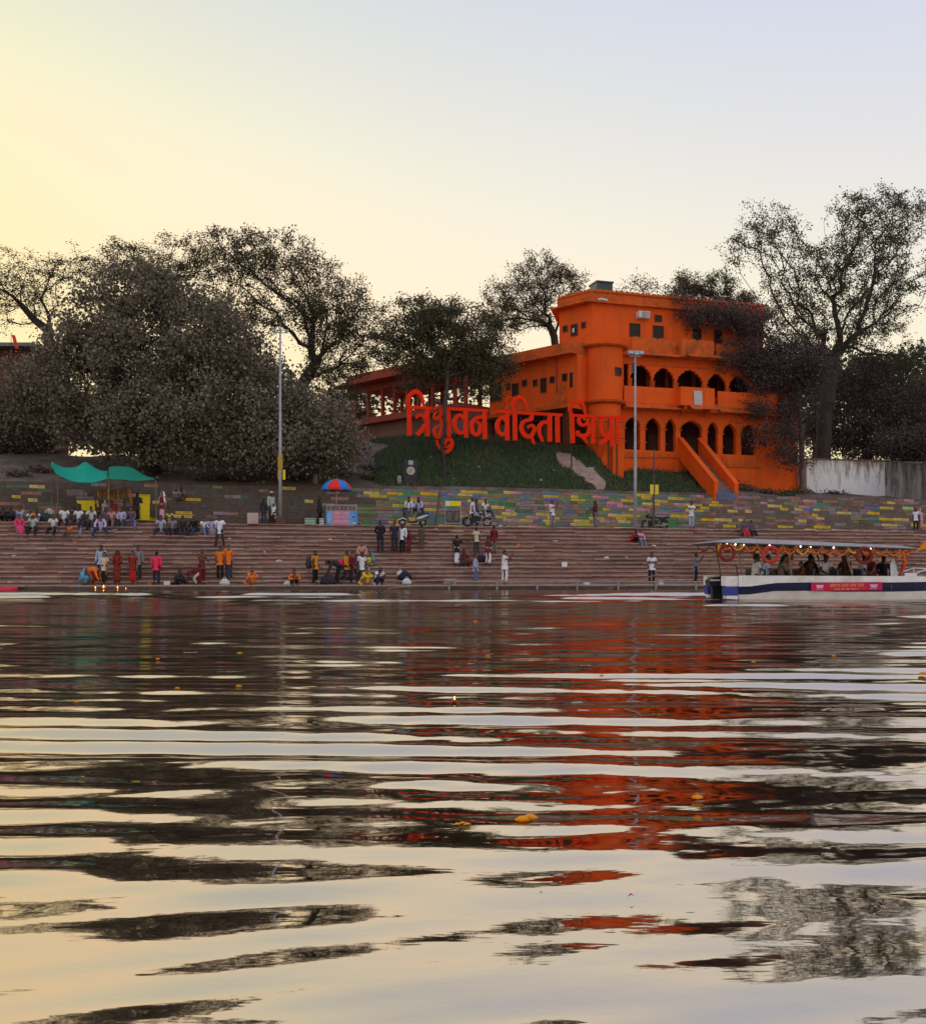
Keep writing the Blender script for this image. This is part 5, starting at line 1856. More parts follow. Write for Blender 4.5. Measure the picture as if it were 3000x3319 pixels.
def skin_job(V, E, rad, root, mats, finish, sub=1):
    me = bpy.data.meshes.new('t')
    me.from_pydata([tuple(v) for v in V], E, [])
    o = bpy.data.objects.new('t', me)
    _tmpcol.objects.link(o)
    md = o.modifiers.new('s', 'SKIN')
    md.use_smooth_shade = True
    lay = me.skin_vertices[0].data
    for i, r in enumerate(rad):
        lay[i].radius = r if hasattr(r, '__len__') else (r, r)
        lay[i].use_root = (i == root)
    if sub:
        s = o.modifiers.new('u', 'SUBSURF'); s.levels = sub; s.render_levels = sub
    _pending.append((o, mats, finish))

def flush():
    dg = bpy.context.evaluated_depsgraph_get()
    dg.update()
    for o, mats, finish in _pending:
        me = bpy.data.meshes.new_from_object(o.evaluated_get(dg), depsgraph=dg)
        me.materials.clear()
        for m in mats: me.materials.append(m)
        finish(me)
    for o, _, _ in _pending:
        m = o.data
        bpy.data.objects.remove(o)
        bpy.data.meshes.remove(m)
    _pending.clear()
    bpy.data.collections.remove(_tmpcol)

def join_extra(me, mb):
    bm = bmesh.new(); bm.from_mesh(me)
    base = len(bm.verts)
    vs = [bm.verts.new(v) for v in mb.v]
    for f, mi in zip(mb.f, mb.mi):
        try:
            ff = bm.faces.new([vs[i] for i in f]); ff.material_index = mi; ff.smooth = True
        except ValueError:
            pass
    bm.to_mesh(me); bm.free()

def person(loc, rz, pose, h, top, bottom, label, head='short', skin=0, group=None, sleeve=None, extra=None, seed=0, tilt=0.0):
    rng = random.Random(hash((round(loc[0], 2), round(loc[1], 2), pose)) & 0xffff if not seed else seed)
    k = h / 1.70
    j = J(pose, rng)
    T = empty('person', loc, R(rz), label, 'person', group)
    T.scale = (k, k, k)
    sk = SKIN[skin]
    # body: one skinned surface
    names = ['pel', 'che', 'top', 'nek', 'hed', 'shL', 'elL', 'wrL', 'shR', 'elR', 'wrR', 'hipL', 'knL', 'anL', 'toL', 'hipR', 'knR', 'anR', 'toR']
    ix = {n: i for i, n in enumerate(names)}
    E = [('pel', 'che'), ('che', 'top'), ('top', 'nek'), ('nek', 'hed'), ('top', 'shL'), ('shL', 'elL'), ('elL', 'wrL'), ('top', 'shR'), ('shR', 'elR'), ('elR', 'wrR'), ('pel', 'hipL'), ('hipL', 'knL'), ('knL', 'anL'), ('anL', 'toL'), ('pel', 'hipR'), ('hipR', 'knR'), ('knR', 'anR'), ('anR', 'toR')]
    rr = dict(pel=.125, che=.125, top=.10, nek=.058, hed=.085, sh=.065, el=.045, wr=.034, hip=.088, kn=.062, an=.044, to=.038)
    rad = [rr.get(n, rr.get(n[:-1])) for n in names]
    V = [j[n] for n in names]
    hd = Matrix.Rotation(tilt, 3, 'X')
    hc = j['hed']
    ex = MB()
    ex.sphere(hc + Vector((0, 0, .005)), (.074, .092, .112), 12, 9, hd)
    for s in (1, -1):
        ex.sphere(hc + hd @ Vector((s * .075, .01, 0)), (.012, .022, .03), 6, 4, hd)                     # ears
    ex.sphere(hc + hd @ Vector((0, -.094, -.005)), (.013, .02, .024), 6, 5, hd)                          # nose
    ex.sphere(hc + hd @ Vector((0, -.066, -.082)), (.030, .026, .026), 6, 5, hd)                         # chin
    ex.cur = 1
    for s in (1, -1):
        ex.sphere(hc + hd @ Vector((s * .030, -.080, .022)), (.013, .012, .009), 6, 4, hd)               # eyes
    ex.sphere(hc + hd @ Vector((0, -.086, -.048)), (.022, .008, .006), 6, 4, hd)                         # mouth
    ex.cur = 0
    for s, kk in ((1, 'L'), (-1, 'R')):
        w, e = j['wr' + kk], j['el' + kk]
        d = (w - e).normalized()
        a = d.cross(Vector((s, .2, .1))).normalized(); b = d.cross(a).normalized()
        M3 = Matrix((a, b, d)).transposed()
        ex.sphere(w + d * .05, (.040, .017, .055), 8, 6, M3)                                             # palm
        for q in range(4):
            o0 = w + d * .085 + a * (q - 1.5) * .019
            ln = (.055, .066, .062, .048)[q]
            ex.tube([o0, o0 + d * ln * .6 + b * .006 * s, o0 + d * ln + b * .022 * s], [.0095, .0085, .006], 4)
        o0 = w + d * .03 + a * .034
        ex.tube([o0, o0 + d * .03 + a * .022, o0 + d * .055 + a * .026 + b * .01 * s], [.012, .0105, .007], 4)  # thumb
    def fin(me):
        join_extra(me, ex)
        me.name = 'body'
        o = bpy.data.objects.new('body', me); COL.objects.link(o); o.parent = T
    skin_job(V, [(ix[a], ix[b]) for a, b in E], rad, 0, [sk, M_EYE], fin)
    # upper garment
    tkind, tcol = top
    if tkind:
        n2 = ['hem', 'pel', 'che', 'top', 'shL', 'shR']
        pj = dict(j)
        dn = (j['pel'] - j['che']).normalized()
        seated = pose in ('sit', 'sitwide', 'squat', 'hug', 'seatarm')
        pj['hem'] = j['pel'] + (dn * (.02 if seated else (.12 if tkind != 'kurta' else .40)))
        r2 = [(.158 if tkind != 'kurta' else .175), .160, .150, .108, .078, .078]
        e2 = [('hem', 'pel'), ('pel', 'che'), ('che', 'top'), ('top', 'shL'), ('top', 'shR')]
        for kk in 'LR':
            if tkind == 'long' or tkind == 'kurta':
                n2 += ['el' + kk, 'cu' + kk]; r2 += [.058, .047]
                pj['cu' + kk] = j['el' + kk].lerp(j['wr' + kk], .9)
                e2 += [('sh' + kk, 'el' + kk), ('el' + kk, 'cu' + kk)]
            elif tkind == 'shirt':
                n2 += ['ha' + kk]; r2 += [.066]
                pj['ha' + kk] = j['sh' + kk].lerp(j['el' + kk], .72)
                e2 += [('sh' + kk, 'ha' + kk)]
        i2 = {n: i for i, n in enumerate(n2)}
        def fin2(me):
            me.name = 'shirt'
            o = bpy.data.objects.new('shirt' if tkind != 'blouse' else 'blouse', me); COL.objects.link(o); o.parent = T
        skin_job([pj[n] for n in n2], [(i2[a], i2[b]) for a, b in e2], r2, 1, [cloth(tcol)], fin2)
    # lower garment
    bkind, bcol = bottom
    if bkind in ('trousers', 'shorts'):
        n3 = ['pel', 'hipL', 'knL', 'hipR', 'knR']; r3 = [.105, .100, .080, .100, .080]
        e3 = [('pel', 'hipL'), ('hipL', 'knL'), ('pel', 'hipR'), ('hipR', 'knR')]
        pj = dict(j)
        if bkind == 'trousers':
            for kk in 'LR':
                pj['cf' + kk] = j['kn' + kk].lerp(j['an' + kk], .93)
                n3.append('cf' + kk); r3.append(.068); e3.append(('kn' + kk, 'cf' + kk))
        i3 = {n: i for i, n in enumerate(n3)}
        def fin3(me):
            me.name = bkind
            o = bpy.data.objects.new(bkind, me); COL.objects.link(o); o.parent = T
        skin_job([pj[n] for n in n3], [(i3[a], i3[b]) for a, b in e3], r3, 0, [cloth(bcol)], fin3)
    else:
        mk_ = (j['knL'] + j['knR']) / 2; ma = (j['anL'] + j['anR']) / 2
        pts = [j['pel'] + (j['che'] - j['pel']) * .12, j['pel'], mk_.lerp(j['pel'], .4), mk_, ma.lerp(mk_, .12) + Vector((0, 0, .02))]
        spread = (j['knL'] - j['knR']).length / 2
        sr = {'skirt': (.10, .135, .170, .185, .20), 'lungi': (.10, .135, .160, .16, .165)}.get(bkind, (.10, .135, .170, .18, .19))
        rs = [sr[0], sr[1], max(sr[2], spread * .85 + .06), max(sr[3] * .9, spread + .06), sr[4]]
        if pose in ('squat', 'hug', 'sit', 'sitwide', 'seatarm'):
            rs = [.13, .16, .15 + spread * .3, max(.13, spread + .05), .14]
        def fin4(me):
            me.name = 'skirt'
            o = bpy.data.objects.new({'lungi': 'lungi', 'sari': 'sari'}.get(bkind, 'skirt'), me); COL.objects.link(o); o.parent = T
        skin_job(pts, [(i, i + 1) for i in range(4)], rs, 1, [cloth(bcol)], fin4)
    # hair / headwear
    hm = M_HAIRG if head == 'grey' else M_HAIR
    mb = MB()
    def cap(rx, ry, rz_, oy, oz, cutz, cuty):
        t = MB().sphere((0, 0, 0), (rx, ry, rz_), 14, 10)
        for f in t.f:
            c = sum((Vector(t.v[i]) for i in f), Vector()) / len(f)
            if c.z < cutz and c.y < cuty: continue
            if c.z < -.07: continue
            mb.face(*[hc + hd @ (Vector(t.v[i]) + Vector((0, oy, oz))) for i in f])
    if head in ('short', 'grey', 'long', 'bun', 'ponytail'):
        cap(.082, .100, .118, .008, .016, .045, .01)
        if head == 'long':
            mb.tube([hc + Vector((0, .05, .03)), hc + Vector((0, .085, -.09)), hc + Vector((0, .115, -.24)), hc + Vector((0, .12, -.38))], [.075, .085, .08, .045], 8, flat=.55)
        if head == 'bun':
            mb.sphere(hc + Vector((0, .105, .0)), (.045, .045, .045), 8, 6)
        if head == 'ponytail':
            mb.tube([hc + Vector((0, .09, .03)), hc + Vector((0, .14, -.06)), hc + Vector((0, .13, -.22))], [.03, .035, .015], 6)
        o = mb.build('hair', hm, T, smooth=True)
    elif isinstance(head, tuple):
        kind, col = head
        if kind == 'cap':
            cap(.082, .100, .112, .008, .012, .045, .01)
            mb.build('hair', M_HAIR, T, smooth=True)
            m2 = MB().lathe(hc + Vector((0, .005, .035)), [(.087, 0), (.085, .04), (.065, .078), (0, .09)], 12, sy=1.15)
            m2.box(hc + Vector((0, -.125, .04)), (.12, .09, .012))
            m2.build('cap', cloth(col), T)
        elif kind == 'turban':
            cap(.082, .100, .112, .008, .012, .045, .01)
            mb.build('hair', M_HAIR, T, smooth=True)
            m2 = MB()
            for q in range(4):
                m2.torus(hc + Vector((0, .005, .045 + .026 * q)), .076 - .012 * q, .032, seg=16, sides=7)
            m2.sphere(hc + Vector((0, .005, .11)), (.06, .07, .05), 10, 6)
            m2.build('turban', cloth(col), T, smooth=True)
        elif kind == 'veil':
            cap(.082, .100, .112, .008, .012, .045, .01)
            mb.build('hair', M_HAIR, T, smooth=True)
            m2 = MB()
            rows = [(.0, .02, .125), (.065, .02, .105), (.098, .025, .055), (.108, .03, .0), (.112, .045, -.08), (.15, .05, -.15), (.215, .04, -.22), (.22, .05, -.36), (.2, .07, -.52)]
            n = 12
            idx = []
            for r, oy, z in rows:
                i = len(m2.v)
                for q in range(n + 1):
                    th = R(-50) + R(280) * q / n
                    m2.v.append(tuple(hc + Vector((r * math.cos(th), oy + r * .72 * math.sin(th), z + (.01 * math.sin(5 * th) if z < -.1 else 0)))))
                idx.append(i)
            for a, b in zip(idx[:-1], idx[1:]):
                for q in range(n):
                    m2.f.append((a + q, a + q + 1, b + q + 1, b + q)); m2.mi.append(0)
            vo = m2.build('veil', cloth(col), T, smooth=True)
            sd = vo.modifiers.new('thick', 'SOLIDIFY'); sd.thickness = .012
    return T

def place(u, v, lo=-3.2, hi=12.0):
    """depth on the stairs whose ground shows nearest to photo row v at column u"""
    best = None
    t = lo
    while t < hi:
        g = ground(u, t)
        if t < 0:
            xy = front_Y(g.x)
            if g.y < xy + .25:
                t += .06; continue
        vv = VH - FPX * (g.z - CH) / g.y
        c = abs(vv - v)
        if best is None or c < best[0] - .05: best = (c, t)
        t += .06
    return best[1]

def snap(t, front=False):
    if 0 <= t < PLAZA_T0:
        k = int(t / TREAD)
        return k * TREAD + (.13 if front else .22)
    if PLAZA_T1 <= t < UP_TOP_T:
        k = int((t - PLAZA_T1) / UP_T)
        return PLAZA_T1 + k * UP_T + (.13 if front else .17)
    if front and PLAZA_T0 <= t < PLAZA_T0 + .9: return PLAZA_T0 + .13
    return t

def stand(u, v, pose, h, rz, top, bottom, label, head='short', skin=0, group=None, lo=-3.2, hi=12, **kw):
    sit = pose in ('sit', 'sitwide', 'seatarm')
    t = snap(place(u, v, lo, hi), front=sit)
    p = ground(u, t)
    if LAND_Z == p.z: p = Vector((p.x, p.y, p.z + .02))
    return person(p, rz, pose, h, top, bottom, label, head, skin, group, **kw)

W_, T_ = 'white', 'trousers'
GA, GB, GW, GS = 'people sitting along the edge of the plaza', 'people sitting on the lower stairs', 'people by the water', 'people standing on the stairs'
def crowd():
    F = 14
    # ---- left: along the plaza edge in front of the awning
    e = dict(lo=5.5, hi=6.0)
    stand(64, 1660, 'seatarm', 1.62, 20, ('shirt', 'paleblue'), ('skirt', 'cyan'), 'woman in pale blue and light scarf at the far left, one arm raised', 'long', 1, GA, lo=6.5, hi=7.8)
    stand(98, 1664, 'hug', 1.25, 10, ('shirt', W_), ('shorts', 'offwhite'), 'small child in white sitting left of the dark bag on the plaza edge', 'short', 0, GA, lo=6.2, hi=7.5)
    stand(119, 1660, 'hug', 1.3, 25, ('shirt', W_), (T_, 'grey'), 'small child in white next to the dark green bag on the plaza edge', 'short', 2, GA, lo=6.2, hi=7.5)
    stand(209, 1672, 'sit', 1.70, F, ('shirt', W_), (T_, 'black'), 'person in white shirt and black trousers sitting right beside the awning pole', 'short', 0, GA, **e)
    stand(256, 1672, 'sit', 1.66, F - 12, ('shirt', W_), (T_, 'charcoal'), 'person in white top and charcoal trousers sitting below the yellow sack', 'short', 2, GA, **e)
    stand(296, 1672, 'sitwide', 1.72, F + 5, ('shirt', 'offwhite'), (T_, 'black'), 'person in light grey tee sitting third from the awning pole', 'short', 0, GA, **e)
    stand(340, 1672, 'sit', 1.62, F + 25, ('long', 'purple'), (T_, 'black'), 'dark dressed person leaning right beside the light grey tee', 'long', 2, GA, **e)
    stand(362, 1672, 'sit', 1.60, F - 10, ('shirt', 'peach'), (T_, 'khaki'), 'person in mottled pinkish shirt sitting in front of the red box', 'short', 1, GA, **e)
    stand(394, 1672, 'sit', 1.64, F, ('long', 'lilac'), (T_, 'charcoal'), 'person in lilac checked shirt sitting left of the woman in blue jeans', 'short', 0, GA, **e)
    stand(428, 1670, 'sitwide', 1.72, F - 15, ('shirt', 'purple'), (T_, 'jeans'), 'long haired person in pale blue jeans at the end of the plaza row', 'long', 1, GA, **e)
    stand(446, 1662, 'stand', 1.68, 200, ('long', 'charcoal'), ('skirt', 'black'), 'dark figure standing left of the stacked yellow boxes with its back turned', 'long', 2, GA, lo=6.3, hi=7.6)
    # ---- second row on the stairs
    stand(62, 1722, 'sit', 1.62, F + 20, ('long', 'pink'), ('sari', 'pink'), 'woman in a deep pink sari sitting on the stairs at the far left', 'long', 1, GB)
    stand(108, 1722, 'sit', 1.70, F, ('shirt', 'lightgreen'), (T_, 'black'), 'bearded man in orange turban and pale green shirt sitting on the stairs', ('turban', 'orange'), 2, GB)
    stand(174, 1722, 'sit', 1.70, F - 8, ('shirt', 'offwhite'), (T_, 'black'), 'man in light shirt and black trousers sitting right of the orange turban', 'short', 0, GB)
    stand(228, 1732, 'sit', 1.25, F - 40, ('shirt', 'orange'), ('shorts', 'olive'), 'small child in an orange top sitting alone on the stairs', 'short', 2, GB)
    stand(284, 1722, 'sitwide', 1.66, F, ('long', 'charcoal'), (T_, 'grey'), 'hunched person in black top and grey trousers on the stairs', 'short', 2, GB)
    stand(327, 1722, 'sitwide', 1.74, F, ('long', 'lilac'), (T_, 'darkjeans'), 'man in pale lilac shirt and jeans sitting wide kneed on the stairs', 'short', 0, GB)
    stand(522, 1722, 'sitwide', 1.70, F, ('shirt', 'paleblue'), (T_, 'navy'), 'person in pale blue shirt sitting below the woman in pink sari', 'short', 0, GB)
    stand(558, 1720, 'sit', 1.66, F + 10, ('shirt', 'grey'), (T_, 'black'), 'person in grey tee sitting left of the two dark jackets', 'short', 2, GB)
    stand(592, 1722, 'sit', 1.68, F, ('long', 'charcoal'), (T_, 'charcoal'), 'person in dark jacket and dark trousers sitting fourth from right in the stair row', 'short', 2, GB)
    stand(631, 1722, 'sit', 1.68, F - 30, ('long', 'black'), (T_, 'darkjeans'), 'person in black sweater and bluish trousers sitting beside the white shirt', 'short', 0, GB)
    stand(659, 1724, 'sit', 1.55, F + 30, ('shirt', W_), (T_, 'jeans'), 'person in white shirt and light blue jeans sitting near the standing polo man', 'short', 1, GB)
    stand(684, 1724, 'sit', 1.60, F + 10, ('long', 'lavender'), ('skirt', 'grey'), 'long haired woman in greyish lilac sitting at the right end of the row', 'long', 1, GB)
    stand(712, 1780, 'wide', 1.76, 6, ('shirt', W_), (T_, 'charcoal'), 'man in white polo and dark trousers standing on the stairs left of the lamp post', 'short', 0, GS)
    # ---- plaza, left half
    stand(527, 1694, 'stand', 1.72, -20, ('shirt', 'maroon'), ('sari', 'palepink'), 'woman in pale pink sari with white veil standing by the yellow boxes', ('veil', W_), 1, lo=5.4, hi=7.6)
    stand(549, 1682, 'squat', 1.25, 20, ('shirt', 'lime'), ('skirt', 'lime'), 'child in lime yellow crouching beside the woman in pink sari', 'short', 0, lo=5.4, hi=7.6)
    stand(572, 1622, 'hug', 1.6, 10, ('shirt', 'peach'), ('skirt', 'grey'), 'faded grey pink figure sitting on the upper steps behind the crouching child', ('veil', 'grey'), 0, lo=8.1, hi=11)
    stand(590, 1624, 'hug', 1.6, -15, ('shirt', 'grey'), ('skirt', 'khaki'), 'faded figure in brown skirt sitting on the upper steps, right of the grey veil', 'short', 2, lo=8.1, hi=11)
    stand(855, 1688, 'stand', 1.45, 165, ('long', 'charcoal'), (T_, 'darkjeans'), 'girl in dark top and jeans standing beside the pale block', 'long', 2, lo=5.4, hi=7.6)
    stand(879, 1684, 'stand', 1.90, 60, ('kurta', 'lightgreen'), (T_, 'charcoal'), 'tall man in pale green kurta and cap standing by the left lamp post', ('cap', 'palepink'), 2, lo=6.2, hi=7.8)
    stand(886, 1691, 'walk', 1.15, -40, ('shirt', W_), (T_, 'black'), 'small child in white shirt in front of the man in pale green kurta', 'short', 2, lo=5.4, hi=6.4)
    stand(1035, 1690, 'stand', 1.62, 80, ('long', 'charcoal'), (T_, 'black'), 'dark figure standing at the left side of the blue cart', 'long', 2, lo=6.2, hi=7.8)
    # ---- plaza, riders and walkers
    stand(1325, 1657, 'sit', 1.70, 0, ('long', W_), (T_, 'steel'), 'man in white shirt sitting on the painted steps behind the scooter front', 'short', 0, 'people with the scooter', lo=8.1, hi=10)
    stand(1358, 1655, 'sitwide', 1.72, -10, ('long', 'lilac'), (T_, 'charcoal'), 'man in lilac shirt sitting on the painted steps behind the scooter seat', 'short', 2, 'people with the scooter', lo=8.1, hi=10)
    stand(1531, 1706, 'stand', 1.68, 95, ('shirt', W_), (T_, 'charcoal'), 'man in white shirt and dark trousers standing against the motorcycle', 'short', 0, 'people with the motorcycle', lo=5.6, hi=6.2)
    stand(1544, 1698, 'stand', 1.72, -85, ('long', 'purple'), (T_, 'charcoal'), 'person in dark purple half hidden behind the white shirt at the motorcycle', 'short', 2, 'people with the motorcycle', lo=6.9, hi=7.8)
    stand(1788, 1713, 'phone', 1.72, 55, ('shirt', W_), (T_, 'grey'), 'man in white shirt and grey trousers holding a phone up on the plaza', 'short', 0, lo=5.4, hi=7)
    stand(1929, 1714, 'cross', 1.74, -70, ('shirt', 'maroon'), (T_, 'steel'), 'man in maroon shirt and blue jeans standing sideways on the plaza', 'short', 2, lo=5.4, hi=7)
    stand(2240, 1712, 'reach', 1.70, 10, ('shirt', W_), (T_, 'lavender'), 'man in white shirt with dark backpack straps on the plaza right of the lamp', 'short', 2, lo=5.4, hi=7)
    stand(2408, 1728, 'sit', 1.66, F, ('long', 'purple'), ('skirt', 'red'), 'person in purple top and red white skirt sitting above the boat roof', 'long', 1, 'pair above the boat roof')
    stand(2431, 1728, 'sit', 1.60, F, ('long', 'purple'), (T_, 'black'), 'person in mauve top and black trousers, right one of the pair above the boat', 'short', 0, 'pair above the boat roof')
    stand(2967, 1716, 'stand', 1.55, -30, ('shirt', W_), (T_, 'black'), 'person in white shirt and black trousers at the far right below the retaining wall', 'short', 2, 'pair at the far right', lo=5.4, hi=8)
    stand(2983, 1718, 'stand', 1.50, 35, ('shirt', 'palepink'), ('sari', 'peach'), 'woman in peach and pink sari at the far right edge of the plaza', ('veil', 'palepink'), 1, 'pair at the far right', lo=5.4, hi=8)
    # ---- stairs, middle and right
    stand(1232, 1797, 'back', 1.80, 12, ('long', 'black'), (T_, 'charcoal'), 'man in black top with hands behind his back standing below the cart', 'short', 2, GS)
    stand(1278, 1797, 'stand', 1.80, 5, ('shirt', 'navy'), (T_, 'charcoal'), 'man in dark blue shirt standing between the black top and the white shirt', 'short', 0, GS)
    stand(1304, 1797, 'stand', 1.66, -25, ('long', W_), (T_, 'black'), 'man in loose white shirt and slim black trousers on the middle stairs', 'short', 2, GS)
    stand(1325, 1797, 'reach', 1.32, 60, ('long', 'maroon'), ('skirt', 'maroon'), 'girl in a maroon dress close beside the white shirted man', 'short', 2, GS)
    stand(1366, 1786, 'stand', 1.36, 175, ('shirt', 'olive'), ('shorts', 'olive'), 'boy in olive shirt and shorts walking up the middle stairs', 'short', 0, GS)
    stand(1480, 1838, 'armout', 1.72, 190, ('shirt', 'black'), ('lungi', W_), 'man in black tee with a pale print and white lungi seen from behind', 'short', 2, GS)
    stand(1510, 1836, 'squat', 1.66, -60, ('long', 'maroon'), ('skirt', 'purple'), 'person in dark maroon crouching right of the white lungi', 'short', 2, GS)
    stand(1543, 1796, 'stand', 1.50, 200, ('shirt', 'cream'), (T_, 'darkgreen'), 'child in cream top and dark green trousers on the middle stairs', 'short', 0, GS)
    stand(1541, 1893, 'stand', 1.62, 80, ('long', 'lavender'), (T_, 'bluebright'), 'figure in lavender top and bright blue trousers left of the white clad man', 'short', 1, GW, hi=1)
    stand(1582, 1836, 'cross', 1.72, 75, ('shirt', 'maroon'), ('lungi', W_), 'man in maroon shirt and white dhoti on the middle stairs', 'short', 2, GS)
    stand(1600, 1796, 'stand', 1.60, -150, ('long', 'maroon'), (T_, 'khaki'), 'figure in dark red shirt behind the man in white dhoti', 'short', 2, GS)
    stand(1635, 1902, 'phone', 1.78, 75, ('shirt', W_), ('lungi', W_), 'man all in white shirt and white dhoti raising a phone at the water edge', 'short', 0, GW, hi=.3)
    stand(2054, 1764, 'hug', 1.66, 60, ('shirt', 'red'), (T_, 'black'), 'person in bright red shirt sitting on the stairs under the right lamp post', 'short', 2, 'pair sitting under the right lamp post')
    stand(2074, 1762, 'sit', 1.60, 20, ('long', 'palepink'), (T_, 'steel'), 'person in pink and dark blue sitting right of the bright red shirt', 'long', 1, 'pair sitting under the right lamp post')
    stand(2111, 1903, 'cross', 1.70, 0, ('shirt', W_), (T_, 'black'), 'man in white tee and black trousers standing by the water with a leaning bamboo', 'short', 0, GW, hi=.3)
    stand(2255, 1892, 'phone', 1.72, 70, ('shirt', 'steel'), (T_, 'black'), 'man in grey blue shirt and black trousers by the water left of the boat', 'short', 2, GW, hi=.3)
    # ---- by the water, left
    L = dict(hi=.4)
    stand(270, 1897, 'squat', 1.55, 60, ('long', 'cyan'), ('sari', 'cyan'), 'woman in bright blue sari crouching at the water edge', ('veil', 'cyan'), 1, GW, **L)
    stand(297, 1896, 'lowbend', 1.70, 80, ('long', 'orange'), ('sari', 'rust'), 'woman in orange bending low over the water beside the blue sari', 'bun', 1, GW, **L)
    stand(328, 1888, 'stand', 1.78, 10, ('long', 'paleblue'), (T_, 'charcoal'), 'man in pale blue shirt standing behind the woman in the black skirt', 'short', 2, GW, lo=-.3, hi=.8)
    stand(338, 1898, 'stand', 1.66, -20, ('shirt', 'cream'), ('skirt', 'black'), 'woman in long black skirt and pale yellow blouse above two floating lamps', 'long', 1, GW, **L)
    stand(380, 1898, 'reach', 1.74, 15, ('long', 'rust'), ('sari', 'rust'), 'woman wrapped in a rust brown sari with covered head at the water', ('veil', 'rust'), 2, GW, **L)
    stand(430, 1897, 'stand', 1.72, -10, ('shirt', 'rust'), ('sari', 'red'), 'woman in a vivid red sari standing at the water edge', 'bun', 1, GW, **L)
    stand(446, 1888, 'stand', 1.76, 20, ('long', 'grey'), (T_, 'charcoal'), 'man in grey shirt standing just behind the vivid red sari', 'short', 0, GW, lo=-.3, hi=.8)
    stand(507, 1897, 'stand', 1.70, 180, ('long', 'hotpink'), (T_, 'navy'), 'person in hot pink jacket and dark trousers seen from behind', 'short', 2, GW, **L)
    stand(576, 1897, 'hug', 1.66, 70, ('long', 'charcoal'), (T_, 'black'), 'person in black sitting with knees up by the small white box', 'short', 2, GW, **L)
    stand(654, 1893, 'reach', 1.80, 50, ('long', 'brown'), (T_, 'maroon'), 'tall man in brown shirt holding out his hands by the water', 'short', 0, GW, **L)
    stand(634, 1895, 'lowbend', 1.50, -70, ('shirt', 'maroon'), (T_, 'cream'), 'person bending down behind the tall man in brown', 'short', 2, GW, **L)
    stand(713, 1890, 'stand', 1.74, 5, ('shirt', 'orange'), (T_, 'black'), 'man in orange tee and dark trousers holding a white bag', 'short', 0, GW, **L)
    stand(742, 1888, 'armup', 1.80, -15, ('shirt', 'orange'), (T_, 'darkjeans'), 'man in orange shirt raising his arm beside the orange tee', 'short', 1, GW, lo=-.6, hi=.4)
    stand(812, 1903, 'squat', 1.60, 45, ('long', 'orange'), ('sari', 'orange'), 'person wrapped in orange crouching at the very edge of the landing', 'short', 1, GW, **L)
    stand(952, 1902, 'hug', 1.70, 20, ('long', 'orange'), (T_, 'black'), 'man in orange top and black trousers sitting by the water with knees up', 'short', 0, GW, **L)
    stand(1021, 1893, 'stand', 1.78, 60, ('shirt', 'mustard'), (T_, 'black'), 'young man in mustard tee carrying a big dark backpack', 'short', 0, GW, **L)
    stand(1092, 1893, 'bend', 1.82, -75, ('long', 'charcoal'), (T_, 'black'), 'man in dark jacket leaning over left of the pink backpack', 'short', 2, GW, **L)
    stand(1123, 1895, 'walk', 1.76, 70, ('long', 'mustard'), (T_, 'navy'), 'young man in mustard sweater wearing a bright pink backpack', 'short', 0, GW, **L)
    stand(1143, 1891, 'walk', 1.74, 60, ('long', 'maroon'), (T_, 'navy'), 'young man in maroon shirt just right of the pink backpack', 'short', 1, GW, lo=-.8, hi=.4)
    stand(1172, 1893, 'stand', 1.74, 5, ('shirt', W_), (T_, 'charcoal'), 'man in white printed tee standing behind the woman in yellow', 'short', 2, GW, lo=-.8, hi=.4)
    stand(1172, 1812, 'sit', 1.72, 10, ('long', 'peach'), (T_, 'khaki'), 'bare chested man with pink cloth sitting on the stairs above the white printed tee', 'short', 1, GS)
    stand(1203, 1832, 'hug', 1.60, -20, ('long', 'teal'), ('sari', 'yellow'), 'woman in teal and yellow sari sitting on the stairs right of the white tee', ('veil', 'teal'), 1, GS)
    stand(1183, 1906, 'squat', 1.62, 50, ('long', 'yellow'), ('sari', 'yellow'), 'woman in bright yellow sari crouching at the water', 'bun', 1, GW, **L)
    stand(1226, 1904, 'squat', 1.68, 40, ('shirt', W_), (T_, 'navy'), 'man in white shirt and straw cap crouching right of the yellow sari', ('cap', 'khaki'), 2, GW, **L)
    # dark seated shapes at the far left edge
    stand(12, 1662, 'hug', 1.66, 10, ('long', 'black'), (T_, 'black'), 'dark dressed person sitting at the very left edge of the plaza', 'short', 2, GA, lo=6.2, hi=7.5)
    stand(40, 1662, 'hug', 1.62, -10, ('long', 'navy'), (T_, 'black'), 'dark dressed person sitting second from the left edge of the plaza', 'short', 2, GA, lo=6.2, hi=7.5)
crowd()

# ------------------------------------------------------------------ the tour boat
M_HULL = mat('cream_hull', (0.80, 0.76, 0.70), .45, .08, 3, dirt=(.34, .30, .22), dirt_amt=.45, dirt_scale=.9)
M_NAVY = mat('navy_stripe', (0.012, 0.016, 0.055), .4, .1, 4)
M_MAG = mat('magenta_print', (.58, .010, .085), .7, .1, 4)
M_MAG2 = mat('red_print', (.62, .02, .03), .7, .1, 4)
M_LET = mat('peach_print', (.75, .35, .20), .7, .1, 4)
M_LETW = mat('pale_print', (.62, .45, .55), .7, .1, 4)
M_RING = mat('lifebuoy_red', (.52, .035, .02), .6, .15, 6)
M_RINGD = mat('lifebuoy_dark', (.20, .016, .012), .6, .15, 6)
M_MARI = mat('marigold_orange', (.72, .16, .01), .8, .25, 30, bump=.4)
M_MARID = mat('marigold_dark', (.42, .085, .008), .85, .3, 30, bump=.4)
M_FLOW = mat('fresh_marigold', (.90, .36, .012), .8, .2, 60)
M_MARI2 = mat('marigold_yellow', (.80, .42, .02), .8, .25, 30, bump=.4)
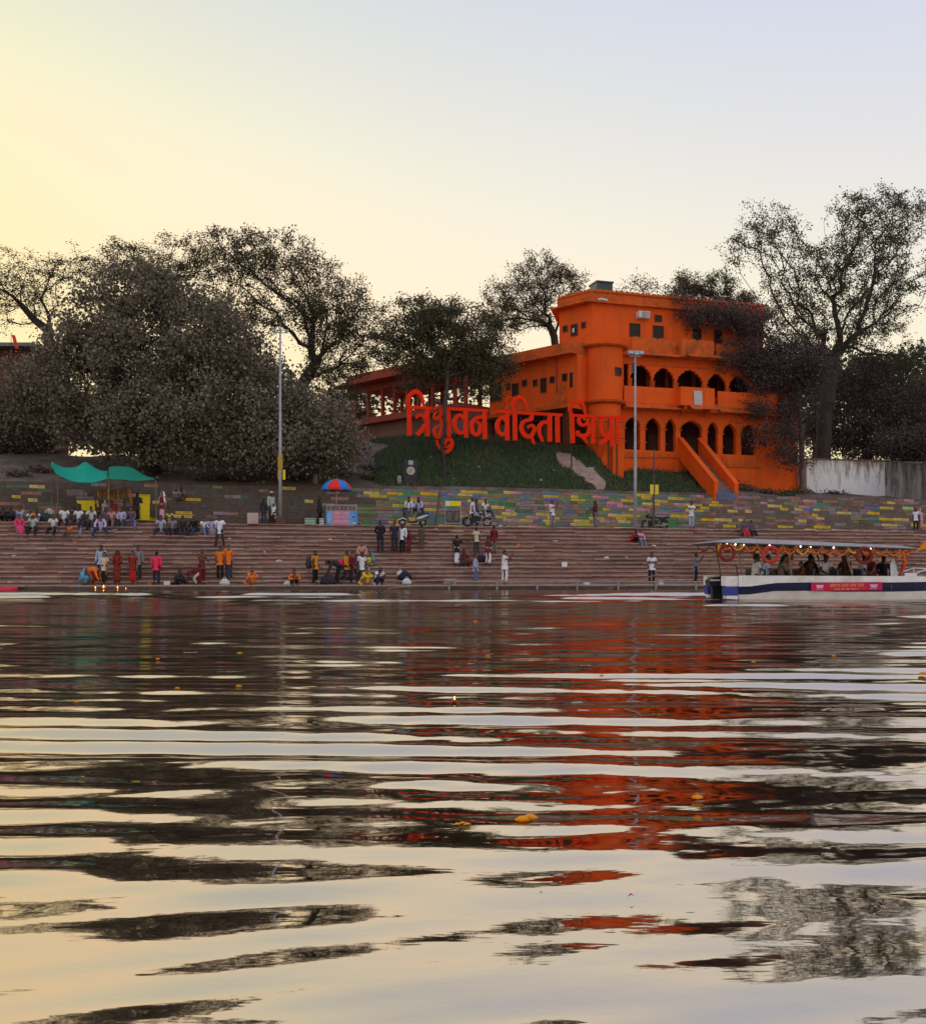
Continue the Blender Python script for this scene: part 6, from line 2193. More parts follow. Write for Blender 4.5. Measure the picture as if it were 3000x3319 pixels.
M_BULB = mat('lit_bulb', (1.0, .93, .82), .4, .02, 4, emit=2.0)
M_WOOD = mat('bamboo', (.22, .14, .09), .8, .3, 8, stretch=(1, 1, .3))

def squiggle(mb, x0, x1, z, h, fn, rng, d):
    """a line of small unreadable script: a headline bar with hooks hanging from it"""
    x = x0
    while x < x1:
        w = rng.uniform(2.2, 4.5) * h
        e = min(x + w, x1)
        mb.prism([(x, z + h * .42), (e, z + h * .42), (e, z + h * .58), (x, z + h * .58)], d, d + .004, fn)
        xx = x + h * .2
        while xx < e - h * .2:
            mb.prism([(xx, z - h * .5), (xx + h * .16, z - h * .5), (xx + h * .16, z + h * .42), (xx, z + h * .42)], d, d + .004, fn)
            if rng.random() < .75:
                mb.prism([(xx - h * .42, z - h * .3), (xx, z - h * .12), (xx, z + h * .06), (xx - h * .42, z - h * .1)], d, d + .004, fn)
            xx += rng.uniform(.55, .85) * h
        x = e + h * .5

def boat():
    Yb = 31.4
    st = pt(2392, 1945, Yb)
    T = empty('tour_boat', (st.x, st.y, 0), R(3), 'white canopied tour boat with navy stripe, orange garlands and red lifebuoys', 'boat')
    Lb, Wd = 8.3, 2.35
    # plan half-width along the boat, x from the stern; near side is -y. y runs 0 (near) .. Wd
    def ymid(x): return Wd / 2
    def half(x):
        q = max(0, (x - 4.6) / (Lb - 4.6))
        return (Wd / 2) * (1 - q ** 2.2)
    xs = [0, .4, 1.2, 2.2, 3.2, 4.2, 5.0, 5.8, 6.5, 7.1, 7.6, 8.0, 8.25]
    def band(name, za, zb, m, off=0.0, parent=T):
        mb = MB()
        for sgn in (-1, 1):
            for a, b in zip(xs[:-1], xs[1:]):
                q = []
                for x, zz in ((a, za), (b, za), (b, zb), (a, zb)):
                    z = zz(x)
                    fl = 1 - .20 * max(0, (.45 - z) / .6)
                    q.append(Vector((x, ymid(x) + sgn * (half(x) * fl + off), z)))
                mb.face(*(q if sgn < 0 else q[::-1]))
        return mb.build(name, m, parent)
    bot = lambda x: -.25
    s0 = lambda x: .17 + .14 * sstep(.2, 1.6, x) - .05 * sstep(1.6, 3.0, x) + .05 * sstep(5, 8, x)
    s1_ = lambda x: .43 + .13 * sstep(.2, 1.5, x) + .04 * sstep(5, 8, x)
    tp = lambda x: .78 - .02 * x / 5 if x < 5.6 else .76 - .10 * sstep(5.6, 8.2, x)
    band('hull', bot, s0, M_HULL)
    band('stripe', lambda x: s0(x) , s1_, M_NAVY, .012)
    band('gunwale', s1_, tp, M_HULL, .02)
    # deck, transom pods, inside
    mb = MB()
    for a, b in zip(xs[:-1], xs[1:]):
        mb.face((a, ymid(a) - half(a), .36), (b, ymid(b) - half(b), .36), (b, ymid(b) + half(b), .36), (a, ymid(a) + half(a), .36))
    mb.face((.02, .05, .36), (.02, Wd - .05, .36), (.02, Wd - .05, -.2), (.02, .05, -.2))
    mb.build('deck', mat('grey_deck', (.2, .2, .2), .8, .2, 4), T)
    mb = MB()
    for a, b in zip(xs[6:-1], xs[7:]):
        mb.face((a, ymid(a) - half(a), tp(a)), (b, ymid(b) - half(b), tp(b)), (b, ymid(b) + half(b), tp(b)), (a, ymid(a) + half(a), tp(a)))
    mb.face((5.0, ymid(5) - half(5), .36), (5.0, ymid(5) + half(5), .36), (5.0, ymid(5) + half(5), tp(5)), (5.0, ymid(5) - half(5), tp(5)))
    mb.bbox(5.55, 5.95, .25, .55, .76, .86)
    mb.build('foredeck', M_HULL, T)
    for y in (.0, Wd - .42):
        mb = MB().bbox(-.42, .0, y + .02, y + .42, .45, .76)
        mb.bbox(-.36, 0, y + .04, y + .40, -.15, .45)
        o = mb.build('stern_pod', [M_HULL], T)
        MB().bbox(-.40, -.003, y + .03, y + .41, .14, .43).build('pod_stripe', mat('blue_stripe', (.03, .05, .25), .4, .1, 4), o)
    # outboard motor
    m = MB()
    m.prism([(-.62, .42), (-.10, .42), (-.08, .62), (-.20, .74), (-.50, .72), (-.66, .60)], .9, 1.4, lambda a, b, d: Vector((a, d, b)))
    om = m.build('outboard_motor', M_BLACK, T)
    MB().prism([(-.48, -.45), (-.22, -.45), (-.16, .42), (-.52, .42)], 1.05, 1.25, lambda a, b, d: Vector((a, d, b))).build('motor_leg', M_BLACK, om)
    MB().bbox(-.64, -.30, .894, .897, .60, .64).build('motor_badge', M_WHITE, om)
    MB().bbox(-.20, .05, .8, 1.5, .30, .40).build('motor_bracket', M_DARK, om)
    # seats
    for x in (1.0, 1.8, 2.6, 3.4, 4.2):
        for y in (.3, 1.45):
            mb = MB().bbox(x, x + .42, y, y + .62, .36, .62)
            mb.bbox(x - .06, x, y, y + .62, .36, .98)
            mb.build('seat', mat('seat_vinyl', (.05, .05, .07), .6, .2, 4), T)
    # canopy: slightly tilted, a thin double skin with a dark underside and fringe board
    zr = lambda x: 1.845 - .030 * x
    mb = MB()
    mb.prism([(-.05, zr(-.05) + .10), (-.75, zr(-.75) + .0), (-.75, zr(-.75) - .03), (5.65, zr(5.65) - .03), (5.65, zr(5.65)), (5.2, zr(5.2) + .05), (.1, zr(.1) + .12)][::-1], -.12, Wd + .12, lambda a, b, d: Vector((a, d, b)))
    mb.build('canopy', mat('canopy_sheet', (.42, .42, .46), .5, .12, 3), T)
    mb = MB().prism([(-.78, zr(-.78) - .035), (5.68, zr(5.68) - .035), (5.68, zr(5.68) - .075), (-.78, zr(-.78) - .075)], -.14, Wd + .14, lambda a, b, d: Vector((a, d, b)))
    mb.build('canopy_frame', M_DARK, T)
    for x0, x1, y in ((.15, .0, .06), (1.75, 1.6, .06), (3.75, 3.45, .06), (5.35, 5.05, .06), (.15, 0, Wd - .06), (1.75, 1.6, Wd - .06), (3.75, 3.45, Wd - .06), (5.35, 5.05, Wd - .06)):
        MB().tube([(x0, y, .74), (x1, y, zr(x1) - .07)], .028, 6).build('post', M_WOOD, T)
    # garlands: swags of marigolds looped under the canopy edge
    rng = random.Random(4)
    marig = MB().sphere((0, 0, 0), .032, 6, 4).mesh('garland', M_MARI)
    n = 15
    for k in range(n):
        a = -.70 + 6.3 * k / n; b = a + 6.3 / n
        mb = MB()
        mb.cur = int(k in (1, 6, 10))
        dp = rng.uniform(.13, .26)
        for q in range(13):
            w = q / 12
            x = a + (b - a) * w
            z = zr(x) - .09 - dp * 4 * w * (1 - w) ** 1.0
            mb.sphere((x + rng.uniform(-.01, .01), -.125 + rng.uniform(-.015, .015), z), rng.uniform(.026, .038), 6, 4)
        mb.build('garland', [M_MARI, M_MARI2], T)
        for yy, off, dd in ((.35, .5, .20), (Wd + .125, .25, .17)):
            mb = MB()
            a2 = a + off * (b - a)
            for q in range(14):
                w = q / 13
                x = a2 + (b - a) * w
                if a2 + (b - a) > 5.6: break
                mb.sphere((x, yy + rng.uniform(-.015, .015), zr(x) - .09 - (dd + rng.uniform(-.01, .03)) * 4 * w * (1 - w)), rng.uniform(.024, .034), 5, 3)
            if mb.v: mb.build('garland', M_MARI if k % 2 else M_MARID, T)
        mb = MB()
        for q in range(13):
            w = q / 12
            x = a + (b - a) * w
            mb.sphere((x + rng.uniform(-.01, .01), -.13 + rng.uniform(-.02, .02), zr(x) - .085 - dp * 1.9 * w * (1 - w) + rng.uniform(-.015, .015)), rng.uniform(.022, .034), 5, 3)
        mb.build('garland', M_MARID, T)
    for (x, l) in ((-.66, .30), (-.30, .22), (.05, .16), (5.2, .35), (5.35, .5)):
        mb = MB()
        for q in range(int(l / .045)):
            mb.sphere((x + rng.uniform(-.04, .04), -.13 + rng.uniform(-.02, .02), zr(x) - .10 - .045 * q), rng.uniform(.03, .045), 6, 4)
        mb.build('garland_tail', M_MARI2 if x < 1 else M_MARI, T)
    for x in (-.42, -.15, .12, .95, 1.95, 2.28, 3.02, 4.22):
        o = MB().sphere((x, -.17, zr(x) - .085), (.030, .018, .028) if x not in (.12, 2.28) else (.022, .015, .018), 8, 6).build('bulb', M_BULB, T)
    # lifebuoys
    for (x, z, tilt) in ((-.42, 1.50, .1), (.98, 1.45, .0), (4.02, 1.42, -.1)):
        M3 = (Matrix.Rotation(R(90), 3, 'X') @ Matrix.Rotation(tilt, 3, 'Y'))
        lb = MB().torus((x, -.16, z), .235, .055, M3, 28, 8).build('lifebuoy', M_RING if x == .98 else M_RINGD, T, smooth=True)
        mb = MB()
        for q in range(4):
            th = q * math.pi / 2 + .5
            mb.torus((x + .235 * math.cos(th), -.16, z + .235 * math.sin(th)), .06, .008, Matrix.Rotation(th, 3, 'Y') @ Matrix.Rotation(0, 3, 'X'), 10, 4)
        mb.build('rope_loop', M_RING, lb)
        MB().tube([(x, -.15, z + .24), (x, -.13, zr(x) - .06)], .01, 4).build('rope', M_WOOD, lb)
    # banner on the hull with two emblems and rows of script too small to read
    bx0, bx1 = 2.34, 4.66
    fn = lambda a, b, d: Vector((a, -.048 + d, b + .01 * (a - 2)))
    mb = MB().prism([(bx0, .285), (bx1, .285), (bx1, .545), (bx0, .545)], 0, .008, fn)
    bn = mb.build('hull_banner', M_MAG, T)
    MB().prism([(bx0 + .55, .295), (bx1 - .55, .295), (bx1 - .55, .535), (bx0 + .55, .535)], -.004, -.001, fn).build('banner_panel', M_MAG2, bn)
    mb = MB()
    squiggle(mb, bx0 + .62, bx1 - .60, .445, .085, fn, rng, -.010)
    mb.build('banner_lettering', M_LET, bn); mb = MB()
    squiggle(mb, bx0 + .75, bx1 - .75, .325, .055, fn, rng, -.010)
    mb.build('banner_lettering', M_LET, bn)
    for cx in (bx0 + .28, bx1 - .28):
        mb = MB()
        mb.prism([(cx - .13, .47), (cx + .13, .47), (cx + .09, .37), (cx - .09, .37)], -.012, -.006, fn)
        squiggle(mb, cx - .12, cx + .12, .33, .03, fn, rng, -.010)
        mb.build('banner_emblem', M_LETW, bn)
    # bow fittings, rail, cleat, flag
    MB().bbox(5.9, 6.12, .42, .52, .70, .765).build('cleat', mat('green_cleat', (.12, .2, .16), .6, .2, 5), T)
    mb = MB()
    for y in (.45, Wd - .45):
        mb.tube([(5.75, y, .74), (6.6, ymid(0) + (y - ymid(0)) * .7, 1.02), (7.6, ymid(0) + (y - ymid(0)) * .35, .96)], .018, 5)
        mb.tube([(6.6, ymid(0) + (y - ymid(0)) * .7, .7), (6.6, ymid(0) + (y - ymid(0)) * .7, 1.02)], .016, 5)
    mb.build('bow_rail', M_WHITE, T)
    MB().tube([(5.3, .10, .74), (5.55, .12, 1.35), (5.42, .16, 1.62)], [.05, .06, .035], 7).build('red_drape', mat('red_cloth', (.55, .03, .03), .85, .25, 8), T)
    mb = MB().prism([(5.02, .74), (5.25, .74), (5.20, 1.25), (5.10, 1.34), (5.0, 1.1)], .10, .13, lambda a, b, d: Vector((a, d, b)))
    mb.build('white_cloth', mat('white_cloth', (.62, .62, .64), .9, .2, 8), T)
    # stern rail post
    MB().tube([(.02, .1, .74), (-.06, .1, 1.15)], .02, 5).build('stern_rail', M_DARK, T)
    # flag on its staff at the bow
    F = empty('bow_flag', T.matrix_basis @ Vector((7.0, ymid(0), .7)), R(3), 'orange cloth flag on a staff at the right edge by the boat bow', 'flag')
    MB().tube([(0, 0, 0), (0, 0, 1.55)], .016, 5).build('staff', M_WOOD, F)
    mb = MB()
    P = [(-.02, 1.50), (-.22, 1.12), (-.55, .92), (-.40, 1.06), (-.30, 1.2), (-.18, 1.4), (-.02, 1.52)]
    mb.prism([(0, 1.52), (-.50, .95), (-.62, .84), (-.50, .90), (0, 1.02)], -.006, .006, lambda a, b, d: Vector((a, d + .03 * math.sin(a * 9), b)))
    mb.build('flag_cloth', mat('flag_orange', (.80, .22, .01), .85, .15, 6), F)
    # passengers
    def P_(x, y, z=.62): return T.matrix_basis @ Vector((x, y, z))
    bpy.context.view_layer.update()
    pl = [(.78, .62, 100, 'seatarm', 1.66, ('shirt', 'offwhite'), 'short', 0, 'passenger in off white raising an arm at the stern of the tour boat'),
          (1.02, .45, 80, 'sit', 1.62, ('shirt', 'paleblue'), 'short', 2, 'passenger in pale blue behind the second lifebuoy of the tour boat'),
          (1.62, .6, 85, 'sit', 1.60, ('shirt', 'khaki'), 'long', 1, 'long haired passenger in tan between the second lifebuoy and the post'),
          (1.95, .9, -60, 'seatarm', 1.66, ('shirt', 'peach'), 'short', 0, 'passenger with hand lifted beside the tan one in the boat'),
          (2.38, .7, -90, 'sit', 1.20, ('shirt', 'brown'), 'short', 0, 'small child passenger low in the middle of the boat'),
          (2.78, 1.2, 60, 'sit', 1.55, ('shirt', 'brown'), 'short', 2, 'dim passenger sitting left of the white scarf in the boat'),
          (2.95, 1.6, 10, 'sit', 1.66, ('long', 'charcoal'), 'short', 2, 'passenger in dark clothes in the far row behind the white scarf'),
          (3.22, 1.05, 20, 'sit', 1.78, ('shirt', 'white'), 'short', 2, 'passenger with a white scarf, tallest in the middle of the boat'),
          (4.05, 1.2, -60, 'sit', 1.66, ('shirt', 'brown'), 'short', 2, 'passenger under the third lifebuoy with a dim brown shirt'),
          (4.35, .7, 60, 'sit', 1.62, ('shirt', 'lilac'), 'short', 2, 'passenger in lilac white shirt right under the third lifebuoy'),
          (4.72, .8, -70, 'sit', 1.64, ('shirt', 'maroon'), 'short', 0, 'passenger in dark red next to the lilac white shirt'),
          (5.25, 1.1, -10, 'sit', 1.56, ('long', 'black'), 'short', 2, 'dark passenger farthest forward near the bow of the boat')]
    for x, y, rz, po, h, top, hd, sk, lab in pl:
        person(P_(x, y), rz, po, h, top, ('trousers', 'charcoal'), lab, hd, sk, 'passengers in the tour boat', seed=int(x * 100))
boat()

# ------------------------------------------------------------------ two-wheelers
def two_wheeler(loc, rz, label, kind, body_m):
    """front points to local -x; length about 1.85 m"""
    T = empty('scooter' if kind == 'scooter' else 'motorcycle', loc, R(rz), label, 'scooter' if kind == 'scooter' else 'motorcycle')
    wr = .23 if kind == 'scooter' else .30
    for x in (-.62, .62):
        w = empty('wheel', (x, 0, wr)); w.parent = T
        M3 = Matrix.Rotation(R(90), 3, 'X')
        MB().torus((0, 0, 0), wr - .055, .055, M3, 22, 8).build('tyre', M_BLACK, w, smooth=True)
        mb = MB()
        mb.tube([(0, -.05, 0), (0, .05, 0)], .06, 8)
        for q in range(6):
            th = q * math.pi / 3
            mb.tube([(0, 0, 0), ((wr - .07) * math.cos(th), 0, (wr - .07) * math.sin(th))], .013, 4)
        mb.torus((0, 0, 0), wr - .085, .02, M3, 18, 5)
        mb.build('rim', M_METAL, w)
    fn = lambda a, b, d: Vector((a, d, b))
    if kind == 'scooter':
        MB().prism([(.15, .30), (.30, .62), (.72, .74), (.98, .66), (.92, .46), (.55, .30)], -.17, .17, fn).build('rear_body', body_m, T)
        MB().prism([(.16, .40), (.50, .46), (.92, .66), (.80, .70), (.30, .55)], -.185, -.172, fn).build('side_panel', mat('silver_panel', (.6, .6, .62), .35, .1, 5), T)
        MB().prism([(-.30, .20), (.25, .20), (.25, .30), (-.30, .30)], -.18, .18, fn).build('floorboard', M_BLACK, T)
        MB().prism([(-.30, .22), (-.22, .22), (-.36, .88), (-.50, .96), (-.52, .88)], -.20, .20, fn).build('leg_shield', body_m, T)
        MB().prism([(-.92, .36), (-.60, .52), (-.36, .42), (-.36, .36), (-.60, .45), (-.90, .33)], -.09, .09, fn).build('front_mudguard', mat('silver_panel', (.6, .6, .62), .35, .1, 5), T)
        MB().prism([(.20, .66), (.30, .76), (.92, .82), (.98, .74), (.72, .742), (.31, .63)], -.14, .14, fn).build('seat', M_BLACK, T)
        MB().tube([(-.62, 0, .23), (-.48, 0, .95)], .035, 6).build('fork', M_DARK, T)
        hb = MB().tube([(-.36, -.33, 1.05), (-.46, -.10, .99), (-.46, .10, .99), (-.36, .33, 1.05)], .022, 6).build('handlebar', M_BLACK, T)
        MB().prism([(-.60, .92), (-.42, .92), (-.40, 1.06), (-.54, 1.08)], -.11, .11, fn).build('headlamp_cowl', body_m, T)
        MB().sphere((-.60, 0, 1.0), (.03, .07, .06), 10, 6).build('headlight', M_GLASS, T)
        for s in (-1, 1):
            mb = MB().tube([(-.42, s * .2, 1.0), (-.40, s * .30, 1.22)], .009, 4)
            mb.sphere((-.40, s * .31, 1.27), (.015, .06, .045), 8, 5)
            mb.build('mirror', M_BLACK, T)
        mb = MB().tube([(.90, -.12, .78), (1.02, -.10, .82), (1.02, .10, .82), (.90, .12, .78)], .014, 5)
        mb.build('grab_rail', M_METAL, T)
        MB().bbox(.97, 1.0, -.07, .07, .58, .66).build('tail_light', M_RING, T)
    else:
        MB().tube([(-.62, -.08, .30), (-.44, -.06, .80)], .026, 6).tube([(-.62, .08, .30), (-.44, .06, .80)], .026, 6).build('fork', M_METAL, T)
        MB().prism([(-.40, .70), (-.32, .86), (-.05, .88), (.10, .76), (-.05, .66)], -.14, .14, fn).build('fuel_tank', body_m, T)
        MB().prism([(.05, .74), (.14, .82), (.55, .80), (.92, .86), (.95, .80), (.50, .70)], -.13, .13, fn).build('seat', M_BLACK, T)
        MB().prism([(-.25, .26), (.15, .26), (.22, .58), (-.10, .66), (-.30, .56)], -.13, .13, fn).build('engine', M_DARK, T)
        MB().prism([(.20, .52), (.60, .60), (.98, .80), (.80, .80), (.25, .72)], -.15, -.10, fn).build('side_panel', body_m, T)
        MB().tube([(-.1, -.16, .30), (.35, -.17, .27), (.80, -.18, .36)], [.03, .035, .045], 6).build('exhaust', M_METAL, T)
        MB().tube([(-.30, -.36, 1.02), (-.42, -.12, .96), (-.42, .12, .96), (-.30, .36, 1.02)], .018, 6).build('handlebar', M_BLACK, T)
        MB().prism([(-.58, .74), (-.44, .74), (-.42, .96), (-.54, .94)], -.10, .10, fn).build('headlamp_cowl', body_m, T)
        MB().sphere((-.575, 0, .85), (.03, .08, .08), 10, 6).build('headlight', M_GLASS, T)
        for x, a0, a1 in ((-.62, 40, 150), (.62, 30, 130)):
            prof = []
            for q in range(7):
                th = R(a0 + (a1 - a0) * q / 6)
                prof.append((x + (wr + .04) * math.cos(th), wr + (wr + .04) * math.sin(th)))
            for q in range(6, -1, -1):
                th = R(a0 + (a1 - a0) * q / 6)
                prof.append((x + (wr + .06) * math.cos(th), wr + (wr + .06) * math.sin(th)))
            MB().prism(prof, -.07, .07, fn).build('mudguard', M_BLACK, T)
        for s in (-1, 1):
            mb = MB().tube([(-.38, s * .22, .98), (-.40, s * .32, 1.18)], .009, 4)
            mb.sphere((-.40, s * .33, 1.23), (.015, .06, .045), 8, 5)
            mb.build('mirror', M_BLACK, T)
        MB().bbox(.93, .97, -.06, .06, .70, .78).build('tail_light', M_RING, T)
    MB().tube([(.0, -.08, .28), (.12, -.34, .02)], .013, 4).build('kickstand', M_DARK, T)
    return T

def on_plaza(u, v):
    t = place(u, v, 5.5, 7.7)
    return ground(u, t)
M_BODY = mat('scooter_grey', (.075, .07, .085), .35, .1, 5)
p = on_plaza(1337, 1706)
two_wheeler(p, 14, 'grey scooter with silver side panel parked facing left on the plaza', 'scooter', M_BODY)
p = on_plaza(1546, 1708)
two_wheeler(p, 18, 'black motorcycle with a pale seat panel between two men in white shirts', 'motorcycle', mat('bike_silver', (.42, .40, .42), .35, .1, 5))
p = on_plaza(2121, 1720)
two_wheeler(p, 12, 'plain black motorcycle parked alone by the right lamp post', 'motorcycle', M_BLACK)
p0 = on_plaza(1566, 1706)
person(p0 + Vector((.05, .05, .82)), 30, 'sitwide', 1.60, ('shirt', 'white'), ('trousers', 'charcoal'), 'man in white shirt sitting sideways on the seat of the motorcycle', 'short', 2, 'people with the motorcycle', seed=9)

# ------------------------------------------------------------------ snack cart with banner and big umbrella
def cart():
    p = on_plaza(1107, 1697)
    T = empty('snack_cart', p, R(8), 'snack cart with a blue and pink printed banner below a low glass counter', 'cart')
    sc = 1.0
    fn = lambda a, b, d: Vector((a, d, b))
    MB().bbox(-.86, .86, 0.003, .9, .34, .82).build('cart_box', mat('cart_steel', (.20, .17, .17), .6, .2, 5, dirt=(.1, .08, .07)), T)
    MB().bbox(-.90, .90, -.04, .95, .822, .862).build('counter_top', mat('counter', (.25, .22, .21), .5, .2, 5), T)
    for x in (-.65, .65):
        for y in (.12, .78):
            MB().torus((x, y, .18), .15, .03, Matrix.Rotation(R(90), 3, 'X'), 18, 6).build('wheel', M_BLACK, T)
    mb = MB()
    for (a, b, y0, y1) in ((-.86, .86, .02, .05), (-.86, .86, .86, .89)):
        mb.bbox(a, b, y0, y1, 1.13, 1.16)
    for x in (-.85, .85):
        for y in (.035, .875):
            mb.tube([(x, y, .862), (x, y, 1.13)], .014, 5)
    mb.build('glass_frame', M_METAL, T)
    gl = MB().bbox(-.82, .82, .9, .905, .88, 1.12).build('back_board', mat('cart_board', (.28, .15, .14), .8, .3, 5), T)
    rng = random.Random(3)
    cols = [('snack_red', (.35, .08, .07)), ('snack_cream', (.5, .42, .36)), ('snack_brown', (.2, .12, .08)), ('snack_pink', (.45, .22, .24))]
    for i in range(13):
        c = cols[i % 4]
        x = -.72 + .12 * i
        MB().lathe((x, .3 + .2 * (i % 2), .863), [(.0, 0), (.045, 0), (.05, .12), (.03, .15 + .03 * (i % 3)), (0, .16 + .03 * (i % 3))], 8).build('jar', mat(c[0], c[1], .5, .2, 6), T)
    # printed banner: sky blue ends, pink centre, three rows of script, a moon disc
    m, t, b = new_mat('cart_banner_print')
    N, L = t.nodes, t.links
    tc = N.new('ShaderNodeTexCoord'); sx = N.new('ShaderNodeSeparateXYZ'); L.new(tc.outputs['Generated'], sx.inputs[0])
    cr = N.new('ShaderNodeValToRGB'); e = cr.color_ramp.elements
    e[0].position = 0; e[0].color = (.05, .25, .60, 1); e[1].position = 1; e[1].color = (.04, .28, .66, 1)
    for pos, c in ((.12, (.12, .36, .66, 1)), (.30, (.55, .18, .32, 1)), (.62, (.50, .20, .36, 1)), (.80, (.12, .33, .66, 1))):
        x = e.new(pos); x.color = c
    L.new(sx.outputs[0], cr.inputs[0]); L.new(cr.outputs[0], b.inputs['Base Color']); b.inputs['Roughness'].default_value = .6
    bn = MB().prism([(-.90, -.02), (.90, -.02), (.90, .815), (-.90, .815)], -.03, -.012, fn).build('printed_banner', m, T)
    mb = MB()
    squiggle(mb, -.40, .44, .66, .14, fn, rng, -.037)
    mb.build('banner_lettering', mat('cream_print', (.75, .55, .40), .7, .1, 4), bn); mb = MB()
    squiggle(mb, -.42, .50, .18, .13, fn, rng, -.037)
    mb.build('banner_lettering', mat('cream_print', (.75, .55, .40), .7, .1, 4), bn)
    mb = MB(); squiggle(mb, -.38, .48, .41, .12, fn, rng, -.037)
    mb.build('banner_lettering', mat('pink_print', (.80, .42, .50), .7, .1, 4), bn)
    MB().lathe((0, 0, 0), [(0, 0), (.10, 0)], 16).build('banner_disc', mat('dark_disc', (.03, .07, .2), .6, .1, 4), bn).matrix_local = Matrix.Translation((.64, -.034, .52)) @ Matrix.Rotation(R(90), 4, 'X')
    MB().prism([(.54, .48), (.72, .55), (.71, .60), (.58, .55)], -.040, -.036, fn).build('banner_leaf', mat('pale_leaf', (.7, .7, .68), .6, .1, 4), bn)
    MB().prism([(.60, .06), (.82, .06), (.82, .16), (.60, .16)], -.036, -.033, fn).build('banner_badge', mat('badge_yellow', (.7, .55, .12), .6, .1, 4), bn)
    MB().prism([(-.80, .1), (-.62, .1), (-.60, .7), (-.72, .74), (-.82, .5)], -.036, -.033, fn).build('banner_figure', mat('pale_blue_print', (.25, .45, .68), .6, .2, 12), bn)
    # umbrella
    q = G(*[*st_of(p)][:1], st_of(p)[1] + .5, 0)
    U = empty('beach_umbrella', (pt(1090, 0, p.y + .6).x, p.y + .6, p.z), R(20), 'large beach umbrella with red and blue panels shading the snack cart', 'umbrella')
    hgt = CH + (VH - 1553) / FPX * (p.y + .6) - p.z
    MB().tube([(0, 0, 0), (0, 0, hgt - .02)], .022, 6).build('pole', M_METAL, U)
    mr, mbm = mat('umbrella_red', (.80, .03, .012), .7, .1, 5), mat('umbrella_blue', (.03, .20, .55), .7, .15, 5)
    n = 8
    Rr, drop = .95, .68
    for k in range(n):
        mb = MB()
        rows = []
        for q_ in range(6):
            f = q_ / 5
            r = Rr * math.sin(f * 1.35) / math.sin(1.35)
            z = hgt - drop * (1 - math.cos(f * 1.35)) / (1 - math.cos(1.35))
            row = []
            for s in range(4):
                w = s / 3
                th = 2 * math.pi * (k + w) / n
                sag = 1 - .05 * math.sin(math.pi * w) * f
                row.append(Vector((r * sag * math.cos(th), r * sag * math.sin(th), z - .0 + .03 * math.sin(math.pi * w) * f)))
            rows.append(row)
        for a, b in zip(rows[:-1], rows[1:]):
            for s in range(3):
                mb.face(a[s], b[s], b[s + 1], a[s + 1])
        o = mb.build('umbrella_panel', mr if k % 2 else mbm, U, smooth=True, weld=True)
        sd = o.modifiers.new('thick', 'SOLIDIFY'); sd.thickness = .01
        MB().tube([(0, 0, hgt - .05), (.55 * math.cos(2 * math.pi * k / n), .55 * math.sin(2 * math.pi * k / n), hgt - .22), (Rr * math.cos(2 * math.pi * k / n), Rr * math.sin(2 * math.pi * k / n), hgt - drop + .01)], .008, 4).build('rib', M_METAL, U)
    MB().tube([(0, 0, hgt - .02), (0, 0, hgt + .08)], [.02, .008], 6).build('finial', M_METAL, U)
    # crates beside the cart
    for (u, v, s, m_, lab) in ((1005, 1689, (.60, .34, .36), mat('mint_crate', (.28, .45, .33), .7, .15, 5), 'mint green crate on the plaza left of the snack cart'),
                               (1042, 1695, (.26, .22, .36), mat('white_tin', (.5, .5, .48), .6, .15, 5), 'small white tin box between the mint crate and the cart')):
        pp = on_plaza(u, v)
        C_ = empty('crate' if 'crate' in lab else 'tin_box', pp, R(10), lab, 'crate' if 'crate' in lab else 'box')
        MB().bbox(-s[0] / 2, s[0] / 2, -s[1] / 2, s[1] / 2, 0, s[2]).build('body', m_, C_)
        for k in range(2):
            MB().bbox(-s[0] / 2 - .012, s[0] / 2 + .012, -s[1] / 2 - .012, s[1] / 2 + .012, s[2] * (.30 + .45 * k), s[2] * (.38 + .45 * k)).build('band', mat('crate_band', (.12, .2, .15), .7, .15, 5) if 'crate' in lab else M_METAL, C_)
cart()

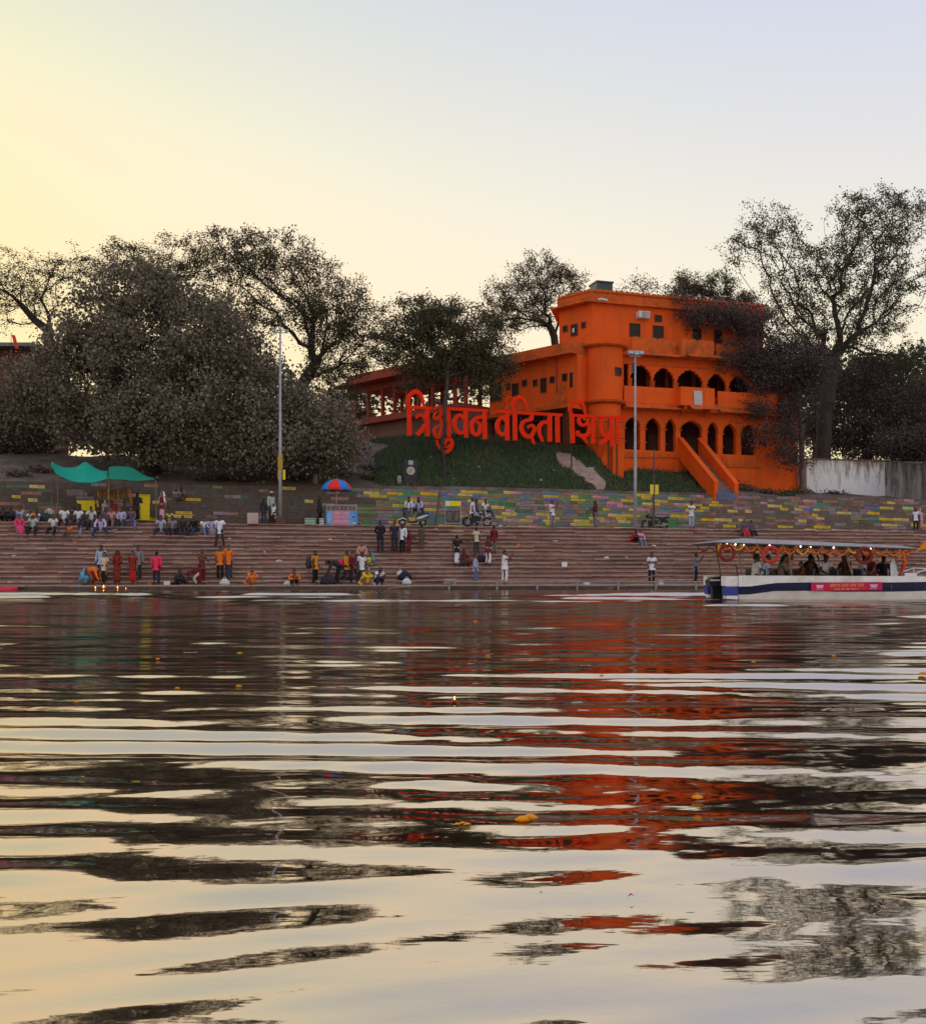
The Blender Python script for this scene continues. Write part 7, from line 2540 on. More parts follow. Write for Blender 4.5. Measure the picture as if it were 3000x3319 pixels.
# ------------------------------------------------------------------ stall under the green awning
def awning():
    t0 = 6.6
    P0 = ground(186, t0)
    T = empty('awning', P0, 0, 'sagging emerald green cloth awning on thin bamboo poles', 'awning')
    inv = Matrix.Translation(-T.location)
    Yn = P0.y
    # cloth: rows from the front hem to the back, shaped over the ridge props
    def cloth_strip(cols, m):
        """cols: list of (u, v_top, v_bottom); top edge stands further back"""
        n = 10
        V = []
        for (u, vt, vb) in cols:
            for k in range(n + 1):
                f = k / n
                Y = Yn - .3 + 2.6 * f
                v = vb + (vt - vb) * (f ** .8)
                sag = .10 * math.sin(math.pi * f) * (1 + .5 * math.sin(u * .09))
                p = pt(u, v, Y)
                V.append(tuple(Vector((p.x, p.y, p.z - sag)) + Vector((0, 0, .03 * math.sin(u * .35 + f * 4)))))
        F = []
        for i in range(len(cols) - 1):
            for k in range(n):
                F.append((i * (n + 1) + k, (i + 1) * (n + 1) + k, (i + 1) * (n + 1) + k + 1, i * (n + 1) + k + 1))
        me = bpy.data.meshes.new('cloth')
        me.from_pydata(V, [], F)
        me.polygons.foreach_set('use_smooth', [True] * len(F))
        me.materials.append(m)
        o = bpy.data.objects.new('cloth', me); COL.objects.link(o)
        o.parent = T; o.matrix_parent_inverse = inv
        ss = o.modifiers.new('sub', 'SUBSURF'); ss.levels = 1; ss.render_levels = 1
        sd = o.modifiers.new('thick', 'SOLIDIFY'); sd.thickness = .015
    cloth_strip([(166, 1494, 1504), (174, 1500, 1524), (186, 1508, 1540), (205, 1515, 1546), (230, 1517, 1558), (252, 1512, 1562), (266, 1499, 1563), (276, 1496, 1564), (287, 1499, 1564), (300, 1512, 1562), (320, 1524, 1558), (340, 1526, 1552), (351, 1526, 1550)], mat('emerald_cloth', (.005, .34, .22), .8, .15, 6, stretch=(1, 1, 1), bump=.2))
    cloth_strip([(352, 1514, 1550), (372, 1511, 1552), (398, 1511, 1554), (424, 1512, 1556), (440, 1524, 1557), (462, 1538, 1556), (484, 1546, 1554), (500, 1548, 1553)], mat('darker_green_cloth', (.008, .22, .13), .8, .2, 6, bump=.2))
    for (u, v, y, vb) in ((186, 1542, 0, 0), (166, 1504, 1.4, 0), (504, 1556, .1, 0), (270, 1500, 2.0, 0), (400, 1513, 2.0, 0), (352, 1550, -.1, 0)):
        Y = Yn + y
        p = pt(u, v, Y)
        s, t = st_of(p)
        q = Vector((p.x, p.y, step_z(s, t)))
        lean = Vector((.10 if u == 186 else -.06, 0, 0))
        o = MB().tube([q + lean * -1.0, q.lerp(p, .5) + Vector((.02, 0, 0)), p], .028, 6).build('pole', M_WOOD, T); o.matrix_parent_inverse = inv
    # goods
    def thing_at(u, t, name, label, cat, group=None, dz=0.0):
        p = ground(u, t)
        return empty(name, p + Vector((0, 0, dz)), R(14), label, cat, group)
    my = mat('ice_yellow', (.70, .55, .012), .7, .12, 4)
    # two stacked yellow boxes on a low frame
    B1 = thing_at(464, 6.5, 'storage_box', 'tall yellow box on a low trestle at the right end of the awning', 'box')
    MB().bbox(-.34, .34, -.28, .28, .18, 1.10).build('body', my, B1)
    for x in (-.3, .3):
        for y in (-.24, .24):
            MB().bbox(x - .03, x + .03, y - .03, y + .03, 0, .178).build('leg', M_WOOD, B1)
    MB().bbox(-.345, -.10, -.29, -.282, .2, 1.0).build('stain', mat('yellow_stain', (.5, .36, .02), .8, .3, 3), B1)
    B2 = thing_at(468, 6.5, 'storage_box', 'yellow box lying on top of the taller yellow box', 'box', dz=1.103)
    mb = MB(); mb.lathe((0, 0, 0), [(0, 0), (.40, .0), (.43, .10), (.42, .42), (.40, .46), (0, .47)], 4, a0=R(45), a1=R(405), sy=.72); mb.build('body', my, B2)
    MB().bbox(-.33, .33, -.25, .25, .471, .50).build('lid', my, B2)
    # yellow sack and sign sheet
    S = thing_at(287, 7.2, 'cloth_sack', 'bright yellow sack heaped on the counter behind the seated row', 'sack', dz=.72)
    MB().prism([(-.62, .55), (-.58, .40), (-.36, .34), (-.34, .0), (.34, .0), (.32, .36), (.30, .55)], -.15, .15, lambda a, b, d: Vector((a, d + .05 * math.sin(a * 5), b))).build('sack_cloth', my, S)
    MB().tube([(.30, -.1, .35), (.45, -.1, .52), (.52, -.1, .2)], .05, 6).build('sack_ear', my, S)
    # counter tables
    for i, (u, t, w, lab) in enumerate(((290, 7.2, 2.4, 'long low wooden table behind the people in white shirts'), (375, 7.3, 2.6, 'wooden table carrying the red box under the awning'))):
        Tb = thing_at(u, t, 'table', lab, 'table')
        MB().bbox(-w / 2, w / 2, -.3, .3, .66, .715).build('table_top', M_WOOD, Tb)
        for x in (-w / 2 + .08, w / 2 - .08):
            for y in (-.25, .25):
                MB().bbox(x - .03, x + .03, y - .03, y + .03, 0, .658).build('leg', M_WOOD, Tb)
    it = [(340, 7.25, 'bucket', 'white bucket with a small spout on the stall table', 'bucket', (.34, .34, .42), (.45, .43, .40)), (368, 7.2, 'crate', 'dark red box on the stall table', 'box', (.34, .30, .42), (.30, .015, .02)), (384, 7.45, 'crate', 'pinkish carton on the stall table, right of the red box', 'box', (.5, .3, .62), (.34, .22, .21))]
    for u, t, nm, lab, cat, s, c in it:
        o = thing_at(u, t, nm, lab, cat, dz=.717)
        m_ = mat('goods_' + lab[:12].replace(' ', '_'), c, .7, .25, 5)
        if nm == 'bucket':
            MB().lathe((0, 0, 0), [(0, 0), (.15, 0), (.19, .36), (.20, .38)], 14).build('pail', m_, o)
            MB().lathe((0, 0, .38), [(.20, 0), (.06, .06), (.03, .22), (0, .22)], 14).build('lid', m_, o)
        else:
            MB().bbox(-s[0] / 2, s[0] / 2, -s[1] / 2, s[1] / 2, 0, s[2]).build('body', m_, o)
            MB().bbox(-s[0] / 2 - .01, s[0] / 2 + .01, -s[1] / 2 - .01, s[1] / 2 + .01, s[2] * .8, s[2] * .88).build('band', M_DARK, o)
    # little shrine-like display stand behind the table
    D = thing_at(372, 7.75, 'display_stand', 'mottled brown display stand hung with garlands behind the stall tables', 'stand')
    md = mat('display_brown', (.20, .12, .09), .9, .5, 6, dirt=(.4, .3, .1), dirt_amt=.6, dirt_scale=4)
    for x in (-.85, .55):
        MB().bbox(x - .04, x + .04, -.04, .04, 0, 2.1).build('post', M_WOOD, D)
    MB().bbox(-.9, .6, -.1, .1, 1.35, 1.95).build('back_board', md, D)
    MB().bbox(.18, .5, -.14, -.103, 1.0, 2.0).build('panel', md, D)
    rng = random.Random(8)
    for k in range(9):
        x = -.85 + .17 * k
        mb = MB()
        for q in range(rng.randint(5, 10)):
            mb.sphere((x + rng.uniform(-.02, .02), -.16, 1.9 - .06 * q), .035, 6, 4)
        mb.build('garland', [M_MARI2, md, M_MARI][k % 3], D)
    Fg = thing_at(424, 7.2, 'flag', 'narrow orange folded flag standing at the stall beside the yellow boxes', 'flag')
    MB().tube([(0, 0, 0), (-.06, 0, 2.0)], .015, 5).build('staff', M_WOOD, Fg)
    MB().prism([(-.14, 1.95), (-.02, 1.92), (.10, 1.2), (.06, .95), (-.04, 1.3)], -.02, .02, lambda a, b, d: Vector((a, d, b))).build('flag_cloth', M_MARI, Fg)
    # bags on the left of the awning
    G1 = thing_at(145, 6.4, 'travel_bag', 'dark green soft bag standing at the plaza edge left of the awning', 'bag')
    mb = MB().sphere((0, 0, .26), (.40, .22, .28), 12, 8); mb.build('bag_body', mat('bag_green', (.035, .05, .045), .8, .2, 6), G1, smooth=True)
    MB().tube([(-.18, 0, .48), (-.12, 0, .62), (.12, 0, .62), (.18, 0, .48)], .018, 5).build('handle', M_BLACK, G1)
    G2 = thing_at(161, 6.9, 'plastic_drum', 'pale grey plastic drum behind the dark green bag', 'drum')
    MB().lathe((0, 0, 0), [(0, 0), (.26, 0), (.28, .1), (.28, .62), (.25, .70), (0, .72)], 14).build('drum_body', mat('pale_drum', (.45, .42, .38), .7, .15, 4), G2)
    MB().lathe((0, 0, .72), [(.12, 0), (.12, .06), (0, .06)], 10).build('lid', M_WHITE, G2)
awning()

# ------------------------------------------------------------------ lamp posts and poles
def lamps():
    def post(u, vbase, vtop, label, t):
        p = ground(u, t)
        h = CH + (VH - vtop) / FPX * p.y - p.z
        T = empty('lamp_post', p, R(14), label, 'lamp post')
        mp_ = mat('lamp_post_paint', (.40, .40, .43), .5, .2, 3, metal=.3, dirt=(.2, .17, .15), dirt_amt=.6, dirt_scale=2)
        MB().tube([(0, 0, .0), (0, 0, h * .3), (0, 0, h * .65), (0, 0, h)], [.105, .10, .075, .05], 10).build('shaft', mp_, T, smooth=True)
        return T, h, p
    T, h, p = post(908, 1664, 1062, 'tall grey lamp post with yellow signs standing at the left on the plaza', 7.2)
    MB().bbox(-.28, .28, -.22, .22, 0, .42).build('plinth', mat('brick_plinth', (.16, .085, .065), .9, .3, 4), T)
    MB().tube([(-.42, 0, h - .28), (.42, 0, h - .28)], .03, 6).build('crossarm', M_METAL, T)
    for x in (-.36, .36):
        MB().box((x, -.08, h - .18), (.22, .16, .12)).build('lamp_head', M_METAL, T)
    MB().tube([(0, 0, h), (0, 0, h + .35)], [.03, .01], 6).build('lightning_rod', M_METAL, T)
    z = lambda v: CH + (VH - v) / FPX * p.y - p.z
    MB().lathe((0, 0, z(1522)), [(.13, 0), (.145, .1), (.14, z(1474) - z(1522))], 10).build('cloth_wrap', mat('ochre_wrap', (.45, .30, .05), .8, .25, 5), T)
    ys = mat('sign_yellow', (.80, .62, .02), .6, .1, 4)
    for x in (-.10, .14):
        w = .035 if x < 0 else .07
        MB().bbox(x - w if x < 0 else x, x + (0 if x < 0 else 2 * w), -.16, -.13, z(1555), z(1523)).build('sign_plate', ys, T)
    T, h, p = post(2058, 1716, 1150, 'tall grey lamp post with a floodlight cluster in front of the saffron building', 5.8)
    MB().tube([(-.38, 0, h - .08), (.38, 0, h - .08)], .03, 6).build('crossarm', M_METAL, T)
    for x in (-.34, 0, .34):
        mb = MB().box((0, 0, 0), (.30, .16, .24), M=Matrix.Translation((x, -.10, h + .10)) @ Matrix.Rotation(R(-25), 4, 'X'))
        hd = mb.build('floodlight', M_METAL, T)
        MB().box((0, 0, 0), (.24, .01, .18), M=Matrix.Translation((x, -.19, h + .065)) @ Matrix.Rotation(R(-25), 4, 'X')).build('lens', M_GLASS if x else M_WHITE, hd)
    MB().bbox(-.12, .12, .1, .3, h - 1.1, h - .45).build('ballast_box', M_TANK, T)
    # slim iron post with the pair of yellow boards
    p = ground(2118, 5.75)
    T = empty('sign_post', p, R(14), 'slim brown post carrying two small yellow boards beside the parked motorcycle', 'sign post')
    z = lambda v: CH + (VH - v) / FPX * p.y - p.z
    MB().tube([(0, 0, 0), (0, 0, z(1570)), (.03, 0, z(1455))], [.07, .06, .04], 8).build('post', mat('rusty_post', (.10, .07, .06), .8, .3, 5), T)
    for x in (-.28, .05):
        b = MB().bbox(x, x + .23, -.10, -.07, z(1602), z(1571)).build('sign_plate', ys, T)
        MB().bbox(x + .05, x + .18, -.106, -.102, z(1596), z(1577)).build('faded_print', mat('sign_faded', (.66, .58, .10), .6, .2, 14), b)
    # leaning wooden pole
    a, b = ground(1408, 5.9), pt(1426, 1585, 60.5)
    T = empty('leaning_pole', a, 0, 'rough wooden pole leaning to the right on the plaza near the scooter', 'pole')
    MB().tube([(0, 0, 0), (b - a) * .5 + Vector((.04, 0, 0)), b - a, (b - a) * 1.02 + Vector((.03, 0, .0))], [.08, .07, .06, .02], 7).build('shaft', mat('rusty_post', (.10, .07, .06), .8, .3, 5), T)
    MB().torus(tuple((b - a) * .8), .075, .012, seg=10, sides=4).build('wire_tie', M_DARK, T)
lamps()

# ------------------------------------------------------------------ boards, stands, blocks
def boards():
    # dark board with round emblem on the slope
    s = gs(1330, 12.6)
    p = G(s, 12.6, bank_z(s, 12.6))
    z = lambda v: CH + (VH - v) / FPX * p.y - p.z
    T = empty('emblem_board', p, R(14), 'dark standing board with a round pale emblem and small white label', 'board')
    MB().bbox(-.45, .45, -.06, .06, -.3, z(1490)).build('board', mat('dark_board', (.045, .042, .055), .7, .3, 4), T)
    m = Matrix.Rotation(R(90), 3, 'X')
    cz_ = (z(1512) + z(1540)) / 2
    e = MB(); e.lathe((0, 0, 0), [(0, .03), (.27, .03), (.29, .0)], 24)
    o = e.build('emblem', mat('emblem_disc', (.52, .47, .38), .7, .2, 8), T); o.matrix_local = Matrix.Translation((0.0, -.065, cz_)) @ Matrix.Rotation(R(90), 4, 'X')
    MB().torus((0, -.07, cz_), .285, .02, m, 24, 5).build('emblem_rim', M_DARK, T)
    rng = random.Random(2)
    mb = MB()
    fn = lambda a, b, d: Vector((a, d, b))
    mb.tube([(-.12, -.10, cz_ - .12), (-.02, -.10, cz_ + .04), (.10, -.10, cz_ + .13)], .02, 4)
    mb.tube([(-.12, -.10, cz_ + .08), (.0, -.10, cz_ - .02), (.12, -.10, cz_ - .10)], .018, 4)
    mb.tube([(.0, -.10, cz_ + .16), (.14, -.10, cz_ + .02)], .015, 4)
    mb.build('emblem_mark', mat('emblem_grey', (.28, .24, .18), .8, .2, 6), T)
    lb = MB().bbox(-.15, .15, -.085, -.062, z(1506), z(1493)).build('label_plate', mat('label_white', (.6, .55, .5), .7, .1, 4), T)
    mb = MB(); squiggle(mb, -.12, .12, (z(1506) + z(1493)) / 2 + .03, .05, fn, rng, -.092); squiggle(mb, -.1, .1, (z(1506) + z(1493)) / 2 - .06, .04, fn, rng, -.092)
    mb.build('label_lettering', M_DARK, lb)
    # pale post stubs on the slope
    for u, v0, v1, lab in ((1293, 1541, 1568, 'pale stone stub left of the round emblem board'), (1022, 1537, 1572, 'broken whitish stone pillar under the banyan boughs')):
        s = gs(u, 12.5); q = G(s, 12.5, bank_z(s, 12.5))
        zz = CH + (VH - v0) / FPX * q.y - q.z
        mb = MB().prism([(-.13, -.2), (.13, -.2), (.12, zz * .9), (.03, zz), (-.08, zz * .96), (-.13, zz * .7)], -.12, .12, fn)
        o = mb.build('stone_pillar', mat('pale_stone', (.36, .30, .27), .9, .3, 4, dirt=(.15, .11, .09)))
        o.location = q; o.rotation_euler = (0, 0, R(14)); tag(o, lab, 'pillar')
    # pale block
    p = on_plaza(819, 1692)
    o = MB().prism([(-.30, 0), (.30, 0), (.31, .58), (.27, .62), (-.28, .61), (-.31, .57)], -.25, .25, fn).build('stone_block', mat('pale_block', (.50, .40, .36), .9, .15, 4, dirt=(.3, .2, .17), dirt_amt=.6))
    o.location = p; o.rotation_euler = (0, 0, R(12)); tag(o, 'square pinkish white masonry block standing on the plaza', 'block')
    # framed notice stand with yellow top board
    p = on_plaza(1468, 1703)
    T = empty('notice_stand', p, R(14), 'dark framed stand with a white and yellow board on top by the motorcycle', 'stand')
    z = lambda v: CH + (VH - v) / FPX * p.y - p.z
    for x in (-.46, .46):
        MB().tube([(x, 0, 0), (x, 0, z(1624))], .02, 5).build('leg', M_METAL, T)
    for a, b in ((-.44, -.03), (.03, .40)):
        f = MB().bbox(a, b, -.02, .02, z(1692), z(1655)).build('panel', mat('notice_dark', (.06, .05, .05), .7, .4, 8), T)
        MB().bbox(a + .07, b - .07, -.026, -.022, z(1688), z(1659)).build('faded_picture', mat('notice_faded', (.14, .11, .10), .7, .5, 5), f)
    MB().bbox(-.47, -.22, -.03, .0, z(1640), z(1624)).build('board', M_WHITE, T)
    MB().bbox(-.215, .46, -.03, .0, z(1640), z(1624)).build('board', mat('sign_yellow', (.80, .62, .02), .6, .1, 4), T)
    MB().tube([(-.46, 0, z(1696)), (.46, 0, z(1696))], .015, 5).build('crossbar', M_METAL, T)
boards()

# ------------------------------------------------------------------ rail and sticks along the landing
def rails():
    T = empty('pipe_rail', (0, front_Y(5), 0), 0, 'low pipe rail on stub posts along the right half of the landing edge', 'railing')
    inv = Matrix.Translation(-T.location)
    prev = None
    us = [1455, 1610, 1740, 1870, 2003, 2125, 2255, 2400, 2560, 2720, 2900, 3080]
    for u in us:
        k = (u - U0) / FPX
        Y = 48.3 / (1 - .055 * k) - .12
        x = k * Y
        o = MB().tube([(x, Y, -.6), (x, Y, .36)], .055, 6).build('post', M_CONC, T); o.matrix_parent_inverse = inv
        if prev:
            o = MB().tube([(prev[0], prev[1], .35), (x, Y, .35)], .032, 6).build('rail', mat('rail_pipe', (.30, .22, .19), .8, .3, 5), T); o.matrix_parent_inverse = inv
        prev = (x, Y)
    def stick(name, a, b, r, lab, cat):
        o = MB().tube([(0, 0, 0), (b - a) * .5 + Vector((0, 0, .03)), b - a], [r, r * .95, r * .8], 6).build(name, M_WOOD)
        o.location = a; tag(o, lab, cat)
    Yr = 48.2
    stick('bamboo_pole', pt(1928, 1922, Yr + .1), pt(2138, 1861, Yr + 1.6), .035, 'long bamboo pole slanting up from the water in front of the white tee man', 'pole')
    stick('bamboo_pole', pt(1255, 1908, Yr - .3), pt(1452, 1895, Yr + .4), .04, 'bamboo pole lying almost flat along the landing edge', 'pole')
    stick('bamboo_pole', pt(1252, 1905, Yr + .2), pt(1292, 1880, Yr + 1.2), .025, 'short thin stick leaning beside the straw capped crouching man', 'stick')
    # overturned white stool with a leaning board
    p = pt(1457, 1897, 48.6); 
    T = empty('stool', (p.x, p.y, .17), R(20), 'worn whitish stool at the landing edge where the pipe rail starts', 'stool')
    m = mat('worn_stool', (.45, .36, .30), .9, .3, 5)
    MB().bbox(-.28, .28, -.18, .18, .26, .32).build('seat', m, T)
    for x in (-.23, .23):
        for y in (-.14, .14):
            MB().bbox(x - .03, x + .03, y - .03, y + .03, 0, .257).build('leg', m, T)
    MB().tube([(.1, -.22, -.02), (.4, -.5, -.35)], .03, 5).build('brace', m, T)
rails()

# ------------------------------------------------------------------ bags, cloths, litter
def backpack(p, rz, m, label, s=1.0):
    T = empty('backpack', p, R(rz), label, 'backpack')
    T.scale = (s, s, s)
    mb = MB()
    mb.lathe((0, 0, 0), [(0, -.26), (.15, -.25), (.19, -.16), (.19, .10), (.14, .22), (0, .25)], 12, sy=.75)
    mb.build('pack', m, T, smooth=True)
    MB().sphere((0, .13, -.08), (.13, .06, .12), 10, 6).build('pocket', m, T, smooth=True)
    for x in (-.09, .09):
        MB().tube([(x, -.13, .18), (x, -.26, .16), (x, -.29, -.02), (x, -.13, -.18)], .018, 5).build('strap', M_BLACK, T)
    return T

def litter():
    def w(u, v, Y, dz=0):
        return pt(u, v, Y)
    # backpacks worn by the young men at the water
    for (u, v, rz, m, lab, s) in ((1004, 1822, 60, mat('pack_dark', (.05, .04, .045), .8, .2, 6), 'big dark backpack on the back of the young man in mustard tee', 1.25), (1106, 1830, 70, mat('pack_pink', (.75, .03, .10), .8, .15, 6), 'bright pink backpack on the back of the young man in mustard sweater', 1.1)):
        t = place(u + 14, 1894, hi=.4)
        g = ground(u + 14, t)
        backpack(pt(u, v, g.y + .06), rz, m, lab, s)
    fn = lambda a, b, d: Vector((a, d, b))
    def bag(u, v, name, label, c, s, lo=-3, hi=12, cat='bag'):
        p = ground(u, place(u, v, lo, hi))
        T = empty(name, p + Vector((0, 0, .02)), R(RNG.uniform(-30, 30)), label, cat)
        m = mat('bag_' + name + str(int(u)), c, .8, .2, 7)
        mb = MB()
        prof = [(0, 0), (s * .9, .0), (s, s * .35), (s * .92, s * .8), (s * .45, s * 1.15), (s * .12, s * 1.25), (0, s * 1.25)]
        mb.lathe((0, 0, 0), prof, 12, sy=.7)
        for i, q in enumerate(mb.v):
            mb.v[i] = (q[0] * (1 + .12 * math.sin(7 * q[2] / s + q[1] * 9)), q[1], q[2])
        mb.build('bag_body', m, T, smooth=True)
        MB().tube([(-s * .3, 0, s * 1.1), (-s * .2, 0, s * 1.5), (s * .2, 0, s * 1.5), (s * .3, 0, s * 1.1)], .014, 5).build('handle', m, T)
    bag(728, 1897, 'plastic_bag', 'white plastic bag at the feet of the orange tee man', (.62, .60, .55), .26, hi=.4)
    bag(1064, 1893, 'travel_bag', 'dark duffel bag on the landing between the backpack man and the leaning man', (.03, .028, .035), .42, hi=.4)
    bag(1072, 1880, 'plastic_bag', 'white plastic bag on top of the steps behind the dark duffel', (.6, .58, .6), .2, hi=.8)
    bag(1310, 1876, 'travel_bag', 'dark blue bag lying on the lower stairs with white cloth beside it', (.018, .022, .035), .38)
    bag(1297, 1868, 'plastic_bag', 'crumpled white bag just left of the dark blue bag', (.6, .58, .55), .2)
    bag(1318, 1894, 'plastic_bag', 'pile of white cloth on the landing below the dark blue bag', (.62, .62, .60), .26, hi=.6)
    bag(930, 1899, 'plastic_bag', 'small white bag beside the sitting man in orange top', (.62, .60, .56), .17, hi=.4)
    bag(1558, 1826, 'travel_bag', 'dark bag on the middle stairs between the maroon shirt and cream top child', (.03, .022, .03), .34)
    bag(1187, 1850, 'plastic_bag', 'white and green bag hanging low behind the printed tee man', (.5, .55, .5), .2)
    for (u, v, lab, s) in ((541, 1897, 'small white carton standing on the landing next to the sitting dark figure', (.30, .22, .22)), (485, 1897, 'tiny orange tinted carton near the feet of the hot pink jacket', (.16, .14, .12)), (2140, 1899, 'white carton on the landing right of the white tee man', (.22, .2, .2)), (1900, 1899, 'flat white box on the landing left of the slanting bamboo', (.3, .2, .14))):
        p = ground(u, place(u, v, hi=.4))
        T = empty('carton', p + Vector((0, 0, .02)), R(15), lab, 'box')
        MB().bbox(-s[0] / 2, s[0] / 2, -s[1] / 2, s[1] / 2, 0, s[2]).build('box', M_WHITE if 'orange' not in lab else M_MARI, T)
        MB().bbox(-s[0] / 2 - .004, s[0] / 2 + .004, -.03, .03, s[2] * .02, s[2] + .004).build('tape', M_METAL, T)
    # square white sheet propped on the stairs
    p = ground(1829, snap(place(1829, 1840)))
    o = MB().prism([(-.17, 0), (.15, 0), (.17, .27), (-.15, .27)], -.01, .01, fn).build('paper_sheet', M_WHITE)
    o.location = p + Vector((0, -.02, .0)); o.rotation_euler = (R(-12), 0, R(14)); tag(o, 'blank square white sheet propped on the stairs in the open middle', 'paper')
    # scraps
    rng = random.Random(12)
    pts = [(905, 1820, 'pair of white scraps on the stairs below the left lamp post'), (857, 1792, 'pale scrap on the stairs left of the middle gap'), (1115, 1740, 'white scrap on the stairs straight below the cart'), (1070, 1752, 'yellow strip of paper on the stairs below the cart'), (1666, 1750, 'orange scrap on the stairs right of the dark red figure'), (1680, 1765, 'faded yellow scrap below the orange scrap'), (1623, 1708, 'white scrap at the front of the painted stairs'), (1800, 1763, 'pale scraps scattered on the stairs in the middle right'), (2118, 1768, 'white cup beside the pair under the right lamp post'), (1965, 1808, 'tiny pale scrap on the stairs above the white sheet'), (2030, 1809, 'pale scrap on the stairs right of the white sheet'), (745, 1755, 'pale scrap below the standing polo man'), (1412, 1722, 'white scrap at the top of the stairs by the leaning pole'), (1250, 1712, 'pale scrap on the top stair below the painted wall'), (372, 1725, 'small white scrap on the stairs right of the lilac shirt man'), (48, 1808, 'long pale scrap on the stairs at the far left'), (241, 1756, 'white cone of paper by the child in orange'), (1550, 1517, 'white scrap high on the grass slope'), (1470, 1557, 'orange scrap low on the grass slope'), (1796, 1530, 'crumpled white scrap beside the bare footpath'), (1752, 1563, 'white scrap near the foot of the grass slope'), (2280, 1585, 'pale blue scrap on the grass by the saffron stairs'), (2140, 1525, 'pale scrap on the grass under the arches')]
    cols = {'orange': (.7, .18, .03), 'yellow': (.6, .42, .10), 'white': (.66, .64, .62), 'pale': (.48, .40, .36), 'blue': (.4, .5, .6)}
    for (u, v, lab) in pts:
        key = next(k for k in ('orange', 'yellow', 'blue', 'white', 'pale') if k in lab)
        if 'grass' in lab or 'footpath' in lab:
            best = min((abs(VH - FPX * (bank_z(gs(u, t / 10), t / 10) - CH) / gY(u, t / 10) - v), t / 10) for t in range(122, 210))
            t = best[1]; s = gs(u, t); p = G(s, t, bank_z(s, t) + .06)
        else:
            p = ground(u, snap(place(u, v)))
        mb = MB()
        n = 4 if 'scraps' in lab else 1
        for q in range(n):
            cx, cy = (rng.uniform(-.15, .15), rng.uniform(-.06, .06)) if q else (0, 0)
            r = rng.uniform(.06, .12)
            ring = []
            for k in range(7):
                th = 2 * math.pi * k / 7
                rr = r * rng.uniform(.6, 1.2)
                ring.append(Vector((cx + rr * 1.5 * math.cos(th), cy + rr * .6 * math.sin(th), rng.uniform(.01, .10))))
            c = Vector((cx, cy, rng.uniform(.08, .15)))
            for k in range(7):
                mb.face(ring[k], ring[(k + 1) % 7], c)
        o = mb.build('paper_scrap' if 'cup' not in lab else 'paper_cup', mat('scrap_' + key, cols[key], .8, .2, 8))
        o.location = p; tag(o, lab, 'litter', 'litter on the stairs and slope')
litter()

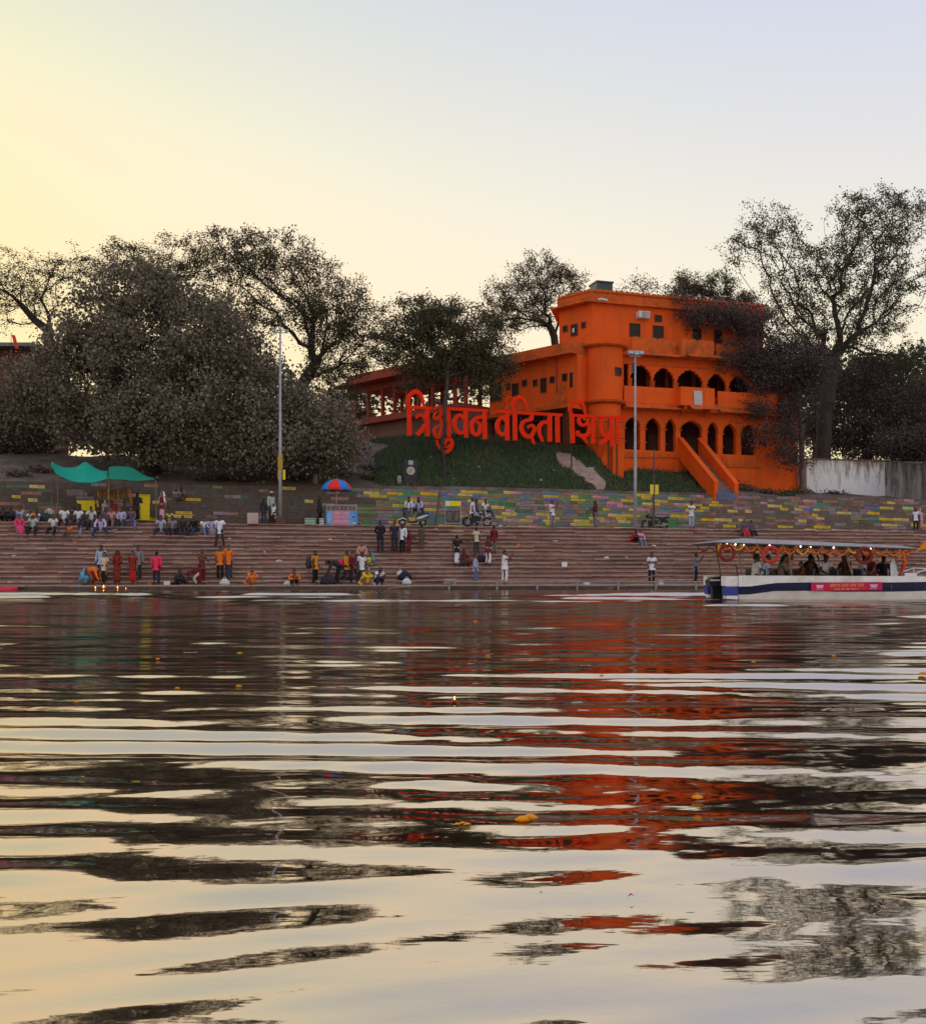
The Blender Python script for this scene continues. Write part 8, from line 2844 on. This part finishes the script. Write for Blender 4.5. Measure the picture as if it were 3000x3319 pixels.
# ------------------------------------------------------------------ lamps of clay, floating flowers
def offerings():
    m_clay = mat('leaf_bowl', (.16, .09, .05), .8, .3, 10)
    m_fl = mat('flame', (1.0, .42, .06), .5, .02, 4, emit=5.0)
    def diya(p, label, s=1.0):
        T = empty('oil_lamp', p, RNG.uniform(0, 6), label, 'oil lamp', 'floating oil lamps')
        T.scale = (s, s, s)
        MB().lathe((0, 0, 0), [(0, .0), (.04, .0), (.065, .03), (.06, .034), (.035, .012), (0, .012)], 10).build('bowl', m_clay, T)
        MB().tube([(.02, 0, .015), (.02, 0, .05)], .004, 4).build('wick', M_BLACK, T)
        MB().lathe((.02, 0, .045), [(0, 0), (.014, .02), (.013, .04), (.005, .07), (0, .09)], 8).build('flame', m_fl, T, smooth=True)
        mb = MB()
        for k in range(5):
            th = k * 1.256
            mb.sphere((.05 * math.cos(th), .05 * math.sin(th), .035), .014, 6, 4)
        mb.build('petals', M_MARI, T)
    for (u, v, s, lab) in ((310, 1911, 1.2, 'oil lamp floating lowest, left of the woman in black skirt'), (338, 1908, 1.7, 'brightest oil lamp floating just below the black skirt'), (380, 1908, 1.3, 'oil lamp floating below the rust brown sari'), (407, 1909, 0.7, 'faint oil lamp between the rust and the vivid red sari')):
        Y = CH * FPX / (v - VH)
        k = (u - U0) / FPX
        Y = min(Y, 47.2)
        diya((k * Y, Y, .0), lab, s)
    Y = CH * FPX / (2278 - VH)
    diya(((1472 - U0) / FPX * Y, Y, .005), 'single oil lamp drifting alone on the open water in the middle', .36)
    def flower(p, r, m, n, label, parent=None):
        T = empty('marigold', p, RNG.uniform(0, 6), label, 'flower', 'marigolds floating on the river')
        rng = random.Random(int(p[0] * 977) ^ 5)
        for j in range(n):
            c = Vector(((j - (n - 1) / 2) * r * 1.55, rng.uniform(-.2, .2) * r, r * .28))
            mb = MB()
            for ring, (rr, zz, k, tl) in enumerate(((1.0, .02, 14, .2), (.80, .14, 12, .35), (.55, .24, 10, .5), (.28, .30, 7, .6))):
                for q in range(k):
                    th = 2 * math.pi * q / k + ring * .3 + rng.uniform(-.1, .1)
                    d = Vector((math.cos(th), math.sin(th), 0)); s_ = Vector((-math.sin(th), math.cos(th), 0))
                    b0 = c + d * rr * r * .35 + Vector((0, 0, zz * r))
                    e0 = c + d * rr * r * rng.uniform(.9, 1.08) + Vector((0, 0, zz * r + tl * r * .3))
                    w = r * .26
                    mb.face(b0 - s_ * w * .4, e0 - s_ * w + Vector((0, 0, -.05 * r)), e0 + d * w * .3, e0 + s_ * w + Vector((0, 0, -.05 * r)), b0 + s_ * w * .4)
            mb.sphere(c + Vector((0, 0, .12 * r)), (r * .72, r * .72, r * .36), 10, 6)
            mb.build('flower_head', m, T)
    def wpos(u, v):
        Y = CH * FPX / (v - VH)
        return ((u - U0) / FPX * Y, Y, .004)
    flower(wpos(1705, 2664), .029, M_FLOW, 2, 'pair of orange marigold heads joined together nearest on the water')
    flower(wpos(2260, 2594), .025, M_FLOW, 1, 'single round orange marigold floating near the right foreground')
    for (u, v, r, m, lab) in ((510, 2140, .026, M_FLOW, 'small orange marigold afloat at left, below the far bank reflections'), (775, 2122, .035, M_MARI2, 'yellow marigold afloat left of centre in the far band'), (1540, 2018, .045, M_FLOW, 'orange marigold afloat near the far bank at the middle'), (575, 2236, .024, M_FLOW, 'orange marigold in the left ripples, higher of two'), (775, 2230, .028, M_MARI2, 'yellow marigold in the ripples left of the drifting lamp'), (1950, 2195, .026, M_FLOW, 'orange marigold in the saffron reflection'), (250, 2280, .024, M_MARI2, 'yellow marigold at the far left of the ripples'), (2990, 2190, .04, M_MARI2, 'yellow marigold at the right edge of the water'), (2700, 2130, .026, M_FLOW, 'orange marigold afloat under the tour boat reflection'), (1580, 2132, .03, M_MARI2, 'small yellow marigold right of centre in the far band'), (2440, 2150, .026, M_FLOW, 'orange marigold afloat left of the boat reflection')):
        flower(wpos(u, v), r, m, 1, lab)
    # loose petals and leaves
    for (u, v, c, lab, s) in ((1497, 2679, (.75, .38, .02), 'torn yellow petals floating left of the marigold pair', .018), (2045, 2916, (.45, .03, .12), 'crimson petal floating in the near foreground', .012), (1753, 2907, (.02, .02, .02), 'dark seed floating in the near foreground', .006), (1107, 2232, (.45, .05, .06), 'reddish petal left of the drifting lamp', .03), (2052, 2280, (.5, .2, .2), 'pinkish petal right of the drifting lamp', .03), (1870, 2282, (.6, .6, .58), 'white petal right of the drifting lamp', .022), (615, 2118, (.6, .35, .35), 'pale pink petals afloat at left', .05), (1897, 2162, (.6, .6, .6), 'white scrap afloat right of centre', .035)):
        p = wpos(u, v)
        mb = MB()
        rng = random.Random(u)
        for q in ((1,) if s < .015 else (0, 1, 2)):
            x, y = (q - 1) * s * 1.1, rng.uniform(-.5, .5) * s
            mb.face((x - s, y, .003), (x, y - s * .5, .010), (x + s, y, .006), (x, y + s * .5, .012))
        o = mb.build('petal', mat('petal_%d' % u, c, .6, .15, 20))
        o.location = p; tag(o, lab, 'petal')
    # pink float at the left edge
    p = wpos(30, 1911)
    o = MB().prism([(-.55, 0), (.42, 0), (.50, .05), (.50, .11), (.42, .15), (-.55, .15)], -.3, .3, lambda a, b, d: Vector((a, d, b))).build('foam_float', mat('hot_pink_foam', (.80, .03, .10), .7, .1, 5))
    o.location = (p[0], 46.6, -.02); tag(o, 'long hot pink float lying on the water at the left edge', 'float')
offerings()
flush()
